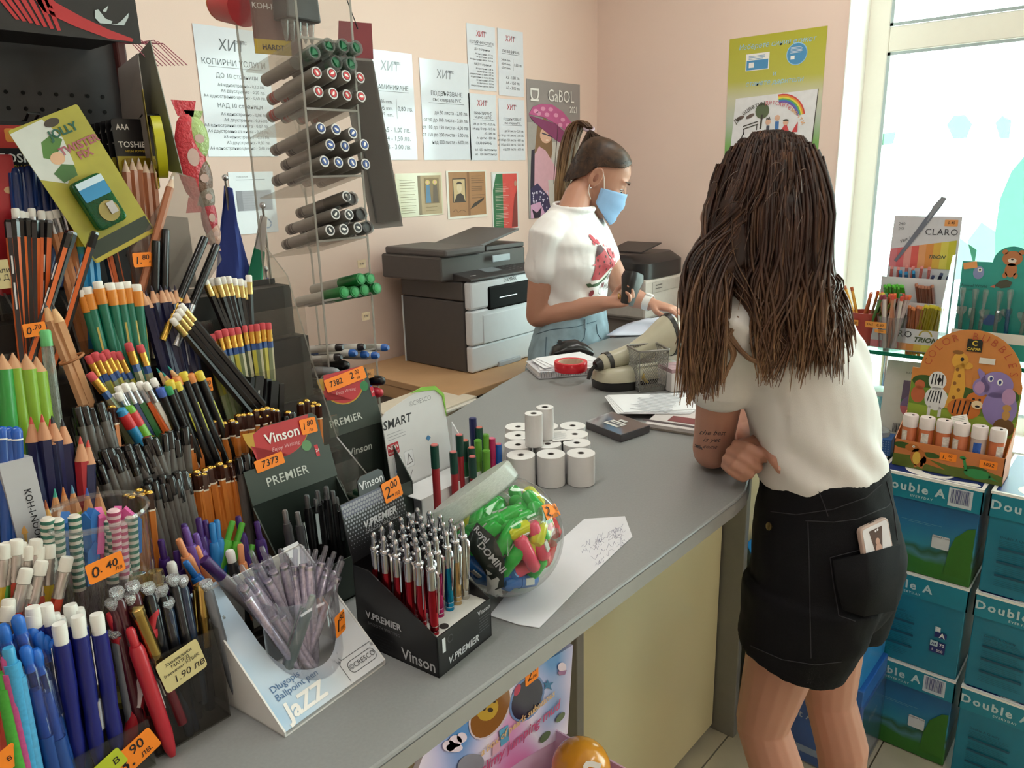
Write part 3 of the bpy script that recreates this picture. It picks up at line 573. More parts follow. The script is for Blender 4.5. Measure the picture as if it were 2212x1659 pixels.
# --- middle tier
mult = [pencil('pencil', c) for c in ('#d8d4ce', '#7a2230', '#1f2f5c', '#2f6a3c', '#d8602c', '#e2e0da')]
row(mult, .93,[(240,853),(253,835),(267,829),(281,828),(299,825),(313,827),(329,818),(254,848),(275,849),(291,845)],(45,90), 'plain pencil with silver ferrule and white eraser, middle tier', 'white eraser pencils in the middle', jit=3)
for hx, nm, tops in (('#3f62b8', 'blue', [(345,838)]),('#2f9a5a', 'green', [(362,833)]),('#d8c33c', 'yellow', [(380,825),(394,804),(428,803),(365,822)]),('#d98a4a', 'orange', [(410,808),(380,814)])):
    st = Stick('pencil', 'pencil', [('barrel', MB().lathe([(.0055,0),(.0055,.16)],10),[H('#101012', .3)]),('end_cap', MB().lathe([(.0056,.16),(.0056,.170),(.0045,.1715)],10),[H(hx, .45)]),('print', MB().box((0,-.0053,.11),(.0016,.0008,.04)),[H('#b8b43c', .5)])])
    row(st, .925, tops, (32,90), 'black pencil with %s end cap in the middle tier' % nm, ('black pencils with %s ends' % nm) if len(tops) > 1 else None, jit=1)
teal = lead('pencil', '#1f8f86', r=.005, tip='#1f8f86')
row(teal, .94,[(338,795),(350,803),(362,790)],(-30,-40) if 0 else (40,60), 'teal pencil point up under the navy and red ones', 'teal pencils', jit=2)
for hx, px, nm in (('#2a86b8', 258, 'blue'),('#6aa82c', 276, 'green')):
    st = Stick('pencil', 'pencil', [('barrel', MB().lathe([(.0065,0),(.0065,.14)],12),[H(hx, .35)]),('band', MB().lathe([(.0067,.14),(.0067,.158)],12),[H('#c22a2e', .4)]),('end_cap', MB().lathe([(.0062,.158),(.0055,.165),(.002,.167)],12),[H(hx, .4)])])
    row(st, .915,[(px, 882 - (px > 260) * 5)],(35,60), 'thick %s cartoon print pencil with red band' % nm, None)
fab = Stick('flat_pencil', 'pencil', [('barrel', MB().box((0,0,.0875),(.012,.007,.175)),[H('#121214', .4)]),('print', MB().box((0,-.0036,.13),(.0022,.0004,.05)),[H('#b8b8b8', .5)])])
row(fab, .955,[(540,814),(560,812),(577,818),(592,823),(606,829)], lambda k: (-16 + 2 * k, 95), 'flat black carpenter style pencil with silver lettering', 'flat black pencils', jit=1)
# --- the three tiers of gold ended and black ended pencils
og = capped('pencil', '#c4702c', '#3a1d14', .0053,.175,.021, ring='#e8dcc8', dm=GOLD)
gb = capped('pencil', '#5f5a56', '#08080a', .0055,.175,.022, n=10, rc=1.12, bsm=True)
A_ = [(321,949),(329,939),(330,950),(342,953),(349,938),(367,942),(405,932),(423,942),(433,936),(415,915),(425,912),(433,917),(448,907),(462,905),(482,909),(499,904),(506,907),(513,893),(524,892),(538,890),(553,882),(565,880),(575,877),(558,895),(573,893),(586,880),(595,882),(553,910),(620,886)]
row(og, .92, A_, lambda k: ((30,90) if A_[k][0] in (423,433) else (random.uniform(0,10),110)), 'orange pencil with brown band and gold dome, top tier', 'gold domed pencils, top tier', jit=3)
row(og, .925,[(649,867),(661,861),(673,873),(677,866),(686,870)],(0,110), 'orange gold domed pencil at the rack end by the marker tower', 'gold domed pencils, end bunch', jit=1)
B_ = [(405,1026),(407,1022),(423,1014),(425,1020),(439,1019),(442,1010),(453,1005),(464,1004),(470,1010),(473,997),(483,1003),(497,1000),(496,992),(565,968),(577,972),(562,988),(570,980)]
row(og, .878, B_, lambda k: (random.uniform(2,12),110), 'orange pencil with brown band and gold dome, middle tier', 'gold domed pencils, middle tier', jit=2)
row(og, .838,[(273,1064),(283,1068),(291,1061),(299,1053),(304,1063),(311,1057),(321,1058)],(6,110), 'orange pencil with gold dome, lowest tier behind the clear cup', 'gold domed pencils, lowest tier', jit=2)
row(og, .915,[(241,874)],(6,100), 'single orange gold domed pencil between the black ended ones', None)
def cluster(x0, y0, x1, y1, n, Y, dr, lab, grp, sl=-.25):
    pts = []; tries = 0
    while len(pts) < n and tries < 3000:
        tries += 1; x = random.uniform(x0, x1); y = random.uniform(y0, y1)
        if all(math.hypot(x - a, (y - b) * 1.1) > 12.5 for a, b in pts): pts.append((x, y))
    row(gb, Y, [(x, y + sl * (x - (x0 + x1) / 2)) for x, y in sorted(pts, key=lambda q: q[1])], dr, lab, grp, jit=2)
cluster(160,868,228,915,14,.91,(20,90), 'grey pencil with black dipped end, upper left bunch', 'black ended pencils, upper left bunch')
cluster(207,955,330,1000,24,.872,(24,80), 'grey pencil with black dipped end, long middle bunch', 'black ended pencils, middle bunch')
cluster(310,1022,402,1055,17,.85,(16,100), 'grey pencil with black dipped end, lower bunch', 'black ended pencils, lower bunch')
cluster(352,925,402,950,8,.90,(5,100), 'grey pencil with black dipped end, small bunch among gold domes', 'black ended pencils, small bunch')
cluster(506,978,556,1005,10,.875,(10,100), 'grey pencil with black dipped end beside the green pen box', 'black ended pencils, right bunch')
cluster(608,892,632,912,4,.915,(8,90), 'grey pencil with black dipped end near the rack end', 'black ended pencils, rack end')
# --- left column
lime = lead('triangular_pencil', '#7fa82a', r=.0085, n=12, cone=.016, tip='#b98a64', wood='#b98a64', L=.15)
row(lime, .90,[(27,762),(55,764),(78,770)],(18,200), 'fat lime green pencil at the left edge', 'fat lime pencils', jit=2)
gre2 = lead('triangular_pencil', '#2f8f3c', r=.0085, n=12, cone=.016, tip='#b98a64', wood='#b98a64', L=.15)
row(gre2,.895,[(4,764)],(14,200), 'fat dark green pencil at the photo edge', None)
click = Stick('click_eraser', 'pen', [('barrel', MB().lathe([(.006,0),(.006,.1),(.0055,.105)],12),[CLR('#e8efe8', 1,.1,.3, '#d8e0d8')]),('end_cap', MB().lathe([(.0062,.105),(.0058,.121),(.004,.123)],12),[H('#5cae6a', .4)])])
row(click, .92,[(97,712)],(12,110), 'clear stick eraser with green top', None)
nv = lead('jumbo_pencil', '#161a44', r=.0075, tip='#c2453c', wood='#c28a66', cone=.026); nvb = lead('jumbo_pencil', '#161a44', r=.0075, tip='#242028', wood='#c28a66', cone=.026); rdj = lead('jumbo_pencil', '#a8202a', r=.0075, tip='#c2453c', wood='#c28a66', cone=.026)
row([nv, nv, nvb, nv, nvb],.86,[(66,900),(90,895),(112,898),(108,905),(134,905)],(12,150), 'thick navy pencil with sharpened red or black point', 'thick navy pencils', jit=2)
row(nv, .85,[(190,950)],(-3,150), 'thick navy pencil right of the red one', None)
row(rdj, .852,[(173,943)],(4,150), 'thick red pencil with red point', None)
kbx = thing('pencil_box', 'white card box of blue ended pencils at the left edge', 'box', fr(ony(-6,1005,.80),(1,.02,0),(0,.12,1)))
MB().box((.015,-.075,-.01),(.028,.15,.022)).build('carton', H('#b4b4b8', .5), kbx); txt('KOH-I-NOOR', .0085, kbx, .018,-.055,.0015, INK, rot=-PI / 2, bold=.01)
blu = Stick('pencil', 'pencil', [('barrel', MB().lathe([(.0055,0),(.0055,.15)],12),[H('#1c4a94', .3)]),('ring', MB().lathe([(.0057,.15),(.0057,.1515)],12),[WHT]),('end_dome', MB().lathe([(.0056,.1515),(.0056,.158),(.004,.1615),(.0005,.163)],12),[H('#1f56b0', .25)])])
row(blu, .812,[(4,920),(19,921),(34,921)],(2,120), 'blue domed pencil in the white card box', 'blue domed pencils', jit=0)
for hx, top, nm in (('#3aa088', (118,1056), 'green'),('#c8702c', (136,1052), 'orange'),('#4f86a0', (155,1048), 'pale blue'),('#3a55a8', (187,1054), 'blue'),('#6a4a34', (210,1050), 'brown')):
    row(lead('pencil', '#9aa02c', r=.0065, tip=hx, wood='#c98a58', n=8, cone=.028),.822,[top],(8,120), 'magic pencil with %s core behind the clear cup' % nm, None)
wdl = lead('pencil', '#c09a58', r=.0058, tip='#a8552a', wood='#c9944c', n=6, cone=.03, bands=())
row(wdl, .80,[(40,1085),(80,1082),(86,1090),(98,1080)],(14,130), 'natural wood pencil with mixed colour core, left of the cup', 'mixed colour core pencils', jit=3)
# red packet and note at the left edge
o = thing('pen_packet', 'red pen packet at the left edge of the rack', 'packet', fr(ony(-15,470,1.045),(1,0,0),(0,0,1)))
MB().box((.012,-.01,-.006),(.04,.16,.014)).build('carton', H('#a8202a', .4), o, None, .002); art(o, [(H('#c9a27a', .5),[ell(.022,.03,.006,.004), ell(.024,-.01,.006,.004)])], z0=.0012)
o = tag(MB().prism(rect(-.03,-.016,.01,.016),.0006).build('shelf_note', H('#c8b98a', .7), None, fr(ony(0,593,.998),(1,0,0),(0,0,1))), 'beige shelf note at the left edge of the rack', 'note'); txt('Моли\nза Д', .008, o, 0,0,.001, INK)
def sticker(name, px, Y, w, h, lines, lab, rot=0, hx='#ff8a1e', lean=.05, dy=0):
    t = fr(ony(*px, Y),(math.cos(rot), dy, math.sin(rot)),(0, lean, 1))
    o = MB().prism(rrect(-w / 2,-h / 2, w / 2, h / 2, min(w, h) * .1,3),.0005).build(name, H(hx, .6, em=0), None, t); tag(o, lab, 'price tag')
    for s, sz, x, y in lines: txt(s, sz * h, o, x * w, y * h, .0009, H('#1c1414', .7, nz=0), shear=.15, bold=.008)
    return o
sticker('price_tag', (75,712),.955,.023,.015,(('0', .75,-.28,-.06),('.70', .5,.1,.15),('лв', .28,.2,-.3)), 'orange 0.70 price tag under the striped pencils')
sticker('price_tag', (308,561),.995,.024,.018,(('1.', .7,-.25,-.05),('80', .5,.15,.15),('лв', .25,.4,-.15)), 'orange 1.80 price tag under the sharpener card', rot=-.03)
sticker('price_tag', (449,831),.94,.012,.018,(('40', .45,0,.12),('лв', .3,.1,-.25)), 'narrow orange price tag beside the black pencils')
sticker('price_tag', (228,1226),.714,.033,.02,(('0', .75,-.3,-.02),('. 40', .55,.08,.05),('лв', .3,.32,-.25)), 'orange 0.40 price tag on the clear cup', rot=.08, lean=.02)

# ================================================================ PEGBOARD AND HANGING STOCK
pb = thing('pegboard_stand', 'dark perforated metal pegboard stand with printed header', 'display stand', (0,0,0))
gmtl = H('#3b3a3c', .5,.3, nz=.08)
hb = MB().box((.305,1.152,1.50),(.43,.004,.62)); hb.build('pegboard', gmtl, pb)
mb = MB()
for i in range(19):
    for j in range(12):
        mb.lathe([(.0026,0),(.0026,.0006)],8,0, fr((.13 + i * .0195,1.1496,1.40 + j * .0195),(1,0,0),(0,0,1)))
tag(mb.build('peg_hole', H('#0a0a0a', .9), pb), kind='stuff')
MB().box((.512,1.165,1.45),(.014,.05,.95)).build('side_rail', H('#4a1f1c', .5), pb, None, .003)
MB().box((.105,1.165,1.45),(.014,.05,.95)).build('side_rail', gmtl, pb, None, .003)
MB().box((.305,1.16,.985),(.44,.12,.06)).build('base', gmtl, pb, None, .004)
# header card standing out in front, with red stripes
h0 = ony(289,94,1.0); HZ = h0.z
MB().box((.295,1.0, HZ + .09),(.356,.004,.18)).build('header_card', H('#151213', .4), pb); MB().box((.295,1.075, HZ + .012),(.356,.146,.004)).build('header_return', H('#1c191a', .5), pb)
def hpatch(polys, m, y):
    mb = MB(); t = fr((0, y, 0),(1,0,0),(0,0,1))
    for p in polys: q = [ony(a, b, y) for a, b in p]; mb.add([(v.x, v.y, v.z) for v in q],[list(range(len(q)))])
    mb.build('header_print', m, pb)
rd = H('#b3252b', .4)
hpatch([[(55,-30),(88,-30),(120,5),(180,38),(240,66),(288,84),(286,90),(236,84),(160,56),(95,25)]] + [[(-20 + i * 19,-22 + i * 3),(-8 + i * 19,-22 + i * 3),(42 + i * 15,42 + i * 4),(34 + i * 15,42 + i * 4)] for i in range(7)], rd, .9972)
hpatch([[(205,22),(212,20),(228,40),(243,46),(240,52),(216,50),(205,38)],[(222,22),(234,12),(230,25),(224,26)],[(262,45),(278,28),(277,38),(268,55),(240,53),(252,52)]], H('#b9c4c6', .5),.9968)
# wire hooks
hk = H('#121212', .35)
def hook(px, Y, l, r=.0018):
    p = ony(*px, Y); o = MB().tube([(p.x, 1.148, p.z - .004),(p.x, 1.148 - l * .8, p.z),(p.x, 1.148 - l, p.z + .008),(p.x + .012,1.148 - l, p.z + .008),(p.x + .012,1.148 - l * .75, p.z + .001),(p.x + .012,1.148, p.z - .004)], r, 6).build('peg_hook', hk, pb)
hook((50,262),1.10,.07); hook((305,262),1.07,.085); hook((330,262),1.07,.085)
def blister(px, Y, w, h, head, words, lab, nb=4, small=None, grp=None, yaw=0):
    o = thing('battery_pack', lab, 'battery pack', fr(ony(*px, Y),(math.cos(yaw), math.sin(yaw),0),(0,0,1)), grp)
    MB().prism(rrect(-w / 2,-h, w / 2,0,.004),.0012).build('backing_card', H('#17161a', .35), o)
    art(o, [(H('#b8a83a', .4), rect(-w / 2 + .001,-h + .001, w / 2 - .001,-h * .52))] + ([(H('#b0302a', .4), rrect(-w * .36,-h * .26, w * .3,-h * .04,.003)),(H('#d98a3a', .4), rrect(-w * .2,-h * .2, w * .22,-h * .07,.003))] if nb else []), z0=.0014)
    txt(words, w * .17 if nb else w * .2, o, 0,-h * .36,.002, WHT, bold=.02); txt('HIGH POWER', w * .085, o, 0,-h * .45,.002, H('#d0b43c', .5, nz=0), bold=.01)
    if head: txt(head, w * .2, o, -w * .25,-h * .12,.002, WHT, sx=.8, bold=.01)
    for i in range(nb):
        b = MB().rod((-w * .36,-h * (.6 + i * .105),.006),(w * .36,-h * (.6 + i * .105),.006), h * .048, None, 10).build('battery', H('#7f95a8', .2,.8), o); txt(words, h * .045, b, 0,-h * (.6 + i * .105),.006 + h * .049, H('#22304a', .5, nz=0))
    if nb == 0: MB().prism(rrect(-w * .4,-h * .97, w * .4,-h * .55,.006),.01, T(0,0,.0012)).build('blister', CLR('#e8d860', 1,.08,.25, '#d8c040'), o)
    return o
blister((38,262),1.09,.085,.12, None, 'TOSHIBA', 'black and yellow battery pack hanging at the far left', 4)
for i in range(6): blister((222 + i * 12,272 - i * 3),1.13 - i * .012,.052,.09, 'AAA', 'TOSHIBA', 'small AAA battery pack stacked on the long hook' if i < 5 else 'front AAA battery pack with yellow blister on the hook', 0, grp='AAA packs on the hook' if i < 5 else None)
for px, hx, s, c in (((112,285), '#cfc8c4', 'Pro', '#a8323a'),((135,278), '#dfe2e6', 'DELTA', '#2a3a6a'),((105,296), '#8a8088', 'VOLTpower', '#2a2a3a')):
    o = thing('battery_card', 'hanging card reading %s behind the twister card' % s, 'card', fr(ony(*px, 1.12),(1,0,0),(0,0,1))); MB().prism(rect(-.02,-.05,.026,.01),.001).build('card', H(hx, .5), o); txt(s, .011, o, 0,0,.0015, H(c, .6, nz=0), bold=.01)
# twister sharpener card, tilted
tw = thing('sharpener_card', 'tilted green and yellow card holding a green sharpener', 'card', fr(ony(128,318,1.02),(.93,.06,.38),(-.36,.1,.93)) @ M.Scale(.78,4))
gy = H('#a8a03a', .4, nz=.2, ns=18)
MB().prism(rrect(-.052,-.17,.06,.045,.004),.0012).build('backing_card', gy, tw)
art(tw, [(H('#cfd2cc', .4),[(-.052,-.03),(-.052,.04),(.0,.043),(.012,.01),(.005,-.03),(-.02,-.05)]),(H('#4f7a34', .4),[(-.03,-.005),(-.02,.015),(0,.02),(.01,.008),(-.004,-.004),(-.02,-.012)]),(H('#d9ae8c', .4), ell(-.012,-.013,.011,.009)),(H('#3f6a34', .4),[(-.03,-.03),(-.012,-.022),(.004,-.03),(0,-.045),(-.024,-.047)]),(H('#3a2f24', .4),[ell(.01,.034,.012,.006)]),(H('#2a3628', .4), rect(-.05,-.165,.058,-.14)),(H('#b8a83c', .4), rect(-.05,-.169,.058,-.163))], z0=.0014)
txt('JOLLY', .017, tw, .018,.018,.0026, H('#1f5a48', .5, nz=0), bold=.035); txt('TWISTER\nFIX', .016, tw, .028,-.015,.0026, H('#a85a68', .5, nz=0), bold=.03, ls=.9)
gs = MB().prism(rrect(-.024,-.13,.026,-.052,.008),.018, T(0,0,.0012)).build('sharpener', CLR('#3fae7a', 1,.08,.35, '#3a9a6a'), tw, None, .003)
MB().prism(rrect(-.02,-.085,.024,-.055,.003),.0008, T(0,0,.0195)).build('label', H('#2f86b8', .4), gs); MB().prism(rect(-.02,-.065,.024,-.055),.0008, T(0,0,.0202)).build('label_top', H('#c4d8e4', .4), gs)
MB().lathe([(.016,0),(.016,.002)],20,0, T(.004,-.108,.0195)).build('dial', H('#9a8a4a', .4), gs); MB().box((.01,-.105,.0225),(.012,.018,.002)).build('blade', SILV, gs)
# grey backs of hanging cards, tape, sweets, clear bag
for k, (a, b, c, d, hx, lab) in enumerate((((254,148),(297,115),(330,360),(268,300), '#8f8884', 'grey card back hanging nearest the pegboard'),((296,120),(324,87),(394,378),(330,360), '#77766a', 'taller grey card back beside the yellow tape'))):
    Y = 1.085 - k * .01; P = [ony(*q, Y + dy) for q, dy in ((a, .03),(b, -.03),(c, -.03),(d, .03))]
    mb = MB(); off = V((.0015,.0008,0)); mb.add([*P, *[p + off for p in P]],[(0,1,2,3)[::-1],(4,5,6,7),(0,1,5,4),(1,2,6,5),(2,3,7,6),(3,0,4,7)])
    tag(mb.build('hanging_card', H(hx, .6)), lab, 'card')
ytp = thing('yellow_tape', 'bright yellow roll hanging edge on between grey cards', 'tape', fr(ony(343,318,1.06),(.36,.93,0),(0,0,1)))
mb = MB(); mb.lathe([(.028,-.006),(.04,-.006),(.04,.006),(.028,.006),(.028,-.006)],28,0, None, True, (0,0)); mb.build('roll', H('#c4c21e', .4), ytp); MB().prism(rrect(-.03,-.055,.03,.07,.003),.001, T(0,0,-.012)).build('backing_card', H('#8a7a2c', .5), ytp)
cndp = [((412,340), '#c22a38', .022,.06, 'red sweet packet hanging at the rack side'),((425,300), '#a8c07a', .018,.03, 'green sweet packet behind the red one'),((436,385), '#7a5f52', .016,.03, 'brown wrapped sweet packet below the green one'),((445,425), '#8a7f74', .013,.022, 'striped wrapped sweet hanging in the strip'),((452,470), '#b83a48', .012,.03, 'small red wrapped sweet near the strip end'),((461,505), '#c8a090', .011,.02, 'last pale wrapped sweet in the strip')]
for (px, hx, rx, rz, lab) in cndp:
    p = ony(*px, 1.07); o = thing('sweet_packet', lab, 'sweet', fr(p, (1,0,0),(.1,0,1)))
    MB().ball((0,0,0),(rx, rz, .008),0,14,8).build('wrapper', H(hx, .3, bump=.6, bs=180), o)
    for s in (-1,1): MB().prism([(-rx * .5, rz * .9 * s),(rx * .5, rz * .9 * s),(rx * .8, rz * 1.25 * s),(-rx * .8, rz * 1.25 * s)][::s],.0008).build('crimp', H(hx, .3, bump=.6, bs=180), o)
    art(o, [(H('#c8a8a0', .4), ell(0,0, rx * .4, rz * .2))], z0=.0082)
bgp = thing('clear_bag', 'clear cellophane bag with white card beside the pencils', 'bag', (0,0,0))
P = [ony(*q, 1.02) for q in ((372,372),(412,385),(470,560),(420,640),(300,640),(272,545),(345,440))]
mb = MB(); t = fr((0,1.02,0),(1,0,0),(0,0,1)); mb.prism([(p.x, p.z) for p in P][::-1],.012, t); mb.build('bag', CLR('#eceae8', 1.6,.12,.14, '#d8d4d0'), bgp)
P = [ony(*q, 1.024) for q in ((352,465),(405,470),(425,620),(330,630))]; MB().prism([(p.x, p.z) for p in P][::-1],.001, fr((0,1.024,0),(1,0,0),(0,0,1))).build('insert_card', H('#a8a09a', .6), bgp)
row(lead('pencil', '#a86a4a', r=.0055, tip='#d8d0c8', wood='#d0b49c', cone=.016),1.045,[(270,345),(285,342),(299,341),(313,347),(327,348)],(8,150), 'brown wood pencil with pale tip behind the twister card', 'brown wood pencils', jit=1)
row(lead('pencil', '#a86a4a', r=.005, tip='#d8d0c8', wood='#d0b49c', cone=.016),1.01,[(374,380)],(-32,90), 'single brown wood pencil leaning across the clear bag', None)
mb = MB()
for k in range(9): p = ony(250 + k * 9,95,1.14); mb.tube([(p.x, 1.17, p.z + .004),(p.x, 1.10, p.z - .002 * (k % 3)),(p.x + .01,1.06, p.z - .035)],.0007,5)
tag(mb.build('cord_bundle', H('#a85a68', .6)), 'thin pink cords hanging from the pegboard corner', 'cord', kind='stuff')
# ================================================================ FRONT BINS OF THE RACK
def pen(nm, body, top, r=.006, L=.14, rt=.0035, lt=.016, band=None, clip=None, tip=None, cat='pen', zs=.12, dome=False):
    """click pen: barrel, shoulder, push button, clip"""
    B = H(body, .3) if isinstance(body, str) else body; Tm = H(top, .35) if isinstance(top, str) else top
    zb = L - lt
    parts = [('barrel', MB().lathe([(r * .3,0),(r * .75,.012),(r, .03),(r, zb - .006),(r * .8, zb)],12),[B]),
             ('push_button', MB().lathe([(rt, zb - .002),(rt, L - .002),(rt * .8, L)] if not dome else [(rt, zb - .002),(rt * 1.1, L - rt),(rt * .8, L - rt * .3),(.0004, L)],10),[Tm])]
    if band: parts.append(('band', MB().lathe([(r * 1.04, zb * .30),(r * 1.04, zb * .36)],12),[H(band, .3) if isinstance(band, str) else band]))
    if clip: parts.append(('clip', MB().box((r + .0022,0, zb - .022),(.0012,.004,.044)).box((r + .001,0, zb - .002),(.003,.004,.003)),[H(clip, .3) if isinstance(clip, str) else clip]))
    return Stick(nm, cat, parts)
bin_ = CLR('#e2e0dc', .9,.08,.06, '#8f8a84'); bin2 = CLR('#efefea', .9,.06,.03, '#c8c4be')
def clearbox(name, label, x0, x1, y0, y1, z0, hf, hb, m=None, th=.002, cat='pen holder'):
    o = thing(name, label, cat, (x0, y0, z0)); w, d = x1 - x0, y1 - y0; m = m or bin_
    MB().box((w / 2, d / 2, th / 2),(w, d, th)).build('bottom', m, o)
    MB().box((w / 2, th / 2, hf / 2 + th),(w, th, hf)).build('front_wall', m, o)
    MB().box((w / 2, d - th / 2, hb / 2 + th),(w, th, hb)).build('rear_wall', m, o)
    for x in (th / 2, w - th / 2): MB().prism([(th, th),(d - th, th),(d - th, hb),(th, hf)], th * .9, fr((x - th * .45,0,0),(0,1,0),(0,0,1))).build('side_wall', m, o)
    return o
clearbox('pen_bin', 'clear plastic bin of red, gold and crystal pens with beige tag', .243,.322,.692,.732, CT, .105,.115)
clearbox('pen_bin', 'clear low front bin of blue pens at lower left', -.06,.238,.684,.734, CT, .05,.06, bin2)
# white eraser pencils with long silver ferrules, lower left
def lowp(hx): return Stick('eraser_pencil', 'pencil', [('barrel', MB().lathe([(.0052,0),(.0052,.13)],6,0, None, False),[H(hx, .4)]),('ferrule', MB().lathe([(.0055,.13)] + [(.0055 - .0004 * (i % 2),.132 + i * .0025) for i in range(10)],12),[H('#b9b0aa', .25,.7)]),('eraser', MB().lathe([(.0058,.155),(.0058,.166),(.005,.168)],12),[H('#dedad0', .8)])])
lo, ly, lgr, lr = lowp('#c8402a'), lowp('#c2a02a'), lowp('#3a8a34'), lowp('#b83a24')
row([ly, lgr, lo, lr],.758,[(8,1175),(19,1171),(35,1166),(44,1172),(61,1178),(78,1165),(84,1181),(92,1197),(106,1175),(113,1200)],(-10,110), 'bright pencil with long silver ferrule and white eraser, lower left', 'long ferrule eraser pencils', jit=4)
row([lo, lr],.745,[(91,1211),(146,1203),(58,1228),(73,1260)],(-30,110), 'red orange pencil with white eraser leaning over the blue pens', 'red orange eraser pencils', jit=3)
row([lo],.735,[(18,1294),(17,1308)],(-6,110), 'orange pencil with white eraser low at the left edge', 'low orange eraser pencils', jit=2)
# clear-barrel blue clickers, dark blue clickers with white tops
kl = Stick('gel_pen', 'pen', [('ink_tube', MB().lathe([(.0035,0),(.0052,.03),(.0052,.105)],12),[H('#1f4f9e', .3)]),('grip', MB().lathe([(.0062,.0),(.0068,.02),(.0068,.06)],12),[H('#1c4488', .35)]),('barrel', MB().lathe([(.0068,.0602),(.0068,.125),(.0045,.130)],12, cap=(0,0)),[CLR('#cfdcf2', 1.1,.06,.06, '#a8bcdc')]),('push_button', MB().lathe([(.0040,.122),(.0042,.130),(.0052,.136),(.0050,.143),(.003,.146)],12),[H('#1f66c0', .4)]),('print', MB().box((0,-.0071,.085),(.0018,.0004,.032)),[WHT])])
row(kl, .712,[(36,1330),(5,1349),(41,1351),(69,1355),(4,1366),(35,1369),(47,1380),(80,1365),(94,1374),(111,1383)], lambda k: (24,110), 'clear blue click pen in the front bin', 'clear blue click pens', jit=4)
row(kl, .700,[(53,1396),(75,1402)],(24,110), 'foremost clear blue click pen with white print', 'foremost clear blue pens', jit=2)
db = Stick('click_pen', 'pen', [('barrel', MB().lathe([(.004,0),(.0062,.012),(.0072,.03),(.0062,.05),(.0075,.085),(.0070,.125)],14),[H('#151c6e', .35)]),('push_button', MB().lathe([(.0058,.1245),(.0062,.140),(.0055,.144)],14),[H('#e4e2dc', .5)]),('inlay', MB().prism([(-.0005,.075),(.0022,.095),(.0012,.122),(-.0006,.122)],.0006, fr((.0012,-.0078,0),(1,.15,0),(0,0,1))),[WHT]),('label', MB().box((.002,-.0068,.045),(.007,.0012,.028)),[H('#b8b8bc', .5)])])
row(db, .722,[(70,1311),(70,1326),(98,1306),(115,1326),(127,1334),(151,1306),(167,1315)], lambda k: (14,110), 'dark blue click pen with white button, rear of the front bin', 'dark blue click pens, rear', jit=3)
row(db, .704,[(127,1347),(167,1331),(208,1326)], lambda k: (13,110), 'dark blue click pen with white button and barcode label, front', 'dark blue click pens, front', jit=1)
for hx, top, nm in (('#3f9ac8', (17,1399), 'sky blue'),('#c2508c', (14,1418), 'pink'),('#4a9ac4', (31,1430), 'pale blue'),('#4aa83a', (4,1452), 'green')):
    row(Stick('fibre_pen', 'pen', [('barrel', MB().lathe([(.0062,0),(.0062,.13)],12),[H(hx, .5, nz=.15, ns=300)]),('end_cap', MB().lathe([(.0048,.13),(.0048,.142),(.004,.144)],12),[H(hx, .35)])]),.694,[top],(18,110), '%s fibre pen at the lower left corner' % nm, None, jit=0)
# contents of the clear bin
redp = pen('roller_pen', '#b02632', '#b82a34', .0072,.15,.004,.02, dome=True)
redp.parts.append(('label', MB().box((.002,-.0072,.07),(.008,.001,.03)),[H('#b8a8a8', .5)]))
for top, Y, dr, lab in (((279,1355),.700,(42,140), 'red roller pen leaning in the clear bin, foremost'),((336,1313),.715,(-30,120), 'red roller pen behind the gold ones'),((236,1322),.72,(40,120), 'dark red pen at the left of the clear bin')):
    row(redp, Y, [top], dr, lab, None, jit=0)
gp = Stick('fountain_pen', 'pen', [('barrel', MB().lathe([(.005,0),(.0058,.07)],14),[H('#14161c', .2)]),('cap', MB().lathe([(.0063,.07),(.0066,.10),(.0060,.134)],14),[H('#b89a58', .2,1)]),('cap_top', MB().lathe([(.0068,.133),(.0068,.138),(.003,.140)],14),[H('#c8ac6a', .2,1)]),('clip', MB().box((.0085,0,.112),(.0012,.003,.045)),[H('#c8ac6a', .2,1)])])
gr = Stick('fountain_pen', 'pen', [('barrel', MB().lathe([(.005,0),(.0058,.07)],14),[H('#5a1c22', .25)]),('cap', MB().lathe([(.0063,.07),(.0066,.10),(.0060,.134)],14),[H('#b89a58', .2,1)]),('cap_top', MB().lathe([(.0068,.133),(.0068,.138),(.003,.140)],14),[H('#c8ac6a', .2,1)]),('label', MB().box((0,-.006,.05),(.006,.001,.02)),[WHT])])
row(gr, .705,[(293,1311)],(38,105), 'gold capped pen with maroon barrel in the clear bin', None)
row(gp, .722,[(386,1273)],(12,110), 'gold capped pen with black barrel', None); row(gp, .724,[(432,1258)],(4,110), 'gold capped pen with gold clip at the bin end', None)
cry = H('#cfd2d6', .08,.9, bump=1.0, bs=900)
dm = {}
for nm, body in (('black', '#15161c'),('navy', '#1c2c44'),('maroon', '#4a1a24'),('grey', '#6a6e74')):
    dm[nm] = Stick('crystal_pen', 'pen', [('barrel', MB().lathe([(.004,0),(.0055,.02),(.0055,.125),(.004,.128)],12),[H(body, .22)]),('crystal_top', MB().lathe([(.0035,.127),(.0072,.134),(.0062,.1385),(.004,.1385)],9,0, None, False),[cry])])
for nm, tops in (('black', [(318,1262),(347,1265),(329,1280),(372,1243)]),('navy', [(391,1246),(360,1294),(362,1325),(360,1338)]),('maroon', [(242,1294),(279,1283),(250,1272),(285,1259)]),('grey', [(249,1359),(443,1255)])):
    row(dm[nm],.717, tops, (20,110), '%s pen topped with a clear crystal in the bin' % nm, '%s crystal pens' % nm, jit=6)
ctop = Stick('crystal_pen', 'pen', [('barrel', MB().lathe([(.005,0),(.005,.115)],10),[H('#3a2a22', .3)]),('crystal_top', MB().lathe([(.004,.114),(.009,.130),(.0075,.142)],6,0, None, False),[CLR('#e8dcb8', 3,.05,.15, '#d8c890')])])
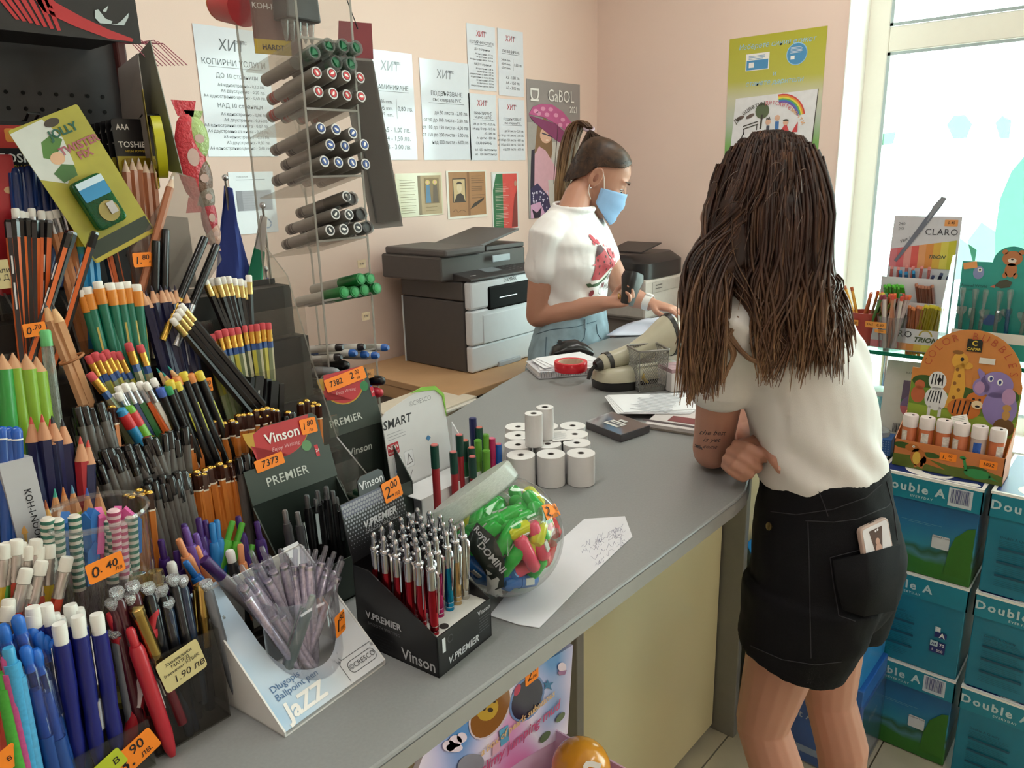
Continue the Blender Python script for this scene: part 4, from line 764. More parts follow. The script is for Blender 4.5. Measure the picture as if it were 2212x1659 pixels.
row(ctop, .727,[(297,1239),(335,1233)],(10,110), 'pen with a pale gold glass top at the back of the bin', 'glass topped pens', jit=2)
o = sticker('price_tag', (393,1438),.689,.044,.036,(('1.90 лв', .30,.1,-.25),), 'beige 1.90 price tag clipped to the clear bin', rot=.20, hx='#d2c48c', lean=.02)
txt('Химикалки\nМАПЕД\nfreewriter КЛИК', .0052, o, 0,.006,.0009, INK)
sticker('price_tag', (291,1628),.683,.044,.026,(('3.', .8,-.25,-.1),('90', .55,.1,.2),('лв.', .35,.2,-.25)), 'orange 3.90 price tag at the bottom edge of the blue pen bin', rot=.36, lean=.05)
sticker('price_tag', (238,1652),.683,.026,.02,(('в', .6,.2,0),), 'lime price tag left of the orange 3.90 tag', rot=.36, hx='#b8c42a', lean=.05)
sticker('price_tag', (3,1650),.682,.03,.02,(('в', .4,.2,0),), 'orange price tag in the bottom left corner', rot=.36, lean=.05)
# clear cup of rubber tipped sticks
CUP = V((.252,.766,.994)); cp = thing('clear_cup', 'round clear plastic cup of striped and coloured sticks', 'cup', CUP)
cpl = CLR('#fafafa', 1.2,.05,.02, '#d0d0d0')
MB().lathe([(.040,0),(.0405,.002),(.0465,.195),(.0475,.197),(.0455,.197),(.0395,.003)],40,0, None, True, (1,0)).build('cup_wall', cpl, cp)
MB().lathe([(.0475,.194),(.0490,.197),(.0475,.200)],40,0, None, True, (0,0)).build('rim', CLR('#f4f4f4', 2,.05,.25, '#d8d4d0'), cp)
MB().lathe([(.0405,.001),(.0405,.008)],30).build('label_band', H('#8a8426', .4), cp)
def striped(a, b): return Stick('rubber_stick', 'eraser', [('stem', MB().lathe([(.0042,0),(.0042,.12)],10),[CLR('#e8e0e0', 1,.1,.3, '#d8ccd0')]),('striped_end', MB().lathe([(.0062,.12 + i * .0035, i % 2) for i in range(16)] + [(.0062,.176,0),(.004,.178,0)],12),[H(a, .6), H(b, .6)])])
st1, st2 = striped('#cfc8bc', '#2f6a5a'), striped('#d8b8bc', '#b0486a')
pad = {}
for nm, hx in (('blue', '#1f62a8'),('pink', '#cc5a96')): pad[nm] = Stick('rubber_stick', 'eraser', [('stem', MB().lathe([(.0042,0),(.0042,.13)],10),[CLR('#e8e0e0', 1,.1,.3, '#d8ccd0')]),('wedge_end', MB().prism([(-.0075,.13),(.0075,.13),(.0075,.168),(.002,.175),(-.0075,.166)],.007, fr((0,.0035,0),(1,0,0),(0,0,1))),[H(hx, .6)])])
row(st1,.762,[(102,1118),(122,1120),(160,1112),(160,1154),(235,1120),(262,1135),(283,1112),(240,1140)], lambda k: (8,110), 'clear stick with green striped rubber end in the cup', 'green striped rubber sticks', lean=0, jit=4)
row(st2,.760,[(262,1128),(245,1100)],(6,110), 'clear stick with pink striped rubber end in the cup', 'pink striped rubber sticks', lean=0)
row(pad['blue'],.764,[(140,1106),(178,1106),(200,1096),(290,1108),(196,1168),(115,1165)],(4,110), 'blue wedge rubber stick in the clear cup', 'blue wedge rubber sticks', lean=0)
row(pad['pink'],.766,[(214,1096),(240,1102),(255,1094),(275,1095),(170,1158),(225,1150)],(-4,110), 'pink wedge rubber stick in the clear cup', 'pink wedge rubber sticks', lean=0)
# purple, blue, green and peach pens
def soft(hx, nm, tops, dr, Y=.79, bd=None, top=None, n=None):
    row(pen('gel_pen', bd or hx, top or hx, .0068,.15,.0036,.022), Y, tops, dr, '%s gel pen in the cluster before the orange pencils' % nm, ('%s gel pens' % nm) if len(tops) > 1 else None, jit=2)
soft('#3c1f68', 'purple', [(397,1132),(428,1119),(443,1124),(514,1115),(554,1127),(347,1166),(380,1190)],(14,110)); soft('#6a4a9a', 'lilac', [(422,1153),(400,1139)],(26,110),.785)
soft('#1f74b4', 'blue', [(458,1130),(468,1123)],(6,110),.785); soft('#4a9a2c', 'green', [(503,1125),(524,1129),(546,1176)],(-36,100),.785)
soft('#d2895c', 'peach', [(385,1165),(423,1180)],(42,100),.775); soft('#d2895c', 'short peach', [(519,1176)],(4,110),.77)
row(pen('gel_pen', '#141416', '#dcdad6', .0068,.15,.005,.016, dome=True),.77,[(495,1186),(368,1212)],(20,110), 'black gel pen with white ball top', 'white ball topped pens')
soft('#1f6ab8', 'bright blue', [(400,1213)],(60,90),.765); row(pen('gel_pen', H('#8a8488', .3), '#3a1a5c', .0068,.15,.0065,.03),.755,[(440,1208)],(76,78), 'grey barrelled pen with purple cap leaning right', None)
# ================================================================ CLEAR MARKER TOWER
TX, TY, TW, TD = .735,1.05,.104,.165
tw_ = thing('marker_tower', 'tall clear acrylic tower of marker pens with sloping shelves', 'display tower', (TX, TY, CT))
acr = CLR('#fbfbfa', .9,.05,.025, '#d8d4d0'); aed = CLR('#e0e0dc', .9,.1,.55, '#d2cec8')
HT = .86
for x in (.0015, TW - .0015): MB().box((x, TD / 2, HT / 2),(.003, TD, HT),0).build('side_panel', acr, tw_)
MB().box((TW / 2, TD - .0015, HT / 2),(TW - .006,.003, HT)).build('rear_panel', CLR('#fcfcfb', .9,.05,.012, '#d8d4d0'), tw_)
for x, y in ((.0015,-.0008),(TW - .0015,-.0008),(.0015, TD + .0008),(TW - .0015, TD + .0008)): MB().box((x, y, HT / 2),(.0032,.0016, HT)).build('panel_edge', aed, tw_)
MB().box((TW / 2, TD / 2,.004),(TW + .02, TD + .02,.008)).build('base_plate', acr, tw_)
SH = [onz and ony(*q, TY).z - CT for q in ((650,78),(655,232),(672,380),(683,520),(697,648),(706,775),(712,905))]
SLP = .035
def shelf_frame(k): return fr((0,0, SH[k]),(1,0,0),(0, TD, -SLP))
for k in range(len(SH)):
    MB().box((TW / 2, TD / 2 - .002,-.0017),(TW - .0064, TD - .008,.003)).build('shelf', CLR('#f4f4f2', .9,.05,.10, '#d8d4d0'), tw_, shelf_frame(k)); MB().box((TW / 2,-.0008,-.0017),(TW - .0064,.0016,.0034)).build('shelf_edge', aed, tw_, shelf_frame(k))
def marker(nm, body, cap, disc=None, r=.0092, L=.142, frosted=False, band=None, ring=None, smooth_cap=False):
    """marker whose cap is at the +z end"""
    parts = [('barrel', MB().lathe([(r * .6,0),(r, .004),(r, L * .62)],16),[H(body, .35)]),('cap', MB().lathe([(r * 1.05, L * .62),(r * 1.05, L - .002),(r * .98, L)] if not smooth_cap else [(r, L * .62),(r, L - .012),(r * .8, L - .003),(r * .4, L)],16),[H(cap, .35) if isinstance(cap, str) else cap])]
    if band: parts.append(('band', MB().lathe([(r * 1.015,.012),(r * 1.015,.02)],16).lathe([(r * 1.015,.023),(r * 1.015,.026)],16),[H(band, .4)]))
    if disc:
        d = MB().lathe([(r * .95, L + .0001),(r * .95, L + .0006)],20).lathe([(r * .72, L + .0006),(r * .72, L + .0010)],20,1).lathe([(r * .62, L + .001),(r * .62, L + .0013)],20,2)
        d.prism([(-r * .16,-r * .42),(r * .16,-r * .42),(r * .2, r * .1),(0, r * .45),(-r * .2, r * .1)],.0003, T(0,0, L + .0013),3); parts.append(('end_disc', d, [H('#d8d8d8', .4), H('#2a2a2c', .4), H(disc, .4), WHT]))
    if ring: parts.append(('end_ring', MB().lathe([(r * .55, L + .0001),(r * .7, L + .001),(r * .55, L + .001),(r * .3, L + .0014)],16),[H(ring, .4)]))
    s = Stick('marker', 'marker', parts); s.up = None; return s
grey = '#8c8782'
mk_r = marker('m', grey, '#85807b', '#c8343c', band='#a83232'); mk_b = marker('m', grey, '#77736e', '#2f4f94', band='#2a2a2e'); mk_k = marker('m', grey, '#77736e', '#1c1c20', band='#2a2a2e')
mk_g = Stick('marker', 'marker', [('barrel', MB().lathe([(.006,0),(.0098,.004),(.0098,.09)],16),[H('#7d7974', .35)]),('cap', MB().lathe([(.0108,.09),(.0115,.140),(.0108,.142),(.0088,.142),(.0085,.130)],16, cap=(0,0)),[CLR('#dfe4e2', 1,.1,.3, '#b8bab8')]),('plug', MB().lathe([(.0088,.12),(.0088,.139),(.0065,.141)],3,0, None, False).lathe([(.0085,.12),(.0085,.1385)],14),[H('#1d6a44', .35)])])
mk_kp = Stick('marker', 'marker', [('barrel', MB().lathe([(.006,0),(.0098,.004),(.0098,.09)],16),[H('#5a5652', .35)]),('cap', MB().lathe([(.0105,.09),(.0110,.140),(.009,.141),(.0088,.130)],16, cap=(0,0)),[CLR('#d4d4d4', 1,.1,.3, '#a8a8a8')]),('plug', MB().lathe([(.0092,.11),(.0092,.136)],14),[H('#2c2826', .35)])])
mk_gr = marker('m', '#c2beb4', '#1f7a3c', r=.0098, L=.145, ring='#2f9a52')
md_ = V((0,-TD, SLP)).normalized()
def tmark(st, pts, lab, grp, Y0=1.043, d=md_, jit=.03):
    for k, (px, py) in enumerate(pts):
        dd = V(d); dd.x += random.uniform(-jit, jit)
        st.put(ony(px, py, Y0 + random.uniform(-.004,.004)), dd, lab, grp)
tmark(mk_g, [(680,112),(712,97),(743,98),(772,102),(728,134),(760,137)], 'grey marker with green plug end on the top shelf of the tower', 'green plug markers')
tmark(mk_r, [(685,156),(718,158),(749,163),(779,167)], 'grey marker with red end disc, upper row', 'red disc markers, upper row'); tmark(mk_r, [(689,197),(721,201),(751,205),(781,208)], 'grey marker with red end disc, lower row', 'red disc markers, lower row')
tmark(mk_b, [(694,276),(727,279),(763,287)], 'grey marker with blue end disc, top of three rows', 'blue disc markers, top row'); tmark(mk_b, [(714,312),(746,315),(788,312)], 'grey marker with blue end disc, middle of three rows', 'blue disc markers, middle row'); tmark(mk_b, [(702,348),(732,350),(762,351),(791,354)], 'grey marker with blue end disc, bottom of three rows', 'blue disc markers, bottom row')
tmark(mk_k, [(750,424)], 'single grey marker with black disc atop the black rows', None); tmark(mk_k, [(726,462),(755,463)], 'grey marker with black end disc, upper row', 'black disc markers, upper row'); tmark(mk_k, [(714,497),(744,495),(774,491)], 'grey marker with black end disc, bottom row', 'black disc markers, bottom row')
tmark(mk_kp, [(763,428),(783,461),(797,490)], 'grey marker with dark plug end at the right of the tower', 'dark plug markers')
tmark(mk_gr, [(781,602),(801,601)], 'grey barrel marker with green cap, upper pair', 'green capped markers, upper'); tmark(mk_gr, [(745,631),(768,630),(789,626),(816,622)], 'grey barrel marker with green cap, lower row', 'green capped markers, lower')
def wb(c): return Stick('whiteboard_marker', 'marker', [('cap', MB().lathe([(.0045,0),(.0062,.004),(.0062,.05)],12),[H(c, .3)]),('barrel', MB().lathe([(.0066,.05),(.0066,.112)],12),[H('#c9c5be', .35)]),('end_plug', MB().lathe([(.0066,.112),(.0066,.119),(.004,.124)],12),[H(c, .3)]),('print', MB().box((0,-.0064,.085),(.004,.0008,.03)),[H('#3a3a3c', .5)])])
wk, wbl = wb('#2a2526'), wb('#2a5ca8')
tmark(wk, [(741,750),(788,749),(738,771)], 'slim whiteboard marker with black cap in the tower', 'slim black whiteboard markers', 1.035, V((.35,-.95,.12))); tmark(wbl, [(839,751),(770,763),(795,766),(818,768)], 'slim whiteboard marker with blue cap in the tower', 'slim blue whiteboard markers', 1.03, V((.30,-.95,.06)))
def dm_(c): return marker('m', '#141214', c, r=.0092, L=.15, smooth_cap=True)
for hx, pts, nm in (('#151315', [(771,811),(739,833),(763,833),(829,823),(752,790)], 'black'),('#8a8c90', [(730,806),(786,829)], 'grey'),('#1f3f9e', [(803,842)], 'blue'),('#c22a3a', [(825,849)], 'red'),('#14582c', [(785,852),(750,863),(738,885)], 'green')):
    tmark(dm_(hx), pts, 'fat permanent marker with %s cap in the tower bottom' % nm, ('fat %s capped markers' % nm) if len(pts) > 1 else None, 1.03, V((.1,-1,.08)))
o = thing('marker_box', 'smoky clear box of black markers in the tower bottom', 'box', fr((TX + .004,1.05, CT + .165),(1,0,0),(0,1,0))); MB().box((.05,.075,.025),(.09,.13,.05)).build('sleeve', CLR('#55524f', 1,.1,.3, '#2a2826'), o, None, .004)
for q in ((781,570),(790,683)): P = ony(*q, TY + TD - .004); tagcard(tw_, fr((P.x - TX, TD - .0045, P.z - CT),(1,0,0),(0,0,1)),.02,.016,(('0.90', .4,0,0),), '#c8a884')
sticker('price_tag', (797,808), TY - .003,.022,.015,(('04.', .5,0,0),), 'orange price tag on the tower front near the bottom', hx='#d89a5c', lean=0)
# things on the tower top and the card hung on its side
o = thing('brand_card', 'small red and white display card inside the tower top', 'card', fr(ony(585,60,1.16),(1,-.2,0),(0,0,1))); MB().prism(rect(-.03,-.04,.05,.09),.002).build('card', H('#7a5a54', .5), o); txt('KOH-I-NOOR', .012, o, .008,.03,.003, WHT); art(o, [(H('#c8a83c', .5), rect(-.03,-.04,.03,-.018))], z0=.0022); txt('HARDT', .011, o, 0,-.03,.003, INK, bold=.02)
o = thing('marker_bunch_holder', 'dark bunch of clear pointed caps hanging in the tower top', 'pen holder', fr(ony(640,40,1.13),(1,0,0),(0,0,1)))
MB().prism([(-.028,.05),(.03,.05),(.034,-.006),(-.03,-.004)],.04, T(0,0,-.02)).build('dark_sleeve', H('#3c3a3a', .4), o, None, .003)
for i in range(5): MB().lathe([(.007,0),(.003,-.03),(.001,-.034)][::-1],10,0, T(-.022 + i * .012,-.004,0) @ RX(-PI / 2) @ RX(PI / 2) if 0 else fr((-.022 + i * .012,-.002,0),(1,0,0),(0,0,-1))).build('clear_point', CLR('#e0e0e0', 2,.05,.3, '#c8c8c8'), o)
o = thing('hang_card', 'grey card with red top hanging at the right of the tower', 'card', fr(ony(772,60,1.125),(.95,-.3,0),(.06,.03,1)) @ M.Scale(1.08,4))
mb = MB(); mb.prism([(-.036,-.045),(.02,-.045),(.05,-.31),(-.006,-.312)][::-1],.0012, T(0,0,0)); mb.build('card_back', H('#7d7672', .5), o)
MB().prism([(-.022,-.05),(.018,-.05),(.046,-.30),(.002,-.302)][::-1],.008, T(0,0,.0013)).build('blister', CLR('#dcdcdc', 1,.1,.35, '#8c8682'), o)
MB().prism([(-.03,.008),(.024,.008),(.022,-.045),(-.037,-.045)][::-1],.0014).build('card_top', H('#7d2c34', .5), o); MB().tube([(0,-.002,.002),(-.012,.03,.004),(-.018,.05,.004)],.0008,5).build('hook', hk, o)
o = tag(MB().lathe([(.0,0),(.03,.0),(.026,.07),(.010,.1)],16,0, fr(ony(528,15,1.2),(1,0,0),(0,.2,-1))).build('paper_pennant', H('#b8252c', .5)), 'red and yellow pennant tip at the top beside the tower', 'pennant')
MB().lathe([(.0265,.068),(.0105,.1005)],16,0, fr(ony(528,15,1.2),(1,0,0),(0,.2,-1))).build('yellow_tip', H('#d8a83a', .5), o)
# little table flags behind the tower
def flag(base, top, poly, cols, lab):
    o = thing('table_flag', lab, 'flag', (0,0,0)); MB().lathe([(.035,0),(.035,.006),(.012,.012)],20,0, T(base[0], base[1],.7405)).build('flag_base', H('#c8b070', .3,.6), o)
    MB().rod((base[0], base[1],.75), top, .0028, None, 8).build('pole', H('#6a6660', .3,.6), o); MB().ball(tuple(V(top) + V((0,0,.006))),.007,0,10,8).build('finial', SILV, o)
    n, m = 10,8
    mb = MB(); A, B, C_, D = [V(p) for p in poly]
    for i in range(n + 1):
        for j in range(m + 1):
            u, v = j / m, i / n; p = A.lerp(B, u).lerp(D.lerp(C_, u), v); mb.v.append((p.x, p.y + .012 * math.sin(u * 7 + v * 2), p.z))
    for i in range(n):
        for j in range(m): k = i * (m + 1) + j; mb.f.append([k, k + 1, k + m + 2, k + m + 1]); mb.m.append(min(len(cols) - 1, int(i * len(cols) / n))); mb.s.append(True)
    f = mb.build('cloth', [H(c, .8) for c in cols], o); sd = f.modifiers.new('th', 'SOLIDIFY'); sd.thickness = .0012
P = lambda px, py, Y: ony(px, py, Y)
b1 = P(487,390,1.6); flag((b1.x - .004,1.6), b1,[P(487,400,1.6), P(499,410,1.6), P(555,620,1.58), P(472,610,1.6)],['#22347a'], 'small dark blue table flag behind the pencil rack')
b2 = P(568,450,1.58); flag((b2.x + .004,1.58), b2,[P(566,465,1.58), P(573,470,1.58), P(574,740,1.56), P(522,690,1.58)],['#b9b4ae', '#b9b4ae', '#b9b4ae', '#1f7a58', '#1f7a58', '#1f7a58', '#1f7a58', '#9a2a30', '#9a2a30', '#2f4f9a'], 'small white, green and red table flag beside the tower')
b3 = P(585,590,1.6); flag((b3.x + .012,1.64),(b3.x + .012,1.64, b3.z),[P(578,600,1.63), P(590,600,1.63), P(596,680,1.63), P(574,790,1.63)],['#2f56a8', '#2f8a6a', '#d0d4d8', '#d0d4d8', '#d0d4d8', '#d0d4d8'], 'small blue and white pennant half hidden by the tower')
# ================================================================ COUNTER GOODS
Z = CT + .0008
og_ = '#ff8a1e'
def pen_at(st, top, base, lab, grp=None): return st.put(top, V(top) - V(base), lab, grp)
# two green pen dispensers
gd, gd2 = H('#39443e', .42, nz=.04), H('#2a332e', .42, nz=.04)
def dispenser(o3, w, d, lab, words, tag1, tab, bh):
    o = thing('pen_dispenser', lab, 'pen display', T(*o3)); t_ = .0018
    MB().box((w / 2, t_ / 2,.03),(w, t_, .06)).build('front_wall', gd, o)
    MB().box((w / 2, d / 2,.001),(w, d, .002)).build('bottom', gd2, o)
    for x in (t_ / 2, w - t_ / 2): MB().prism([(0,0),(d, 0),(d, bh),(.0,.06)], t_, fr((x - t_ / 2,0,0),(0,1,0),(0,0,1))).build('side_wall', gd2, o)
    MB().box((w / 2, d - t_ / 2, bh / 2),(w, t_, bh)).build('rear_wall', gd2, o)
    hb = fr((0, d - .001, bh),(1,0,0),(0,.30,1))
    b = MB().prism([(0,0),(w, 0),(w, .045)] + tab + [(0,.045)],.0018).build('header', gd, o, hb)
    return o, b
w1 = .132
d1, b1 = dispenser((.462,.782, CT), w1,.07, 'dark green pen dispenser with red crest, beside the gold domed pencils', 0,0,[(.124,.045),(.124,.088),(.118,.094),(.04,.094),(.026,.088),(.022,.045)],.148)
art(b1,[(H('#b8902c', .4), ell(.062,.092,.05,.044,24,180,345)),(H('#b32a30', .4),[(.0225,.05)] + ell(.062,.088,.046,.040,20,200,330) + [(.112,.0935),(.04,.0935),(.026,.088)]),(H('#c22a38', .4), rect(.108,.034,.1135,.05)),(H('#5a8a5a', .4), ell(.097,.053,.0075, None, 18))], z0=.002)
txt('Vinson', .019, b1,.066,.076,.0032, WHT, bold=.02); txt('Enjoy Writing', .0075, b1,.066,.061,.0032, H('#d8a8a8', .5, nz=0), shear=.3); txt('PREMIER', .0165, b1,.058,.022,.0024, H('#c9cfc8', .4, nz=0), bold=.008, sp=1.05); txt('24', .006, b1,.1108,.042,.0032, WHT)
tagcard(b1, T(.038,.047,.0026) @ RZ(.05),.042,.016,(('7373', .8,0,0),)); tagcard(b1, T(.107,.078,.0034) @ RZ(-.03),.025,.021,(('1', .6,-.3,0),('80', .5,.1,.15),('лв', .3,.1,-.28)))
d2_, b2_ = dispenser((.662,.915, CT),.125,.07, 'dark green pen dispenser with a 7382 tag, behind the first one', 0,0,[(.12,.045),(.12,.094),(.112,.10),(.035,.10),(.027,.094),(.027,.045)],.15)
art(b2_, [(H('#b8902c', .4), ell(.068,.095,.047,.050,24,180,360)),(H('#b8323a', .4),[(.0275,.06)] + ell(.068,.092,.043,.045,20,200,340) + [(.112,.0995),(.035,.0995)]),(H('#2f7a48', .4), ell(.107,.066,.0085, None, 18)),(H('#c22a38', .4), rect(.117,.045,.1235,.062))], z0=.002)
txt('PREMIER', .0165, b2_, .055,.02,.0024, H('#c9cfc8', .4, nz=0), bold=.008, sp=1.05); txt('Enjoy Writing', .007, b2_, .068,.066,.0032, H('#d8a8a8', .5, nz=0), shear=.3); txt('24', .006, b2_, .1203,.053,.0032, WHT)
tagcard(b2_, T(.074,.085,.0034) @ RZ(.10),.082,.021,(('7382', .62,-.25,0),('2', .75,.15,.05),('00', .45,.3,.2),('лв', .3,.3,-.25)))
txt('Vinson', .018, d2_, .075,.0,0, H('#c9cfc8', .4, nz=0), bold=.015, t=fr((0,.0675,.115),(1,0,0),(0,0,1)))
bp = pen('click_pen', '#121214', H('#6f7072', .3,.6),.0058,.145,.0035,.018, clip=H('#d8dce0', .15,1)); gp2 = pen('click_pen', '#4a4a4e', H('#8a8a8c', .3,.6),.0058,.145,.0035,.018, clip=H('#d8dce0', .15,1))
for q in ((662,1069),(685,1060),(682,1077),(704,1051),(705,1069),(718,1060),(726,1074)): t = ony(*q, .822); pen_at(bp, t, t + V((.0,-.004,-.14)), 'black click pen with grey button in the first green dispenser', 'black pens in the green dispenser')
for q, l in (((615,1102), 'left'),((642,1106), 'right')): t = ony(*q, .80); pen_at(gp2, t, t + V((.004,-.006,-.14)), 'grey click pen standing at the front %s of the green dispenser' % l)
for q in ((748,1065),(742,1058)): t = ony(*q, .93); pen_at(bp, t, t + V((0,-.01,-.14)), 'black click pen in the second green dispenser', 'black pens in the second dispenser')
for q in ((787,1032),(800,1030)): t = ony(*q, .945); pen_at(bp, t, t + V((0,-.01,-.14)), 'black click pen by the lettering of the second dispenser', 'black pens at the second dispenser')
o = thing('glue_tube_box', 'dark green bottle box between the dispensers and the black pen box', 'box', T(.60,.80, CT)); MB().box((.02,.02,.06),(.04,.05,.12)).build('carton', H('#14241c', .4), o, None, .003); MB().box((.02,.02,.122),(.03,.03,.01)).build('lid', H('#1c3a2a', .3), o, None, .003); MB().prism(rect(.004,.01,.022,.05),.0006, fr((0,-.0055,0),(1,0,0),(0,0,1))).build('label', H('#a8a08a', .6), o)
# black pen box
bx0, by0, bw, bd = .506,.564,.100,.128
bt = T(bx0, by0, CT) @ RZ(.10); bk = thing('pen_box', 'black display box of metallic click pens at the counter edge', 'pen display', bt)
kb, kb2 = H('#101012', .38), H('#17171a', .38); t_ = .0016
MB().box((bw / 2, t_ / 2,.026),(bw, t_, .052)).build('front_wall', kb, bk)
for x in (0, bw - t_): MB().prism([(0,0),(bd, 0),(bd, .105),(bd * .80,.105),(.0,.052)], t_, fr((x, 0,0),(0,1,0),(0,0,1))).build('side_wall', kb, bk)
MB().box((bw / 2, bd - t_ / 2,.055),(bw, t_, .11)).build('rear_wall', kb, bk); MB().box((bw / 2, bd / 2,.001),(bw, bd, .002)).build('bottom', kb, bk)
MB().box((bw / 2, bd / 2,.048),(bw - .004, bd - .004,.0012)).build('white_insert', H('#e4e2de', .5), bk)
hd_ = MB().prism([(0,0),(bw, 0),(bw, .072),(.078,.072),(.076,.090),(.07,.094),(.04,.094),(.034,.090),(.032,.072),(0,.072)],.0018).build('header', kb2, bk, fr((0, bd - .0005,.108),(1,0,0),(0,.22,1)))
dots = []
for i in range(22):
    for j in range(13):
        r = .0021 * (j / 12) ** .8 + .0002; dots.append(ell(.003 + i * .0045 + (j % 2) * .0022,.012 + j * .0046, r, None, 6))
art(hd_, [(H('#55556a', .4), rect(.001,.055, bw - .001,.0715)),(H('#8c8c94', .4), dots)], z0=.002)
txt('V.PREMIER', .0125, hd_, .055,.036,.0026, H('#c8c8cc', .4, nz=0), bold=.03, shear=.25); txt('SMOOTH WRITING', .0058, hd_, .056,.027,.0026, H('#b8b8bc', .4, nz=0), sp=1.15); txt('Vinson', .0145, hd_, .055,.082,.0022, H('#c8c8cc', .4, nz=0), bold=.012)
tagcard(hd_, T(.084,.062,.003) @ RZ(.05),.032,.026,(('2.', .8,-.2,-.05),('00', .5,.12,.2),('лв', .3,.2,-.28)))
ff = fr((0,-.0003,0),(1,0,0),(0,0,1)); sf = fr((-.0003, bd, 0),(0,-1,0),(0,0,1)); wl_ = H('#b9bcc0', .4, nz=0)
txt('V.PREMIER', .0125, bk, .045,.012,.0002, wl_, bold=.02, shear=.2, t=ff); txt('Vinson', .009, bk, .086,.043,.0002, wl_, bold=.012, t=ff)
art(bk, [(H('#c8ccd0', .5), rect(.008,.028,.0135,.046))] + [lines(.075,.098,.036,.018,6, H('#5a5c60', .6),.0008)] + [(H('#4a4c50', .5), arcband(.022,.04,.004,.005,0,350,16))], t=ff, z0=.0001)
txt('V.PREMIER', .0125, bk, .045,.045,.0002, wl_, bold=.02, shear=-.0, t=sf); txt('SMOOTH WRITING', .006, bk, .045,.034,.0002, H('#6a6c70', .5, nz=0), t=sf); txt('Vinson', .021, bk, .098,.012,.0002, wl_, bold=.015, t=sf, al='CENTER', sx=.9); art(bk, [lines(.02,.06,.022,.006,5, H('#3a3c40', .6),.0006)], t=sf, z0=.0001)
def metal(hx):
    C_ = H(hx, .22,.85, nz=.06); ch = H('#c8cacf', .1,1, nz=0)
    return Stick('metal_pen', 'pen', [('barrel', MB().lathe([(.0048,0,1),(.0052,.002,0),(.0052,.008,1),(.0054,.009,0),(.0052,.010),(.0052,.014,1),(.0054,.015,0),(.0052,.016),(.0052,.060)],14),[C_, ch]),('top_sleeve', MB().lathe([(.0052,.0601),(.0050,.083),(.0055,.0835),(.0060,.0865),(.0050,.0885),(.0038,.089)],14),[ch]),('push_button', MB().lathe([(.0034,.0889),(.0032,.100),(.0036,.102),(.0020,.1055),(.0004,.106)],12),[ch]),('clip', MB().tube([(.0055,0,.084),(.0085,0,.081),(.0088,0,.070),(.0072,0,.043),(.0066,0,.031)],[.0016,.0018,.0018,.0013,.0009],6),[ch])])
mred, mmag, mblu, mgol, msil = [metal(h) for h in ('#a01f2c', '#b02a66', '#1583b0', '#c0a070', '#b8b4ac')]
holes = MB()
for r_i in range(6):
    for c_i in range(6):
        x, y = .0105 + c_i * .0158,.012 + r_i * .0178
        if r_i == 0 and c_i > 0:
            if c_i == 1: holes.lathe([(.0056,.0487),(.0056,.0492)],18,0, T(x, y, 0))
            continue
        s_ = (mred, mred, mmag, mblu, mgol, msil)[c_i] if r_i else mred
        nm = {id(mred): 'red', id(mmag): 'magenta', id(mblu): 'blue', id(mgol): 'gold', id(msil): 'silver'}[id(s_)]
        P0 = bt @ V((x, y, .045)); l = '%s metallic click pen with chrome top in the black box' % nm
        if r_i == 0: l = 'foremost red metallic pen, alone in the front row'
        s_.put(P0 + V((random.uniform(-.001,.001), random.uniform(-.001,.001),.106)), V((0,0,1)), l, None if r_i == 0 else '%s metallic pens' % nm, spin=random.uniform(-1.9,-1.2))
holes.build('empty_hole', H('#2a2420', .8), bk)
# wedge shaped white and blue dispenser
jx, jw, jd, jh = .340,.146,.135,.118
jt = T(jx, .618, CT) @ RZ(.10); jz = thing('wedge_dispenser', 'white wedge shaped dispenser of pearly clear pens with blue front', 'pen display', jt)
jwh = H('#e6e6e4', .4, nz=.02); sl = math.hypot(jd, jh)
for x in (0, jw - .002): MB().prism([(0,0),(jd, 0),(jd, jh),(jd - .006, jh),(0,.006)],.002, fr((x, 0,0),(0,1,0),(0,0,1))).build('side_wall', jwh, jz)
MB().box((jw / 2, jd / 2,.001),(jw, jd, .002)).build('bottom', jwh, jz); MB().box((jw / 2, jd - .001, jh / 2),(jw, .002, jh)).build('rear_wall', jwh, jz)
# sloping front with a round topped cut-out, built from strips
sf_ = fr((0,0,.006),(1,0,0),(0, jd, jh - .006)); hc, hw, hy0 = (.078,.046,.036)
mb = MB(); N = 24
def hole_y(x):
    u = (x - hc) / hw; return sl if abs(u) >= 1 else hy0 + .056 * (1 - math.sqrt(max(0,1 - u * u)))
xs = [0,.012,.022] + [hc - hw + .0001 + 2 * (hw - .0001) * (1 - math.cos(PI * i / N)) / 2 for i in range(N + 1)] + [.132, jw]
for a, b in zip(xs, xs[1:]):
    for z in (0,-.0016):
        k = len(mb.v); inside = abs((a + b) / 2 - hc) < hw; ya, yb = (hole_y(a), hole_y(b)) if inside else (sl, sl)
        if inside and a < hc - hw + .001: ya = hy0 + .056
        if inside and b > hc + hw - .001: yb = hy0 + .056
        mb.add([(a, 0, z),(b, 0, z),(b, yb, z),(a, ya, z)],[(0,1,2,3) if z == 0 else (3,2,1,0)])
slm = bpy.data.materials.new('blue_fade_print'); slm.use_nodes = True; t4 = slm.node_tree; p4 = t4.nodes['Principled BSDF']; p4.inputs['Roughness'].default_value = .25
tc4 = t4.nodes.new('ShaderNodeTexCoord'); n4 = t4.nodes.new('ShaderNodeTexNoise'); n4.inputs['Scale'].default_value = 14; sp4 = t4.nodes.new('ShaderNodeSeparateXYZ'); mp = t4.nodes.new('ShaderNodeMath'); mp.operation = 'MULTIPLY_ADD'; mp.inputs[1].default_value = 6; ad4 = t4.nodes.new('ShaderNodeMath'); ad4.operation = 'ADD'
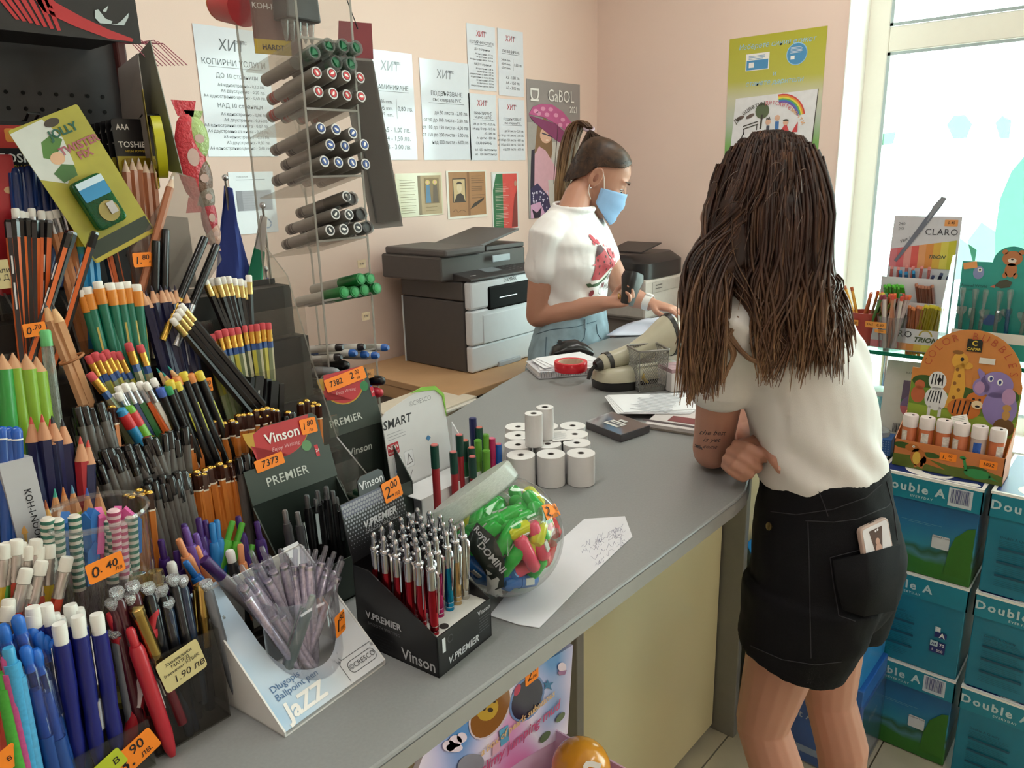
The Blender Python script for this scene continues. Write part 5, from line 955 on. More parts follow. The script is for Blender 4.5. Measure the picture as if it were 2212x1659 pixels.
cr4 = t4.nodes.new('ShaderNodeValToRGB'); e4 = cr4.color_ramp.elements; e4[0].color = lin('#7fb4dc'); e4[1].color = lin('#dcdfe4'); e4[0].position = .15; e4[1].position = .95; q = e4.new(.55); q.color = lin('#b9cfe2')
t4.links.new(tc4.outputs['Object'], sp4.inputs[0]); t4.links.new(tc4.outputs['Object'], n4.inputs['Vector']); t4.links.new(sp4.outputs['X'], mp.inputs[0]); t4.links.new(n4.outputs['Fac'], mp.inputs[2]); t4.links.new(mp.outputs[0], cr4.inputs[0]); mp.inputs[1].default_value = 4.2
t4.links.new(cr4.outputs[0], p4.inputs['Base Color'])
n4.inputs['Detail'].default_value = 1
mb.build('printed_front', slm, jz, sf_)
txt('Długopis\nBallpoint pen', .0105, jz, .012,.038,.0006, H('#4a6f9a', .5, nz=0), al='LEFT', t=sf_, va='CENTER', ls=.95, rot=0); txt('JaZZ', .026, jz, .012,.014,.0006, WHT, al='LEFT', bold=.03, t=sf_, shear=.1)
art(jz, [(H('#5a5c60', .5), stroke(rrect(.101,.008,.141,.022,.006) + [rrect(.101,.008,.141,.022,.006)[0]],.0007)),(H('#5a5c60', .5), stroke([(.094,.003),(.094,.024),(.098,.028),(.144,.028)],.0006))], t=sf_, z0=.0004); txt('©CRESCO', .0085, jz, .121,.015,.0008, H('#5a5c60', .5, nz=0), t=sf_); txt('®', .006, jz, .143,.024,.0008, H('#5a5c60', .5, nz=0), t=sf_)
cl4 = CLR('#f6f6f8', 1.3,.05,.04, '#d8d8dc'); mb = MB(); N = 20     # clear bulging pocket in the cut-out
for i in range(N + 1):
    a = PI * i / N; x = hc - hw * math.cos(a); y0 = .062 - .046 * math.sin(a); mb.v += [(x, y0,.004),(x, y0 + .012 * 0,.118)]
for i in range(N): mb.f.append([2 * i, 2 * i + 2,2 * i + 3,2 * i + 1]); mb.m.append(0); mb.s.append(True)
pk_ = mb.build('clear_pocket', cl4, jz); so = pk_.modifiers.new('th', 'SOLIDIFY'); so.thickness = .0008
tagcard(pk_, fr((hc + .022,.0185,.072),(1,.30,0),(0,0,1)),.020,.026,(('1', .75,-.25,-.05),('80', .4,.15,.25),('лв', .3,.15,-.25)))
pearl = H('#cfc4d6', .15,.3, nz=.35, ns=500); clr5 = CLR('#ececf2', 2.2,.05,.18, '#c8c4d0')
jp = Stick('clear_pen', 'pen', [('barrel', MB().lathe([(.002,0),(.0050,.016),(.0052,.112),(.0046,.116)],12),[H('#bdb4c6', .14,.45, nz=.3, ns=260)]),('push_button', MB().lathe([(.0030,.1155),(.0030,.134),(.0022,.136)],10),[clr5]),('clip', MB().box((.0068,0,.100),(.0012,.0036,.036)),[clr5]),('ring', MB().lathe([(.0054,.111),(.0054,.114)],12),[SILV])])
jtops = [(565,1181),(541,1190),(519,1222),(543,1218),(507,1243),(605,1186),(638,1185),(653,1179),(665,1185),(683,1186),(705,1178),(719,1202),(738,1202),(730,1240),(706,1232),(531,1250),(618,1200),(580,1200),(695,1200),(628,1215),(560,1222),(715,1222)]
for i, q in enumerate(jtops):
    Y = .728 - .010 * (i % 3) - (.03 if q[1] > 1235 else 0); t = ony(*q, Y); b = jt @ V((hc + (q[0] - 640) * -.00012 + random.uniform(-.012,.012),.055 + random.uniform(-.012,.03),.005)); d = (t - b).normalized()
    jp.put(b + d * .137 + d * max(0,(t - b).length - .137), d, 'pearly clear click pen fanned out in the white wedge dispenser', 'pearly clear pens')
for q, l in (((515,1263), 'outer'),((570,1303), 'left'),((591,1304), 'right')): t = ony(*q, .69); b = jt @ V((hc - .01 + (q[0] - 540) * .0002,.03,.005)); jp.put(t, t - b, 'clear pen sunk low in the wedge dispenser, %s one of three' % l, None, sc=.9)
t = ony(676,1286,.658); jp2 = pen('click_pen', H('#5f7472', .3), H('#a8b4b4', .15,.6),.0062,.125,.004,.016, clip=H('#7a8a88', .2)); pen_at(jp2, t, t + V((-.045,.012,-.10)), 'grey green click pen lying slanted in the wedge dispenser')
# jar of mini highlighters, tipped on its side
JC, JR = V((.698,.632,1.031)),.080; ja = V((-.195,.557,.804)).normalized(); jr = thing('highlighter_jar', 'round clear jar full of mini highlighters lying tilted on paper', 'jar', axis(JC, ja))
cj = CLR('#f8faf8', 1.5,.04,.03, '#d0d8d4')
MB().lathe([(JR * math.sin(a),-JR * math.cos(a)) for a in [.02 + i * (2.25 - .02) / 22 for i in range(23)]] + [(.058,.056),(.058,.062)],48,0, None, True, (1,0)).build('jar_wall', cj, jr)
MB().lathe([(.0605,.056),(.0625,.058),(.0625,.078),(.0605,.081),(.001,.082)],48,0, None, True, (0,0)).build('lid', CLR('#eef2f0', .8,.25,.8, '#eef2f0'), jr)
MB().lathe([(.0612,.0545),(.064,.0555),(.0612,.0565)],48,0, None, True, (0,0)).build('neck_ring', CLR('#e4eae6', 1.5,.05,.3, '#c8d0cc'), jr)
def onjar(px, py, k=1.004):
    r = ray(px, py).normalized(); o = CAM - JC; b = o.dot(r); c = o.dot(o) - (JR * k) ** 2; return CAM + r * (-b - math.sqrt(max(0, b * b - c)))
def jarpatch(pts, m, nm, k=1.006):
    mb = MB(); P = [jr.matrix_world.inverted() @ onjar(*p, k) for p in pts]; c = sum(P, V((0,0,0))) / len(P);
    n = len(P); R_ = JR * k; mb.v.append(tuple(c.normalized() * R_))
    for s in (.5,1.0):
        for p in P: mb.v.append(tuple((c + (p - c) * s).normalized() * R_))
    for i in range(n): j = (i + 1) % n; mb.f += [[0,1 + i, 1 + j],[1 + i, 1 + n + i, 1 + n + j, 1 + j]]; mb.m += [0,0]; mb.s += [True, True]
    o = mb.build(nm, m, jr); return o
jarpatch([(1003,1172),(1030,1128),(1068,1160),(1090,1210),(1088,1268),(1070,1275),(1040,1225)], H('#16201a', .4), 'label')
jarpatch([(1050,1230),(1078,1250),(1086,1285),(1070,1305),(1052,1280)], H('#c8ccca', .4), 'label')
jarpatch([(1170,1091),(1204,1084),(1218,1110),(1182,1124)], H(og_, .6), 'price_sticker', 1.012)
def jartext(s, size, px, py, rot, m, k=1.012):
    p = onjar(px, py, k); n = (p - JC).normalized(); x = V((r_.x, r_.y, r_.z)) * math.cos(rot) + V((u_.x, u_.y, u_.z)) * math.sin(rot); x = (x - n * x.dot(n)).normalized(); y = n.cross(x)
    txt(s, size, jr, 0,0,0, m, t=jr.matrix_world.inverted() @ M(((x.x, y.x, n.x, p.x),(x.y, y.y, n.y, p.y),(x.z, y.z, n.z, p.z),(0,0,0,1))), bold=.02)
jartext('Royal', .011,1040,1155,-.75, wl_); jartext('DOMINI', .013,1062,1205,-.85, wl_); jartext('2.', .018,1187,1106,.2, INK, 1.02); jartext('80', .010,1201,1098,.2, INK, 1.02); jartext('лв', .006,1205,1110,.2, INK, 1.02)
hl = {}
for nm, hx in (('green', '#1fae3c'),('yellow', '#c8cc1e'),('red', '#d8323c'),('pink', '#e0466a'),('blue', '#1464b4')):
    C_ = H(hx, .25, nz=.1)
    hl[nm] = Stick('mini_highlighter', 'highlighter', [('barrel', MB().lathe([(.006,0),(.0095,.004),(.0098,.030)],14),[C_]),('cap', MB().lathe([(.0090,.030),(.0088,.050),(.006,.054)],14),[CLR('#eef4ee', 2,.06,.25, '#d8dcd8') if nm in ('yellow', 'red') else C_]),('label', MB().box((0,-.0094,.018),(.009,.0016,.014)),[H('#c8ccc8', .5)])])
random.seed(5); pts = []; tries = 0
while len(pts) < 105 and tries < 40000:
    tries += 1; d = V((random.gauss(0,1), random.gauss(0,1), random.gauss(0,1))).normalized(); p = d * (JR - .0145) * random.random() ** .18
    if p.z > .040 or p.dot(ja) > .040: continue
    if all((p - q).length > .0168 for q in pts): pts.append(p)
for p in pts:
    z = p.z / JR; rt = p.x - p.y
    n = random.choice(('green', 'green', 'yellow') if z > .22 else ('red', 'red', 'green', 'yellow', 'pink') if (rt > .02 and z > -.45) else ('yellow', 'yellow', 'green', 'blue', 'red') if z > -.2 else ('blue', 'blue', 'blue', 'red', 'green'))
    tn = p.cross(V((random.uniform(-1,1), random.uniform(-1,1), random.uniform(-1,1)))).normalized(); c = JC + p
    if (c + tn * .027).z < .95 + .006 or (c - tn * .027).z < .956: continue
    hl[n].put(c + tn * .027, tn, '%s mini highlighter heaped in the round jar' % n, '%s mini highlighters in the jar' % n)
random.seed(21)
# scribbled sheet under the jar
sh = [onz(*q, Z) for q in ((1058,1330),(1120,1350),(1165,1357),(1250,1270),(1335,1188),(1366,1160),(1350,1116),(1262,1122),(1130,1240))]
o = thing('scribble_sheet', 'white test sheet covered in pen scribbles under the jar', 'paper', (sh[0].x, sh[0].y, Z)); L_ = lambda p: (p.x - sh[0].x, p.y - sh[0].y)
MB().prism([L_(p) for p in sh],.0009).build('sheet', H('#dcdce2', .7, nz=.02), o)
rs = random.Random(3); sc_ = []
for k in range(26):
    cx, cy = rs.uniform(1255,1335), rs.uniform(1150,1225)
    if cx + cy > 2520: cy -= 45
    p = [];
    for i in range(7): q = onz(cx + i * 3 + rs.uniform(-2,2), cy - i * 1.5 + rs.choice((-7,7)) * rs.random(), Z); p.append(L_(q))
    sc_ += stroke(p, .0005)
art(o, [(H('#8a8aa0', .7), sc_)], z0=.0011, name='pen_scribbles')
# smart pen display card with red, green, pink and blue fibre pens
sx0 = .772; sm = thing('pen_stand', 'white card pen stand with grey pictures and lime arched top', 'pen display', T(sx0,.925, CT) @ RZ(.05))
wc = H('#dfe0e2', .45, nz=.02); shp = [(0,.0),(.15,0),(.15,.15),(.146,.17),(.13,.185),(.10,.19),(.07,.186),(.01,.172),(0,.165)]
MB().prism(shp, .002, fr((0,.02,0),(1,0,0),(0,.12,1))).build('backboard', wc, sm); bfr = fr((0,.0185,.0),(1,0,0),(0,.12,1))
MB().prism([(.15,.13),(.151,.17),(.132,.19),(.10,.195),(.07,.191),(.10,.188),(.13,.183),(.146,.168)],.0024, bfr).build('lime_border', H('#8ac44a', .4), sm)
for x in (.149,): MB().prism([(.02,0),(-.045,0),(-.045,.04),(.02,.12)][::-1],.002, fr((x, 0,0),(0,1,0),(0,0,1))).build('side_wing', wc, sm)
MB().box((.075,-.045,.02),(.15,.002,.04)).build('front_wall', wc, sm); MB().box((.075,-.012,.001),(.15,.064,.002)).build('bottom', wc, sm); MB().box((.075,-.012,.036),(.146,.062,.0012)).build('holder_plate', wc, sm)
txt('SMART', .021, sm, .032,.150,.0006, H('#3a3c40', .5, nz=0), t=bfr, bold=.02, sx=1.0, shear=.15); txt('©CRESCO', .012, sm, .092,.172,.0006, H('#9a9ca0', .5, nz=0), t=bfr)
art(sm, [(H('#8f9296', .5),[(.075,.155),(.125,.140),(.122,.108),(.08,.12)]),(H('#b82f3a', .5), rrect(.002,.098,.028,.118,.003)),(H('#c8cace', .5),[rrect(.008,.062,.030,.092,.003), rrect(.036,.066,.058,.096,.003)]),(H('#e6e8ec', .5),[rrect(.009,.063,.029,.091,.003), rrect(.037,.067,.057,.095,.003)]),(H('#3a7ab8', .5),[(.012,.066),(.020,.068),(.026,.086),(.022,.088)]),(H('#4a4c50', .5), stroke([(.040,.072),(.047,.090),(.054,.074),(.040,.072)],.0012) + stroke([(.02,.045),(.032,.052),(.04,.044),(.05,.06)],.001)),(H('#4a86b8', .5),[(.092,.104),(.098,.098),(.104,.103),(.098,.109)])] + [lines(.005,.05,.135,.125,3, H('#9a9ca4', .6),.0008)], t=bfr, z0=.0004)
txt('NEW', .0105, sm, .015,.111,.0012, WHT, t=bfr, bold=.02); txt('PRODUCT', .0048, sm, .015,.102,.0012, WHT, t=bfr)
def fib(bd_, cp_, tp): return Stick('fibre_pen', 'pen', [('barrel', MB().lathe([(.003,0),(.0062,.018),(.0062,.095)],3 * 4),[H(bd_, .4)]),('cap', MB().lathe([(.0068,.095),(.0070,.133)],12),[H(cp_, .4)]),('cap_disc', MB().lathe([(.0058,.133),(.0054,.1342)],12),[H(tp, .5)])])
rg = fib('#a3262e', '#15463a', '#c86a6a'); gg = fib('#1d6a3c', '#164a3a', '#c86a5a'); lgp = fib('#6a9a3a', '#6aa83a', '#5a9a2a'); mg = fib('#c02a68', '#b8245c', '#d86a8a'); bb = fib('#1f4f9a', '#1f5ab0', '#c86a7a'); nvp = fib('#1a2050', '#1c2458', '#2a3468')
for q, Y, st, l in (((938,960),.845, rg, 'nearest red fibre pen with dark green cap, standing before the card'),((979,975),.872, rg, 'second red fibre pen with green cap beside the jar lid'),((992,938),.885, rg, 'red fibre pen behind the second one'),((1020,985),.868, rg, 'low red fibre pen right behind the jar lid'),((1004,950),.898, gg, 'green fibre pen left of the lime ones'),((1018,966),.88, gg, 'green fibre pen with salmon cap disc, low'),((1035,922),.905, gg, 'tall green fibre pen at the rear'),((1048,938),.90, lgp, 'lime fibre pen, tallest'),((1032,950),.892, lgp, 'lime fibre pen in the middle'),((1050,972),.875, lgp, 'lime fibre pen, front'),((1062,946),.895, mg, 'magenta fibre pen between lime and blue'),((1076,958),.89, bb, 'bright blue fibre pen at the right end'),((1021,902),.915, nvp, 'navy fibre pen standing tallest at the rear')):
    t = ony(*q, Y); pen_at(st, t, t + V((.002,.002,-.13)), l)
# thermal paper rolls
wp = H('#e9e7e6', .55, nz=.02); core = H('#5c5654', .7)
def roll(p, r, h, lab, grp=None, wrap=True):
    o = thing('paper_roll', lab, 'paper roll', T(*p), grp); MB().lathe([(.0065,0),(r, 0),(r, h),(.0065, h),(.0065, h - .004)],32,0, None, True, (0,0)).build('paper', wp, o)
    MB().lathe([(.0068, h - .0045),(.0045, h + .0002),(.0045,.001)],16,0, None, True, (0,0)).lathe([(.0044, h - .012),(.0044, h - .0115)],16).build('core', core, o)
    if wrap: MB().lathe([(r * .9,-.0),(r + .0006,.0006),(r + .0006, h + .0002),(r * .98, h + .0008)],32,0, None, True, (0,0)).build('film_wrap', CLR('#ffffff', 1.2,.08,.02), o)
    return o
rr_ = .0258
for rn, pts in (('front', [(1125,982),(1190,980),(1255,978)]),('second', [(1119,960),(1183,958),(1246,956)]),('third', [(1119,940),(1180,938),(1242,937)]),('back', [(1119,921),(1178,920),(1237,919)])):
    base = onz(*pts[1], CT + .058)
    for k, q in enumerate(pts):
        p = onz(*q, CT + .058); roll((p.x, p.y, Z), rr_, .057, '%s roll of the %s row of white paper rolls' % (('left', 'middle', 'right')[k], rn))
for q, l in (((1176,874), 'rear'),((1152,885), 'front')):
    z1 = CT + .0595; b = onz(q[0] + (2 if l == 'rear' else 2), q[1] + (72 if l == 'rear' else 76), z1); roll((b.x, b.y, z1),.0165,.062, 'slim paper roll standing on top of the others, %s one of the pair' % l)
p = onz(1208,938, CT + .062); o = thing('receipt_slip', 'small printed receipt lying on the paper rolls', 'receipt', fr((p.x, p.y, CT + .0595),(.8,-.6,0),(.6,.8,0))); MB().prism(rect(-.02,-.03,.02,.03),.0004).build('slip', wp, o); art(o, [lines(-.015,.015,.02,-.02,8, H('#8a8a90', .7),.001)], z0=.0006)
# wallet notebook in film, magazine, printed sheets
def slab(name, lab, cat, corners, z, h, m, film=None):
    P = [onz(*q, z + h) for q in corners]; c = sum(P, V((0,0,0))) / len(P); o = thing(name, lab, cat, T(c.x, c.y, z)); poly = [(p.x - c.x, p.y - c.y) for p in P]
    a = sum(poly[i][0] * poly[(i + 1) % len(poly)][1] - poly[(i + 1) % len(poly)][0] * poly[i][1] for i in range(len(poly)))
    return o, (poly if a > 0 else poly[::-1])
o, pl = slab('wrapped_diary', 'dark diary wrapped in clear film with white label', 'notebook', ((1266,909),(1341,938),(1404,917),(1322,889)), Z, .018, None)
MB().prism(pl, .016).build('cover', H('#3a3236', .35, nz=.1), o, None, .001); MB().prism([(x * 1.01, y * 1.01) for x, y in pl],.0176).build('film', CLR('#f4f4f8', 2.2,.08,.03), o)
ux = V((pl[1][0] - pl[0][0], pl[1][1] - pl[0][1],0)); lf = fr((0,0,.0178), ux, (-ux.y, ux.x, 0)); art(o, [(H('#d8d6d2', .5), rect(-.02,-.022,.024,.008)),(H('#5a5a60', .5), rect(-.016,-.002,.02,.002)),(H('#5a5a60', .5), rect(-.016,-.014,.02,-.006)),(H('#c8c6c4', .5), rect(-.01,.012,.012,.022))], t=lf)
o, pl = slab('magazine', 'glossy magazine with maroon picture under the printed sheets', 'magazine', ((1392,914),(1500,930),(1560,890),(1440,872)), Z, .012, None)
MB().prism(pl, .004).build('back_pages', H('#8a8076', .5), o); MB().prism([(x * .985, y * .985) for x, y in pl],.006, None, z0=.0042).build('front_pages', H('#cfc8c6', .3), o); MB().prism([(x * .99, y * .99) for x, y in pl],.0012, None, z0=.0104).build('cover', H('#d8d0d0', .2), o)
ux = V((pl[1][0] - pl[0][0], pl[1][1] - pl[0][1],0)); lf = fr((0,0,.0118), ux, (-ux.y, ux.x, 0)); art(o, [(H('#7a3038', .3), rect(-.02,-.04,.05,.0)),(H('#4a4048', .3), rect(-.07,-.062,.07,-.05))], t=lf)
o, pl = slab('printed_sheets', 'sheaf of printed white pages beside the mesh cup', 'papers', ((1312,852),(1347,889),(1505,886),(1500,850)), Z + .0125,.003, None)
for k in range(4): MB().prism([(x * (1 + .01 * k), y * (1 - .01 * k)) for x, y in pl],.0006, RZ(.03 * (k - 2)) @ T(-.006 * (3 - k),0, k * .0009)).build('page', H('#e6e6ea', .7, nz=.01), o)
MB().box((0,0,-.0066),(.1,.08,.0122)).build('folder', H('#4a4246', .5), o)
rs = random.Random(9); art(o, [(H('#7c7e8a', .7),[rect(-.075 + i * .0115,-.055 + rs.uniform(0,.01),-.0725 + i * .0115,.05 - rs.uniform(0,.03)) for i in range(14)])], z0=.0045, t=RZ(.25), name='printed_text')
# mesh pencil cup
mc = onz(1398,838, Z); msh = thing('mesh_cup', 'square silver wire mesh pencil cup on the counter', 'pencil cup', T(mc.x, mc.y, Z) @ RZ(-.62)); sg = H('#8c8a86', .35,.7, nz=.03); s_, hh, tp = .036,.108,1.12
mb = MB()
for k in range(4):
    a = RZ(k * PI / 2)
    for i in range(13):
        for sgn in (1,-1):
            x0 = -s_ + 2 * s_ * i / 12; n = 5
            seg_ = []
            for j in range(n + 1):
                v = j / n; x = x0 + sgn * 2 * s_ * v
                while x > s_: x -= 2 * s_
                while x < -s_: x += 2 * s_
                seg_.append((x, v))
            for (xa, va),(xb, vb) in zip(seg_, seg_[1:]):
                if abs(xb - xa) > s_: continue
                ka, kb_ = 1 + (tp - 1) * va, 1 + (tp - 1) * vb
                mb.tube([a @ V((xa * ka, -s_ * ka, va * hh)), a @ V((xb * kb_, -s_ * kb_, vb * hh))],.00075,4, sm=False)
tag(mb.build('wire_mesh', sg, msh), kind='stuff')
MB().tube([RZ(k * PI / 2 + .785 + d) @ V((s_ * tp * 1.38,0, hh)) for k in range(4) for d in (-.07,.07)],.0026,8, closed=True).build('top_rim', sg, msh); MB().prism(rrect(-s_, -s_, s_, s_, .006),.011).build('base', sg, msh)
for k in range(4): MB().tube([RZ(k * PI / 2 + .785) @ V((s_ * 1.40,0,.008)), RZ(k * PI / 2 + .785) @ V((s_ * tp * 1.40,0, hh))],.0014,6).build('corner_wire', sg, msh)
t_ = thing('tape_roll', 'small roll of yellow tape inside the mesh cup', 'tape', T(mc.x, mc.y, Z + .0115) @ RX(1.2) @ T(0,.018,-.008)); MB().lathe([(.010,0),(.017,0),(.017,.014),(.010,.014),(.010,0)],24,0, None, True, (0,0)).build('roll', H('#b89a3c', .4), t_)
fc = onz(1470,836, Z); o = thing('memo_box', 'white memo box with floral lid beside the mesh cup', 'box', T(fc.x, fc.y, Z) @ RZ(-.5)); MB().box((0,0,.025),(.10,.07,.05)).build('carton', H('#dcd6d4', .5), o, None, .002); MB().box((0,0,.055),(.098,.068,.010)).build('floral_sheets', H('#a88a90', .6, nz=.5, ns=60), o)
# red tape on the notebook pile, mouse
np_ = onz(1218,800, Z); nb = thing('spiral_notebook', 'white spiral notebook under loose pages and the red tape', 'notebook', T(np_.x, np_.y, Z) @ RZ(-.62)); W2, D2 = .19,.15
MB().box((0,0,.002),(W2, D2,.003)).build('back_cover', H('#b9b9be', .5), nb); MB().box((0,.004,.010),(W2 - .01, D2 - .012,.013)).build('pages', H('#e4e2e2', .7, nz=.04), nb); MB().box((0,.003,.0175),(W2 - .004, D2 - .008,.0015)).build('front_cover', H('#d2d2d8', .4), nb, None, .0005)
for i in range(26): MB().tube([V((-W2 / 2 + .008 + i * .007,-D2 / 2 + .006 + .007 * math.cos(a),.010 + .009 * math.sin(a))) for a in [k * PI / 4 for k in range(8)]],.0007,5, closed=True).build('spiral_ring', H('#6a6a70', .3,.7), nb)
lp = thing('loose_pages', 'loose white slips lying on the spiral notebook', 'papers', T(np_.x, np_.y, Z + .0188) @ RZ(-.55))
for k in range(6): MB().box((.012 * (k % 3 - 1) + .01,.006 * k - .01,.0008 + k * .0016),(.15,.11,.0012)).build('page', H('#e6e6ea', .7, nz=.01), lp, RZ(.07 * (k - 3)))
tp_ = onz(1233,800, Z + .029); o = thing('red_tape', 'roll of shiny red tape on top of the spiral notebook', 'tape', T(tp_.x, tp_.y, Z + .0298)); MB().lathe([(.034,0),(.044,0),(.045,.002),(.045,.023),(.044,.025),(.034,.025),(.034,0)],40,0, None, True, (0,0)).build('roll', H('#d22230', .18), o); MB().lathe([(.032,.001),(.0339,.001),(.0339,.024),(.032,.024),(.032,.001)],40,0, None, True, (0,0)).build('core', H('#d8b8a0', .6), o)
mo_ = onz(1234,770, Z); o = thing('computer_mouse', 'glossy black computer mouse behind the notebook', 'mouse', T(mo_.x, mo_.y, Z) @ RZ(-.75) @ M.Diagonal((1.15,1.2,1.35,1))); mb = MB(); mb.loft([((-.058,0,.004),(0,.018,0),(0,0,.004)),((-.050,0,.012),(0,.028,0),(0,0,.012)),((-.02,0,.018),(0,.033,0),(0,0,.018)),((.012,0,.0195),(0,.032,0),(0,0,.0195)),((.04,0,.014),(0,.030,0),(0,0,.014)),((.056,0,.008),(0,.022,0),(0,0,.008))],20); mb.build('shell', H('#121214', .28), o); MB().rod((-.030,-.003,.0335),(-.030,.003,.0335),.006, None, 14).build('scroll_wheel', H('#3a3a3c', .5), o)
# desktop scanner in its cradle
sc0 = onz(1375,826, Z); ux = (onz(1460,800, Z) - onz(1300,825, Z)); ux.z = 0; ux.normalize(); sf3 = fr((sc0.x, sc0.y, Z), ux, (-ux.y, ux.x, 0)); sn = thing('scanner_cradle', 'cream cradle with black base holding the hand scanner', 'cradle', sf3); crm = H('#b4ae98', .35, nz=.03); bk_ = H('#1e1c1c', .4)
mb = MB(); mb.loft([((0,0,.0),(.125,0,0),(0,.062,0),3),((0,0,.022),(.128,0,0),(0,.064,0),3)],28); mb.build('black_base', bk_, sn)
mb = MB(); mb.loft([((0,0,.0225),(.127,0,0),(0,.063,0),3),((0,0,.045),(.122,0,0),(0,.058,0),3),((-.005,0,.056),(.100,0,0),(0,.046,0),3)],28); mb.build('cream_top', crm, sn)
MB().box((.0,-.044,.057),(.07,.012,.006)).build('key_row', H('#d0ccb8', .4), sn, None, .002)
hs = thing('hand_scanner', 'cream hand scanner with black rimmed head lying in the cradle', 'scanner', sf3 @ T(0,.002,.083) @ RY(-.16))
def ringx(x, a, b, z=0): return ((x, 0, z),(0, a, 0),(0,0, b))
mb = MB(); mb.loft([ringx(-.115,.020,.018), ringx(-.105,.024,.023), ringx(-.06,.025,.024), ringx(-.01,.027,.026,.002), ringx(.04,.033,.036,.008), ringx(.085,.043,.052,.016), ringx(.10,.044,.056,.018)],24); mb.build('housing', crm, hs)
mb = MB(); mb.loft([ringx(.100,.0455,.058,.018), ringx(.112,.046,.060,.019)],24); mb.build('black_rim', bk_, hs); mb = MB(); mb.loft([ringx(.1121,.043,.055,.019), ringx(.128,.036,.045,.02)],24); mb.build('scan_window', crm, hs)
mb = MB(); mb.loft([ringx(-.098,.0275,.026), ringx(-.086,.0275,.026)],24); mb.build('black_band', bk_, hs); mb = MB(); mb.loft([ringx(-.130,.012,.012), ringx(-.1155,.019,.018)],16); mb.build('end_plug', bk_, hs)
MB().tube([(-.13,0,0),(-.145,0,-.01),(-.155,.0,-.03)],.005,8).build('cable', bk_, hs)
# till with a blue display, cables
ti = onz(1490,770, Z); o = thing('cash_register', 'pale till with a lit blue display behind the customer hair', 'till', fr((ti.x, ti.y, Z),(.75,-.66,0),(.66,.75,0))); MB().prism([(-.09,0),(.09,0),(.09,.05),(.04,.085),(-.09,.095)],.2, fr((-.1,0,0),(0,1,0),(0,0,1))).build('body', H('#c8c4b8', .4), o, None, .003)
MB().box((-.02,-.085,.078),(.12,.01,.036)).build('display_bezel', H('#4a4a4c', .4), o); MB().box((-.02,-.0905,.078),(.11,.002,.026)).build('lit_display', H('#1a62ff', .3, em=1.1), o)
for i in range(3):
    for j in range(3): MB().box((-.06 + i * .03,-.0915,.018 + j * .013),(.022,.004,.009)).build('key', H('#e0dccc', .4), o)
cb_ = onz(1470,742, Z); o = thing('adhesive_dispenser', 'dark tape dispenser and cable tangle beside the till', 'dispenser', T(cb_.x, cb_.y, Z)); MB().lathe([(.016,-.012),(.032,-.012),(.032,.012),(.016,.012),(.016,-.012)],24,0, T(0,0,.06) @ RX(PI / 2) @ RY(.4), True, (0,0)).build('roll', H('#b8b4ac', .4), o); MB().prism([(-.06,0),(.06,0),(.05,.03),(-.02,.05),(-.06,.03)],.04, fr((0,.02,0),(1,0,0),(0,0,1))).build('body', bk_, o, None, .004); MB().tube([(-.06,0,.03),(-.10,.02,.05),(-.13,.03,.02),(-.16,.02,.004)],.003,6).build('cable', bk_, o)
# big curved papers at the assistant's side
P = [(1312,722),(1330,726),(1475,716),(1480,676),(1420,684),(1370,694)]
mb = MB(); n, m = 8,6; A, B, C_, D = ony(1310,724,1.44), ony(1480,722,1.26), ony(1490,672,1.36), ony(1395,690,1.52)
for i in range(n + 1):
    for j in range(m + 1): u, v = i / n, j / m; p = A.lerp(B, u).lerp(D.lerp(C_, u), v); mb.v.append((p.x, p.y, max(Z + .002, p.z + .012 * math.sin(v * PI))))
for i in range(n):
    for j in range(m): k = i * (m + 1) + j; mb.f.append([k, k + m + 1, k + m + 2, k + 1]); mb.m.append(0); mb.s.append(True)
o = tag(mb.build('curved_sheets', H('#d8def0', .5, nz=.02)), 'large bluish white sheet under the assistant hand', 'papers'); so = o.modifiers.new('th', 'SOLIDIFY'); so.thickness = .002
o = thing('paper_stack', 'thick pile of cream sheets on the black desk', 'papers', T(1.60,1.78,.741) @ RZ(.1))
for k in range(10): MB().box((random.uniform(-.012,.012), random.uniform(-.012,.012),.003 + k * .0055),(.30,.22,.0048)).build('sheet_bundle', H(random.choice(('#c9bba4', '#d8cebc', '#b9a990', '#e0dcd4')),.8), o, RZ(random.uniform(-.08,.08)))
o = thing('loose_form', 'white form with arrow print at the black desk edge', 'papers', T(1.50,1.62,.741) @ RZ(.15)); MB().box((0,0,.0015),(.26,.13,.002)).build('sheet', H('#dcdee4', .7), o); art(o, [(H('#2a5a5a', .6), stroke([(.02,-.04),(.09,-.03),(.085,-.02)],.003))], z0=.003)
# ---- slime toy display under the counter
sd0 = thing('toy_display', 'pink and blue slime toy display box under the counter front', 'toy display', T(.0,.60,.0)); fr9 = fr((0,.03,0),(1,0,0),(0,0,1))
def P9(px, py, Y=.63): p = ony(px, py, Y); return (p.x, p.z)
pinkc = H('#d8b4cc', .35, nz=.05)
mb = MB(); bd9 = [P9(*q) for q in ((1130,1640),(1226,1585),(1238,1393),(1198,1418),(1185,1424),(1165,1422),(1145,1430),(1128,1448),(1100,1462),(1080,1472),(1060,1490),(1030,1515),(1005,1540),(985,1552),(962,1568),(940,1590),(918,1622),(900,1670),(890,1720),(1000,1730))]
bm9 = bpy.data.materials.new('pastel_print'); bm9.use_nodes = True; t5 = bm9.node_tree; p5 = t5.nodes['Principled BSDF']; p5.inputs['Roughness'].default_value = .3; n5 = t5.nodes.new('ShaderNodeTexNoise'); n5.inputs['Scale'].default_value = 7; n5.inputs['Detail'].default_value = .5; tc5 = t5.nodes.new('ShaderNodeTexCoord'); c5 = t5.nodes.new('ShaderNodeValToRGB')
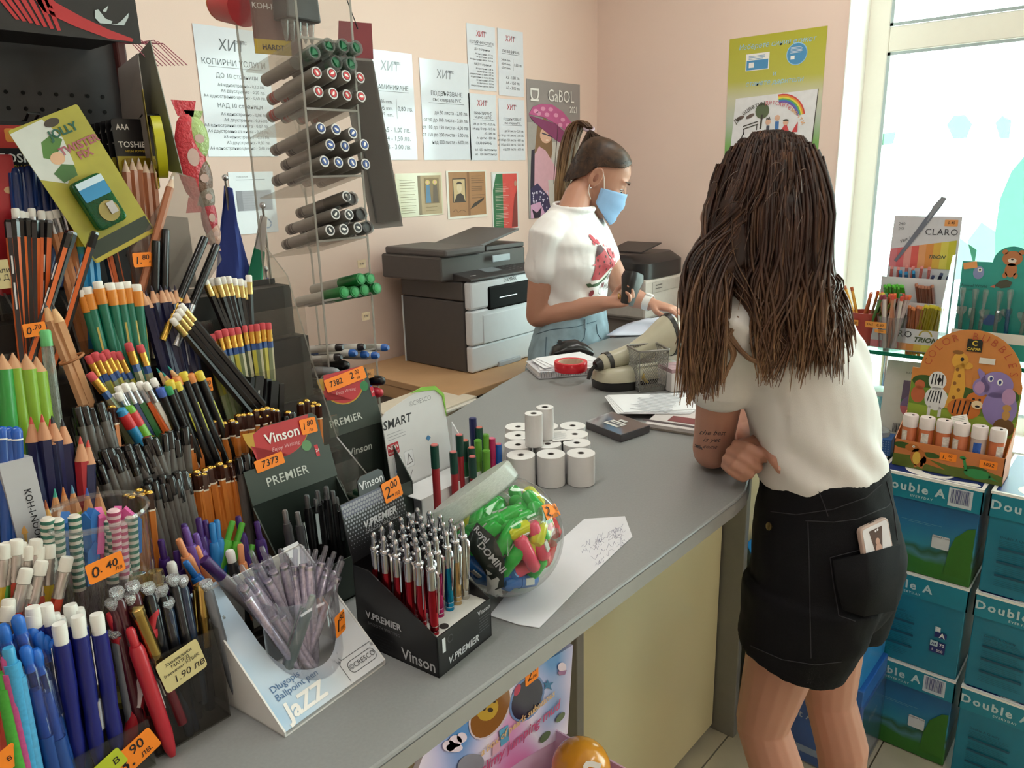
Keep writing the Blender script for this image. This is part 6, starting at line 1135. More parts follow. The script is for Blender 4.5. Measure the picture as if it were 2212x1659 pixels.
for i, (ps, cc) in enumerate(((.28, '#d85a9a'),(.40, '#d9a6cf'),(.5, '#e6dcec'),(.6, '#c8c4e4'),(.72, '#5a8fc8'))):
    e = c5.color_ramp.elements[i] if i < 2 else c5.color_ramp.elements.new(ps); e.position = ps; e.color = lin(cc)
t5.links.new(tc5.outputs['Object'], n5.inputs['Vector']); t5.links.new(n5.outputs['Fac'], c5.inputs[0]); t5.links.new(c5.outputs[0], p5.inputs['Base Color'])
MB().prism(bd9[::-1] if sum(bd9[i][0] * bd9[(i + 1) % len(bd9)][1] - bd9[(i + 1) % len(bd9)][0] * bd9[i][1] for i in range(len(bd9))) < 0 else bd9,.008, fr((0,.038,0),(1,0,0),(0,0,1))).build('printed_backboard', bm9, sd0)
Q = lambda pts: [P9(*q) for q in pts]; nv9 = H('#262038', .25)
art(sd0,[(H('#cfc0c8', .3), Q(ell(1058,1535,38,68,24, rot=.5))),(H('#8a5a2c', .2), Q(ell(1058,1535,34,64,24, rot=.5))),(H('#c09a3a', .3),[Q(ell(1052,1530,22,28,18, rot=.5)), Q(ell(1033,1505,9,11)), Q(ell(1082,1488,9,11))]),(H('#3a2a1c', .4),[Q(ell(1044,1528,5,7)), Q(ell(1058,1533,6,5)), Q(ell(1066,1512,5,6))]),(H('#6a86b8', .3), Q(ell(1137,1508,33,54,24, rot=.45))),(nv9, Q(ell(1137,1508,29,49,24, rot=.45))),(H('#b83a58', .4), Q(ell(1116,1490,6,14,12, rot=.4))),
    (H('#e6d4e0', .4),[Q(ell(968,1610,14,12)), Q(ell(982,1600,14,13)), Q(ell(996,1592,11,11)), Q(ell(980,1614,18,10))]),(H('#5fa0c0', .4), Q([(1076,1578),(1096,1564),(1098,1598),(1080,1612)])),(H('#d8a8b8', .4), Q([(1062,1606),(1078,1598),(1078,1620),(1062,1632)])),(H('#8a8a94', .4), Q(ell(1015,1650,30,22,20, rot=-.4))),(H('#2f6f9a', .4), Q([(1180,1466),(1184,1474),(1194,1472),(1187,1480),(1190,1490),(1181,1484),(1173,1489),(1176,1479),(1170,1473),(1179,1474)])),(H('#e0d0dc', .4), Q(ell(1212,1440,9,10))),(H('#9a6a94', .4), Q([(1202,1450),(1222,1446),(1218,1456),(1206,1458)])),(H('#5a6a4a', .4),[Q(ell(1175,1590,7,16,12, rot=.7)), Q(ell(1208,1548,6,14,12, rot=.7))])], t=fr((0,.0295,0),(1,0,0),(0,0,1)))
ts = V(P9(1228,1478)) - V(P9(1000,1665)); an = math.atan2(ts[1], ts[0])
fr10 = fr((0,.028,0),(1,0,0),(0,0,1)); a9 = P9(1120,1572); txt('a box of pearls subotanus', .016, sd0, a9[0], a9[1] + .012,.001, H('#d8b07a', .5, nz=0), rot=-.0, t=fr10, bold=.02, shear=.2); txt('slimy jumping mud', .024, sd0, a9[0] + .005, a9[1] - .016,.001, H('#c2507c', .5, nz=0), t=fr10, bold=.02, shear=.2)
pt = P9(1147,1455); tagcard(sd0, fr((pt[0],.0285, pt[1]),(1,0,0),(0,0,1)),.03,.028,(('2', .75,-.2,-.05),('40', .42,.15,.2),('лв.', .3,.2,-.22)))
zt9 = ony(1230,1600,.60).z; x1 = ony(1235,1600,.60).x; x0 = x1 - .34
MB().box(((x0 + x1) / 2,.0, zt9 - .06),(x1 - x0,.002,.12)).build('rear_wall', pinkc, sd0, T(0,.036,0)); MB().box((x1,-.075, zt9 - .06),(.003,.22,.12)).build('side_wall', pinkc, sd0); MB().box((x0,-.075, zt9 - .06),(.003,.22,.12)).build('side_wall', pinkc, sd0); MB().box(((x0 + x1) / 2,-.185, zt9 - .075),(x1 - x0,.003,.09)).build('front_wall', pinkc, sd0); MB().box(((x0 + x1) / 2,-.075, zt9 - .119),(x1 - x0,.22,.003)).build('bottom', pinkc, sd0)
for k, (q, hx, lab) in enumerate((((1255,1650), '#d8922c', 'orange slime ball with a white letter m in the display box'),((1190,1700), '#d84a7a', 'pink slime ball beside the orange one'),((1330,1720), '#d8567a', 'pink slime ball in the box corner'))):
    p = ony(*q, .53 - .04 * (k == 2)); o = thing('slime_ball', lab, 'toy', T(p.x if k < 2 else x1 - .045, p.y, zt9 - .055 + (.09 if k == 0 else .02))); MB().ball((0,0,0),.042,0,24,14).build('shell', H(hx, .2, coat=.3), o)
    if k == 0: txt('m', .045, o, 0,.004,.0425, WHT, bold=.04, t=fr((0,0,0),(.75,-.6,0),(.3,.35,.9)), rot=1.2)
o = thing('stool', 'dark stool carrying the toy display under the counter', 'stool', T((x0 + x1) / 2,.545,0)); zs = zt9 - .121; MB().box((0,0, zs - .011),(.32,.24,.02)).build('seat', H('#4a3c30', .5), o, None, .003)
for sx in (-1,1):
    for sy in (-1,1): MB().box((sx * .14, sy * .10,(zs - .021) / 2),(.03,.03, zs - .021)).build('leg', H('#4a3c30', .5), o)
# ================================================================ PEOPLE
def flesh(name, mb, mat, parent, vox=.006, it=6, sm=.5, wr=0, wseed=0):
    """union of the lofts as one continuous surface"""
    o = mb.build(name, mat, parent)
    r = o.modifiers.new('union', 'REMESH'); r.mode = 'VOXEL'; r.voxel_size = vox; r.use_smooth_shade = True
    s = o.modifiers.new('smooth', 'SMOOTH'); s.factor = sm; s.iterations = it
    if wr:
        tx = bpy.data.textures.new(name + '_folds', 'CLOUDS'); tx.noise_scale = wseed or .05; tx.noise_depth = 1
        d = o.modifiers.new('folds', 'DISPLACE'); d.texture = tx; d.strength = wr; d.mid_level = .5; d.texture_coords = 'LOCAL'
    return o
def limb(mb, pts, rad, n=16):
    """tapering limb through pts (each with a radius)"""
    pts = [V(p) for p in pts]; P = []; R = []
    for i in range(len(pts) - 1):
        for k in range(4): P.append(pts[i].lerp(pts[i + 1], k / 4)); R.append(rad[i] + (rad[i + 1] - rad[i]) * k / 4)
    P.append(pts[-1]); R.append(rad[-1]); mb.tube(P, R, n)
    mb.ball(pts[0], rad[0] * .98,0,14,8); mb.ball(pts[-1], rad[-1] * .98,0,14,8)
def hand(mb, Wp, d, n, side, curl=.5, s=1.0, spread=.0, thumb=.6):
    d = V(d).normalized(); n = V(n); n = (n - d * n.dot(d)).normalized(); t = d.cross(n) * side; Wp = V(Wp)
    mb.loft([(Wp - d * .01 * s, t * .026 * s, n * .019 * s),(Wp + d * .025 * s, t * .033 * s, n * .018 * s),(Wp + d * .06 * s, t * .040 * s, n * .015 * s),(Wp + d * .086 * s, t * .039 * s, n * .012 * s),(Wp + d * .094 * s, t * .034 * s, n * .008 * s)],18)
    for off, l, r in ((.029,.070,.0088),(.010,.079,.0092),(-.010,.073,.0088),(-.028,.056,.0078)):
        p = Wp + d * .080 * s + t * off * s; a = curl * .6; pts = [p - d * .02 * s, p]; q = (d + t * spread * off * 20).normalized(); rr = [r * s, r * s]
        for k, f in enumerate((.45,.30,.25)):
            dv = (q * math.cos(a) + n * math.sin(a)); p = p + dv * l * f * s; pts.append(p); a += curl * (1 if k == 0 else .7); rr.append(r * s * (1 - .09 * (k + 1)))
        mb.tube(pts, rr, 10); mb.ball(pts[-1], rr[-1] * .98,0,10,6)
    b = Wp + d * .022 * s + t * .024 * s; dv = (d * .6 + t * .75 * (1 - thumb * .4) + n * thumb * .8).normalized(); p1 = b + dv * .042 * s; dv2 = (d * .9 + n * thumb * .5 + t * .1).normalized(); p2 = p1 + dv2 * .032 * s
    mb.tube([b, p1, p2],[.0125 * s, .0105 * s, .0085 * s],10); mb.ball(p2,.0085 * s, 0,10,6)
def skinmat(key, base, dark, sc=9):
    m = H(base, .5, nz=.06, ns=sc, bump=.05, bs=600, sss=.12); return m
def hairmat(name, cols, zr=None, sc=(90,90,5)):
    """hair colour: fine streaks along the strands; zr = fade of colour from roots to tips"""
    m = bpy.data.materials.new(name); m.use_nodes = True; t = m.node_tree; p = t.nodes['Principled BSDF']; p.inputs['Roughness'].default_value = .42; p.inputs['Specular IOR Level'].default_value = .35
    tc = t.nodes.new('ShaderNodeTexCoord'); mp = t.nodes.new('ShaderNodeMapping'); mp.inputs['Scale'].default_value = sc; n = t.nodes.new('ShaderNodeTexNoise'); n.inputs['Scale'].default_value = 1; n.inputs['Detail'].default_value = 3
    t.links.new(tc.outputs['Object'], mp.inputs[0]); t.links.new(mp.outputs[0], n.inputs['Vector'])
    c = t.nodes.new('ShaderNodeValToRGB'); c.color_ramp.elements[0].position = .35; c.color_ramp.elements[0].color = lin(cols[0]); c.color_ramp.elements[1].position = .68; c.color_ramp.elements[1].color = lin(cols[1]); t.links.new(n.outputs['Fac'], c.inputs[0])
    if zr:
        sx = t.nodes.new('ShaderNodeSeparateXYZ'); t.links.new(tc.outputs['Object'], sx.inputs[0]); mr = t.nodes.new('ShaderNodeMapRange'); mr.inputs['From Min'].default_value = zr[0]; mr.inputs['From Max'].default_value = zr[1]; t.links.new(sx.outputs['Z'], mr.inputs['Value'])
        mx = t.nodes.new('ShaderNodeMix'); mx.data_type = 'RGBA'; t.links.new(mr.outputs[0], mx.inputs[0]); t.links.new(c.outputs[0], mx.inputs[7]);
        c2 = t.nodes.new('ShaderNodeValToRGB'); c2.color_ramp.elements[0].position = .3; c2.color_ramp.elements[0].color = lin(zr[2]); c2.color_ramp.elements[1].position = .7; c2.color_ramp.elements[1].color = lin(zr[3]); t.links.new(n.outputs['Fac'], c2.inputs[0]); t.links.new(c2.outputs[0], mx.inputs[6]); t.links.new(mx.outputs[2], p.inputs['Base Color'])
    else: t.links.new(c.outputs[0], p.inputs['Base Color'])
    return m
def strands(name, splines, rad, mat, parent, res=1):
    """hair locks as bevelled curves; splines: lists of (point, radius factor)"""
    cu = bpy.data.curves.new(name, 'CURVE'); cu.dimensions = '3D'; cu.bevel_depth = rad; cu.bevel_resolution = res; cu.resolution_u = 3; cu.use_fill_caps = True
    for sp in splines:
        s = cu.splines.new('NURBS'); s.points.add(len(sp) - 1); s.order_u = 3; s.use_endpoint_u = True
        for k, (p, r) in enumerate(sp): s.points[k].co = (p[0], p[1], p[2],1); s.points[k].radius = r
    cu.materials.append(mat)
    o0 = bpy.data.objects.new(name, cu); COL.objects.link(o0); bpy.context.view_layer.update()
    me = bpy.data.meshes.new_from_object(o0.evaluated_get(bpy.context.evaluated_depsgraph_get())); bpy.data.objects.remove(o0)
    me.polygons.foreach_set('use_smooth', [True] * len(me.polygons))
    o = bpy.data.objects.new(name, me); COL.objects.link(o); o.parent = parent; return o
from mathutils.bvhtree import BVHTree
def surf(o):
    bpy.context.view_layer.update(); e = o.evaluated_get(bpy.context.evaluated_depsgraph_get()); me = e.to_mesh(); t = BVHTree.FromPolygons([o.matrix_world @ v.co for v in me.vertices],[tuple(p.vertices) for p in me.polygons]); e.to_mesh_clear(); return t
def drape(o, t, bvh, off, layers=True):
    """lay a flat print on to a surface along its own normal"""
    n = V((t[0][2], t[1][2], t[2][2]))
    for v in o.data.vertices:
        p = t @ V((v.co.x, v.co.y, 0)) + n * .15; h = bvh.ray_cast(p, -n, .4)
        if h[0]: v.co = t.inverted() @ (h[0] + n * (off + v.co.z * (1 if layers else 0)))
def wrap_print(parent, bvh, items, t, name='shirt_print', cuts=3):
    o = art(parent, items, t, name, .00025,.0); bm = bmesh.new(); bm.from_mesh(o.data); bmesh.ops.triangulate(bm, faces=bm.faces)
    for _ in range(cuts):
        es = [e for e in bm.edges if e.calc_length() > .006]
        if es: bmesh.ops.subdivide_edges(bm, edges=es, cuts=1); bmesh.ops.triangulate(bm, faces=bm.faces)
    bm.to_mesh(o.data); bm.free(); drape(o, t, bvh, .0022); return o
skin1 = skinmat('a', '#b78470', '#a06a52'); tee = H('#dad6d2', .8, nz=.015, ns=8, bump=.12, bs=900); tee2 = H('#eceaea', .8, nz=.015, ns=8, bump=.12, bs=900)
EX = V((1,0,0)); EY = V((0,1,0))
# ---------------------------------------------------------------- customer, seen from behind
cu_ = thing('person', 'person with long brown hair in white t-shirt and black shorts leaning on the counter', 'person', (0,0,0))
mb = MB()
mb.loft([((1.33,.42,.80), EX * .15, EY * .11),((1.33,.43,.95), EX * .115, EY * .092),((1.335,.455,1.06), EX * .12, EY * .09),((1.34,.49,1.18), EX * .125, EY * .09),((1.305,.52,1.255), EX * .115, EY * .07),((1.28,.535,1.31), EX * .06, EY * .05),((1.262,.54,1.35), EX * .05, EY * .05),((1.25,.53,1.39), EX * .05, EY * .052)],24)
mb.ball((1.24,.53,1.44),(.073,.090,.108),0,20,14); mb.ball((1.24,.575,1.40),(.055,.055,.065),0,16,10); mb.ball((1.24,.625,1.418),(.012,.018,.02),0,10,8)
Ls, Le, Lw = V((1.172,.545,1.255)), V((1.263,.612,.990)), V((1.435,.668,.985))
limb(mb, [Ls, Ls.lerp(Le, .45), Ls.lerp(Le, .85), Le],[.042,.041,.037,.036]); limb(mb, [Le, Le.lerp(Lw, .35), Lw],[.036,.036,.024]); hand(mb, Lw, (Lw - Le),(0,0,-1),1,.25)
Rs, Re, Rw = V((1.465,.535,1.25)), V((1.50,.665,1.0)), V((1.375,.598,.995))
limb(mb, [Rs, Rs.lerp(Re, .5), Re],[.042,.041,.036]); limb(mb, [Re, Re.lerp(Rw, .4), Rw],[.036,.034,.024])
def zp(x, y, d): return ond(1440 + x / 3.95,840 + y / 3.95, d)
D0 = 1.338
mb.tube([Rw, zp(820,480, D0 + .036), zp(740,520, D0 + .028), zp(650,550, D0 + .024), zp(600,580, D0 + .024)],[.024,.024,.026,.026,.022],14)
mb.tube([zp(570,620, D0 + .022), zp(610,670, D0 + .022), zp(660,700, D0 + .022)],[.019,.020,.016],12)
for P_, r in (([(600,475,.004),(690,500,-.014),(800,555,-.016),(868,592,-.006),(860,620,.016)],.0098),([(548,535,.004),(620,575,-.014),(710,630,-.017),(775,672,-.008),(770,690,.016)],.0096),([(515,600,.006),(570,645,-.012),(650,695,-.014),(705,728,-.006),(700,740,.016)],.0091),([(500,655,.010),(545,695,-.006),(605,738,-.008),(650,760,.0),(645,765,.016)],.0083)):
    pts = [zp(x, y, D0 + d) for x, y, d in P_]; mb.tube(pts, [r * .95, r * 1.05, r, r * .98, r * .8],12)
    for q in (pts[0], pts[3]): mb.ball(q, r * 1.02,0,12,8)
pts = [zp(810,470, D0 + .012), zp(880,520, D0 - .022), zp(925,600, D0 - .036), zp(975,690, D0 - .036)]; mb.tube(pts, [.016,.0125,.0118,.0085],12); mb.ball(pts[-1],.0086,0,10,6)
for hx, kn, an, th in ((1.262,(1.247,.475,.465),(1.255,.375,.085),.082),(1.405,(1.418,.405,.455),(1.428,.34,.085),.078)):
    hp = V((hx, .42,.80)); kn, an = V(kn), V(an); mid = hp.lerp(kn, .55)
    limb(mb, [hp, mid, kn],[th, .064,.049]); limb(mb, [kn, kn.lerp(an, .28) + V((0,-.014,0)), kn.lerp(an, .65), an],[.049,.051,.037,.028]); mb.loft([(an + V((0,-.03,-.01)), EX * .026, V((0,0,.03))),(an + V((0,.02,-.035)), EX * .032, V((0,0,.028))),(an + V((0,.09,-.055)), EX * .038, V((0,0,.018))),(an + V((0,.14,-.06)), EX * .034, V((0,0,.012)))],16)
body = flesh('body', mb, skin1, cu_, .0032,2)
mb = MB(); nl = zp(968,672, D0 - .043); mb.ball(nl, (.004,.004,.006),0,10,6); mb.build('thumb_nail', H('#d8b0a4', .3), cu_)
for hx, an in ((1.262,(1.255,.375,.085)),(1.405,(1.428,.34,.085))):
    mb = MB(); a_ = V(an); mb.loft([(a_ + V((0,-.055,-.058)), EX * .026, EY * .018),(a_ + V((0,-.05,-.03)), EX * .034, EY * .03)],14); mb.loft([(a_ + V((0,.05,-.082)), EX * .046, EY * .125,2.6),(a_ + V((0,.05,-.066)), EX * .046, EY * .125,2.6)],24); mb.build('sandal', H('#d8d4cc', .6), cu_)
# t-shirt: torso and two short sleeves
mb = MB()
mb.loft([((1.332,.43,.945), EX * .110, EY * .090),((1.333,.432,.962), EX * .125, EY * .107),((1.333,.436,.985), EX * .129, EY * .110),((1.336,.45,1.04), EX * .132, EY * .105),((1.341,.475,1.12), EX * .146, EY * .112),((1.337,.505,1.20), EX * .163, EY * .114),((1.318,.525,1.255), EX * .160, EY * .100),((1.298,.535,1.29), EX * .130, EY * .080),((1.282,.54,1.318), EX * .085, EY * .064)],28)
Lh = Ls.lerp(Le, .42)
limb(mb, [V((1.22,.54,1.255)), Ls + V((-.002,0,.002)), Ls.lerp(Le, .25), Lh],[.068,.064,.059,.061]); Rh = Rs.lerp(Re, .42); limb(mb, [V((1.43,.535,1.25)), Rs, Rh],[.068,.060,.060])
# sleeve drapes off the arm towards the back
mb.loft([(Ls.lerp(Le, .15), V((.055,.02,0)), V((-.02,.055,0))),(Lh + V((.02,-.01,-.01)), V((.058,.02,.02)), V((-.02,.052,-.01)))],18)
shirt = flesh('t_shirt', mb, tee, cu_, .005,6)
def bake(o, fn):
    """apply the modifiers, then push the cloth along its normals: fn(point, normal) in metres"""
    bpy.context.view_layer.update(); me = bpy.data.meshes.new_from_object(o.evaluated_get(bpy.context.evaluated_depsgraph_get())); ns = [v.normal.copy() for v in me.vertices]
    for v, n in zip(me.vertices, ns): v.co = v.co + n * fn(v.co, n)
    o.modifiers.clear(); o.data = me; me.polygons.foreach_set('use_smooth', [True] * len(me.polygons)); me.update()
def gs(x, m, s): return math.exp(-((x - m) / s) ** 2)
def fold(p, c, zw):
    a = math.atan2(p.y - c[1], p.x - c[0]); q = noise.noise(V((p.x * 9, p.y * 9, p.z * 5)))
    return .0045 * gs(p.z, zw + .035,.045) * math.sin(a * 8 + (p.z - zw) * 55 + q * 2.5) + .0035 * gs(p.z, zw + .16,.10) * math.sin((p.z * 46 + a * 3.2) + q * 3) + .003 * q
bake(shirt, lambda p, n: fold(p, (1.335,.45),.985))
# shorts
den = H('#0e0e11', .85, nz=.25, ns=300, bump=.25, bs=900, spec=.2); mb = MB()
mb.loft([((1.333,.428,.985), EX * .122, EY * .105),((1.333,.425,.94), EX * .127, EY * .109),((1.333,.418,.88), EX * .142, EY * .122),((1.333,.412,.82), EX * .155, EY * .130),((1.333,.412,.76), EX * .158, EY * .130),((1.333,.415,.71), EX * .15, EY * .115)],32)
for hx, dx, yb, zb in ((1.255,-.010,.432,.642),(1.406,.006,.408,.648)):
    mb.loft([((hx, .41,.78), EX * .088, EY * .122),((hx + dx * .4,.415,.70), EX * .090, EY * .112),((hx + dx, yb, zb), EX * .088, V((0,.098,.022))),((hx + dx, yb, zb - .001), EX * .080, V((0,.09,.022)))],26)
shorts = flesh('shorts', mb, den, cu_, .0055,7,.5,.010,.07)
st_ = H('#242328', .8)
SEAMS = [[(1665,1105),(1720,1112),(1800,1100),(1870,1075),(1910,1040)],[(1740,1125),(1800,1128),(1850,1122),(1915,1095),(1925,1085)],[(1793,1205),(1850,1190),(1925,1172)],[(1793,1205),(1800,1260),(1812,1330),(1855,1345)],[(1745,1125),(1748,1220),(1750,1330),(1752,1440)],[(1622,1395),(1690,1425),(1760,1436),(1830,1428)],[(1768,1060),(1780,1090),(1790,1120)],[(1915,1040),(1930,1100),(1940,1180)]]
# hair
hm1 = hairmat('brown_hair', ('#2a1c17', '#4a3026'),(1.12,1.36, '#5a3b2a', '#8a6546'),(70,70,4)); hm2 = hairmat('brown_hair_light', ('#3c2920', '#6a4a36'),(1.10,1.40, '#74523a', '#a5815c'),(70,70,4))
HC = V((1.24,.53,1.442)); rs = random.Random(4)
def backy(x, z): u = min(.98, abs(x - 1.33) / .172); return .507 + (z - 1.2) * .25 - .122 * math.sqrt(1 - u * u)
mb = MB(); mb.ball(HC + V((0,-.002,.0)),(.074,.088,.104),0,24,16); mb.loft([(HC + V((0,-.02,.02)), EX * .076, EY * .076),(HC + V((-.008,-.026,-.06)), EX * .078, EY * .070),(HC + V((-.015,-.04,-.12)), EX * .070, EY * .058),(HC + V((-.03,-.055,-.17)), EX * .05, EY * .03)],22)
limb(mb, [HC + V((-.05,.02,.0)), HC + V((-.07,.01,-.09)), ond(1525,590,1.235), ond(1512,690,1.222)],[.040,.038,.024,.008])
flesh('hair_mass', mb, hm1, cu_, .007,4,.5,.016,.04)
dk_, lt_, fl = [],[],[]
for g in range(230):
    th = math.radians(rs.uniform(128,412)); c_, s_ = math.cos(th), math.sin(th); ph = rs.uniform(.05,1.0); kind = 'L' if (c_ < -.42 and rs.random() < .72) else 'R' if c_ > .62 else 'B'
    p0 = HC + V((math.sin(ph) * c_ * .080, math.sin(ph) * s_ * .096 - .004, math.cos(ph) * .113)); p1 = HC + V((c_ * .083, s_ * .097 - .004,.015)); p2 = HC + V((c_ * .084 - .010, s_ * .088 - .012,-.075))
    if kind == 'L': xl = rs.uniform(0,1); dl = rs.uniform(-.012,.02); p2 = p2.lerp(ond(1524 + 72 * xl, 470,1.232 + dl),.75); m3, m4, e = ond(1508 + 70 * xl, 560,1.225 + dl), ond(1494 + 62 * xl, 665,1.205 + dl), ond(1484 + 62 * xl, rs.uniform(735,850),1.212 + dl)
    else:
        ex = (1.222 if kind == 'R' else 1.190 + c_ * .048) + rs.gauss(0,.014); e = V((ex, 0,(1.255 if kind == 'R' else 1.218) + rs.uniform(-.045,.05))); e.y = backy(ex, e.z) - .016 + rs.gauss(0,.004)
    if kind != 'L': m3 = p2.lerp(e, .38); m4 = p2.lerp(e, .72); m4.y = min(m4.y, backy(m4.x, min(m4.z, 1.29)) - .014)
    f = rs.uniform(0,6.28); w = rs.uniform(.010,.022) * (.35 if kind == 'R' else 1); wv = [0,0,.3,1,1,.6]; tx = V((s_, -c_, 0)) if kind != 'L' else V((.7,-.7,0)); P = [q + tx * (w * k * math.sin(f + i * 1.7)) for i, (q, k) in enumerate(zip((p0, p1, p2, m3, m4, e), wv))]
    light = rs.random() < .36
    for k in range(17):
        o = V((rs.gauss(0,.0062), rs.gauss(0,.0055),0)); sp = [(q + o * (.6,.7,.9,1.1,1.2,.9)[i] + V((rs.gauss(0,.0012), rs.gauss(0,.0012),(rs.uniform(-.022,.02) if i == 5 else 0))),(.8,1,1,1,.8,.2)[i]) for i, q in enumerate(P)]
        (fl if k > 13 else lt_ if (light and k % 3) else dk_).append(sp)
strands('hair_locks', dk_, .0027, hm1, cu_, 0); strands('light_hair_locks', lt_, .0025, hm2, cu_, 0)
for k in range(70):
    a = rs.uniform(2.4,4.4); p = HC + V((math.cos(a) * .088, math.sin(a) * .09, rs.uniform(-.12,.06))); d = V((-.6 + rs.gauss(0,.3), rs.gauss(0,.25), rs.uniform(-.9,.25))).normalized(); l = rs.uniform(.02,.06); fl.append([(p, .8),(p + d * l * .5 + V((0,0,.006)),.7),(p + d * l + V((0,0,-.02)),.3)])
for a, b, c, d, e in (((1560,700),(1600,770),(1660,790),(1720,770),(1725,700)),((1530,640),(1560,720),(1590,760),(1570,800),(1555,830)),((1500,720),(1490,790),(1493,840),(1490,862),(1488,875)),((1515,700),(1508,770),(1500,820),(1495,850),(1492,860)),((1590,690),(1560,760),(1540,800),(1525,830),(1518,850))):
    for k in range(12): fl.append([(ond(q[0] + rs.gauss(0,3), q[1] + rs.gauss(0,3),1.205 + .006 * rs.random()), r) for q, r in zip((a, b, c, d, e),(1.8,2.2,2.2,1.6,.5))])
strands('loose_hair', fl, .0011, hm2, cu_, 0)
# tattoo on the arm, written as pen strokes
tat = H('#3b3436', .7, nz=.1)
def tatline(s, px, py, size):
    p = ond(px, py, 1.36); x = V(r_) ; y = V(u_); n = x.cross(y)
    t = M(((x.x, y.x, n.x, p.x),(x.y, y.y, n.y, p.y),(x.z, y.z, n.z, p.z),(0,0,0,1)))
    cu = bpy.data.curves.new('tattoo', 'FONT'); cu.body = s; cu.size = size; cu.align_x = 'CENTER'; cu.align_y = 'CENTER'; cu.resolution_u = 2; cu.shear = .3; cu.offset = .0
    o = bpy.data.objects.new('tattoo', cu); COL.objects.link(o); bpy.context.view_layer.update(); me = bpy.data.meshes.new_from_object(o.evaluated_get(bpy.context.evaluated_depsgraph_get())); bpy.data.objects.remove(o)
    bm = bmesh.new(); bm.from_mesh(me); bmesh.ops.triangulate(bm, faces=bm.faces); bm.to_mesh(me); bm.free(); me.materials.clear(); me.materials.append(tat)
    q = bpy.data.objects.new('tattoo', me); COL.objects.link(q); q.parent = cu_; q.matrix_local = t; drape(q, t, bbod, .0007, False)
bbod = surf(body)
tatline('the best', 1543,936,.0125); tatline('is yet', 1543,952,.0125); tatline('to come', 1536,968,.0102)
# phone, seams and buttons lie on the shorts: find the surface once the union is evaluated
bs = surf(shorts)
def hit(px, py, t=None): r = ray(px, py).normalized(); h = (t or bs).ray_cast(CAM, r); return (h[0], h[1]) if h[0] else (None, None)
for sm_ in SEAMS:
    P = []
    for a, b in zip(sm_, sm_[1:]):
        for k in range(6): q, n = hit(a[0] + (b[0] - a[0]) * k / 6, a[1] + (b[1] - a[1]) * k / 6); P += [q + n * .0004] if q else []
    if len(P) > 3: MB().tube(P, .0009,5).build('seam', st_, cu_)
q1, n1 = hit(1886,1172)
if q1:
    zx = (V(r_) * .975 + V(u_) * .22); zx = (zx - n1 * zx.dot(n1)).normalized(); tf = fr(q1 + n1 * .0045, zx, n1.cross(zx)); ph = thing('smartphone', 'smartphone in a pale case sticking out of the back pocket', 'phone', tf)
    MB().prism(rrect(-.034,-.040,.034,.036,.009),.009, T(0,0,-.0045)).build('case', H('#b49c92', .45), ph, None, .002); MB().prism(rrect(-.030,-.037,.030,.0325,.006),.0008, T(0,0,.0044)).build('case_back', H('#d4d2d6', .25), ph)
    art(ph, [(H('#4a322c', .4),[(-.008,-.02),(.006,-.02),(.016,.026),(-.016,.026)]),(H('#c09888', .4),[ell(.0,-.010,.0075,.011), ell(.0,.004,.005,.006)]),(H('#d8d4d8', .4),[ell(-.001,.022,.002), ell(.004,.023,.002)])], z0=.0054); MB().box((0,.036,0),(.012,.0012,.002)).build('charging_port', H('#2a2624', .5), ph)
    # pocket panel over its lower half
    P = [hit(*q) for q in ((1795,1206),(1860,1190),(1925,1174),(1922,1240),(1915,1310),(1860,1335),(1814,1320),(1803,1260),(1865,1260))]
    if all(p[0] for p in P):
        mb = MB(); pts = [p + n * (.0125 if i != 5 else .006) for i, (p, n) in enumerate(P)]; mb.add(pts, [(8, i, (i + 1) % 8) for i in range(8)],0, True); pw = mb.build('back_pocket', den, cu_); so = pw.modifiers.new('th', 'SOLIDIFY'); so.thickness = .004; so.offset = -1
q2, n2 = hit(1662,1137)
if q2: MB().lathe([(.007,0),(.007,.002),(.004,.003)],16,0, axis(q2, n2)).build('button', H('#8a7a5a', .3,1), cu_)
# ---------------------------------------------------------------- shop assistant in profile
em = thing('person', 'person with ponytail, blue face mask and watermelon t-shirt behind the counter', 'person', (0,0,0))
skin2 = skinmat('b', '#ba8872', '#9a6650'); EC = ond(1236,690,2.68); F = V((.10,-.995,0)).normalized(); Rr = V((F.y, -F.x, 0)); ez = V((0,0,1))
def E_(f, r, z): return V((EC.x, EC.y, 0)) + F * f + Rr * r + ez * z
mb = MB()
mb.loft([(E_(0,0,.86), Rr * .16, F * .11),(E_(0,0,1.0), Rr * .125, F * .095),(E_(.0,0,1.12), Rr * .13, F * .09),(E_(.0,0,1.25), Rr * .13, F * .085),(E_(-.01,0,1.33), Rr * .12, F * .06),(E_(-.005,0,1.385), Rr * .055, F * .05)],24)
HF = V((.62,-.78,0)).normalized(); HR = V((HF.y, -HF.x, 0)); hc_ = ond(1294,381,2.62); tl = .58
hx_ = (HF * math.cos(tl) - ez * math.sin(tl)); hz_ = (HF * math.sin(tl) + ez * math.cos(tl)); hy_ = -HR       # forward, up, left
HM = M(((hx_.x, hy_.x, hz_.x, hc_.x),(hx_.y, hy_.y, hz_.y, hc_.y),(hx_.z, hy_.z, hz_.z, hc_.z),(0,0,0,1)))
hp_ = lambda x, y, z: HM @ V((x, y, z))
HR_ = [(-.118,.058,.022,.024),(-.108,.050,.040,.036),(-.085,.030,.066,.050),(-.055,.014,.082,.060),(-.02,.006,.092,.067),(.02,.0,.097,.072),(.06,-.004,.094,.071),(.09,-.008,.076,.058),(.108,-.010,.048,.038),(.117,-.011,.018,.015)]
mb.loft([(hp_(cx, 0, z), hx_ * a, hy_ * b, 2.15) for z, cx, a, b in HR_],28)
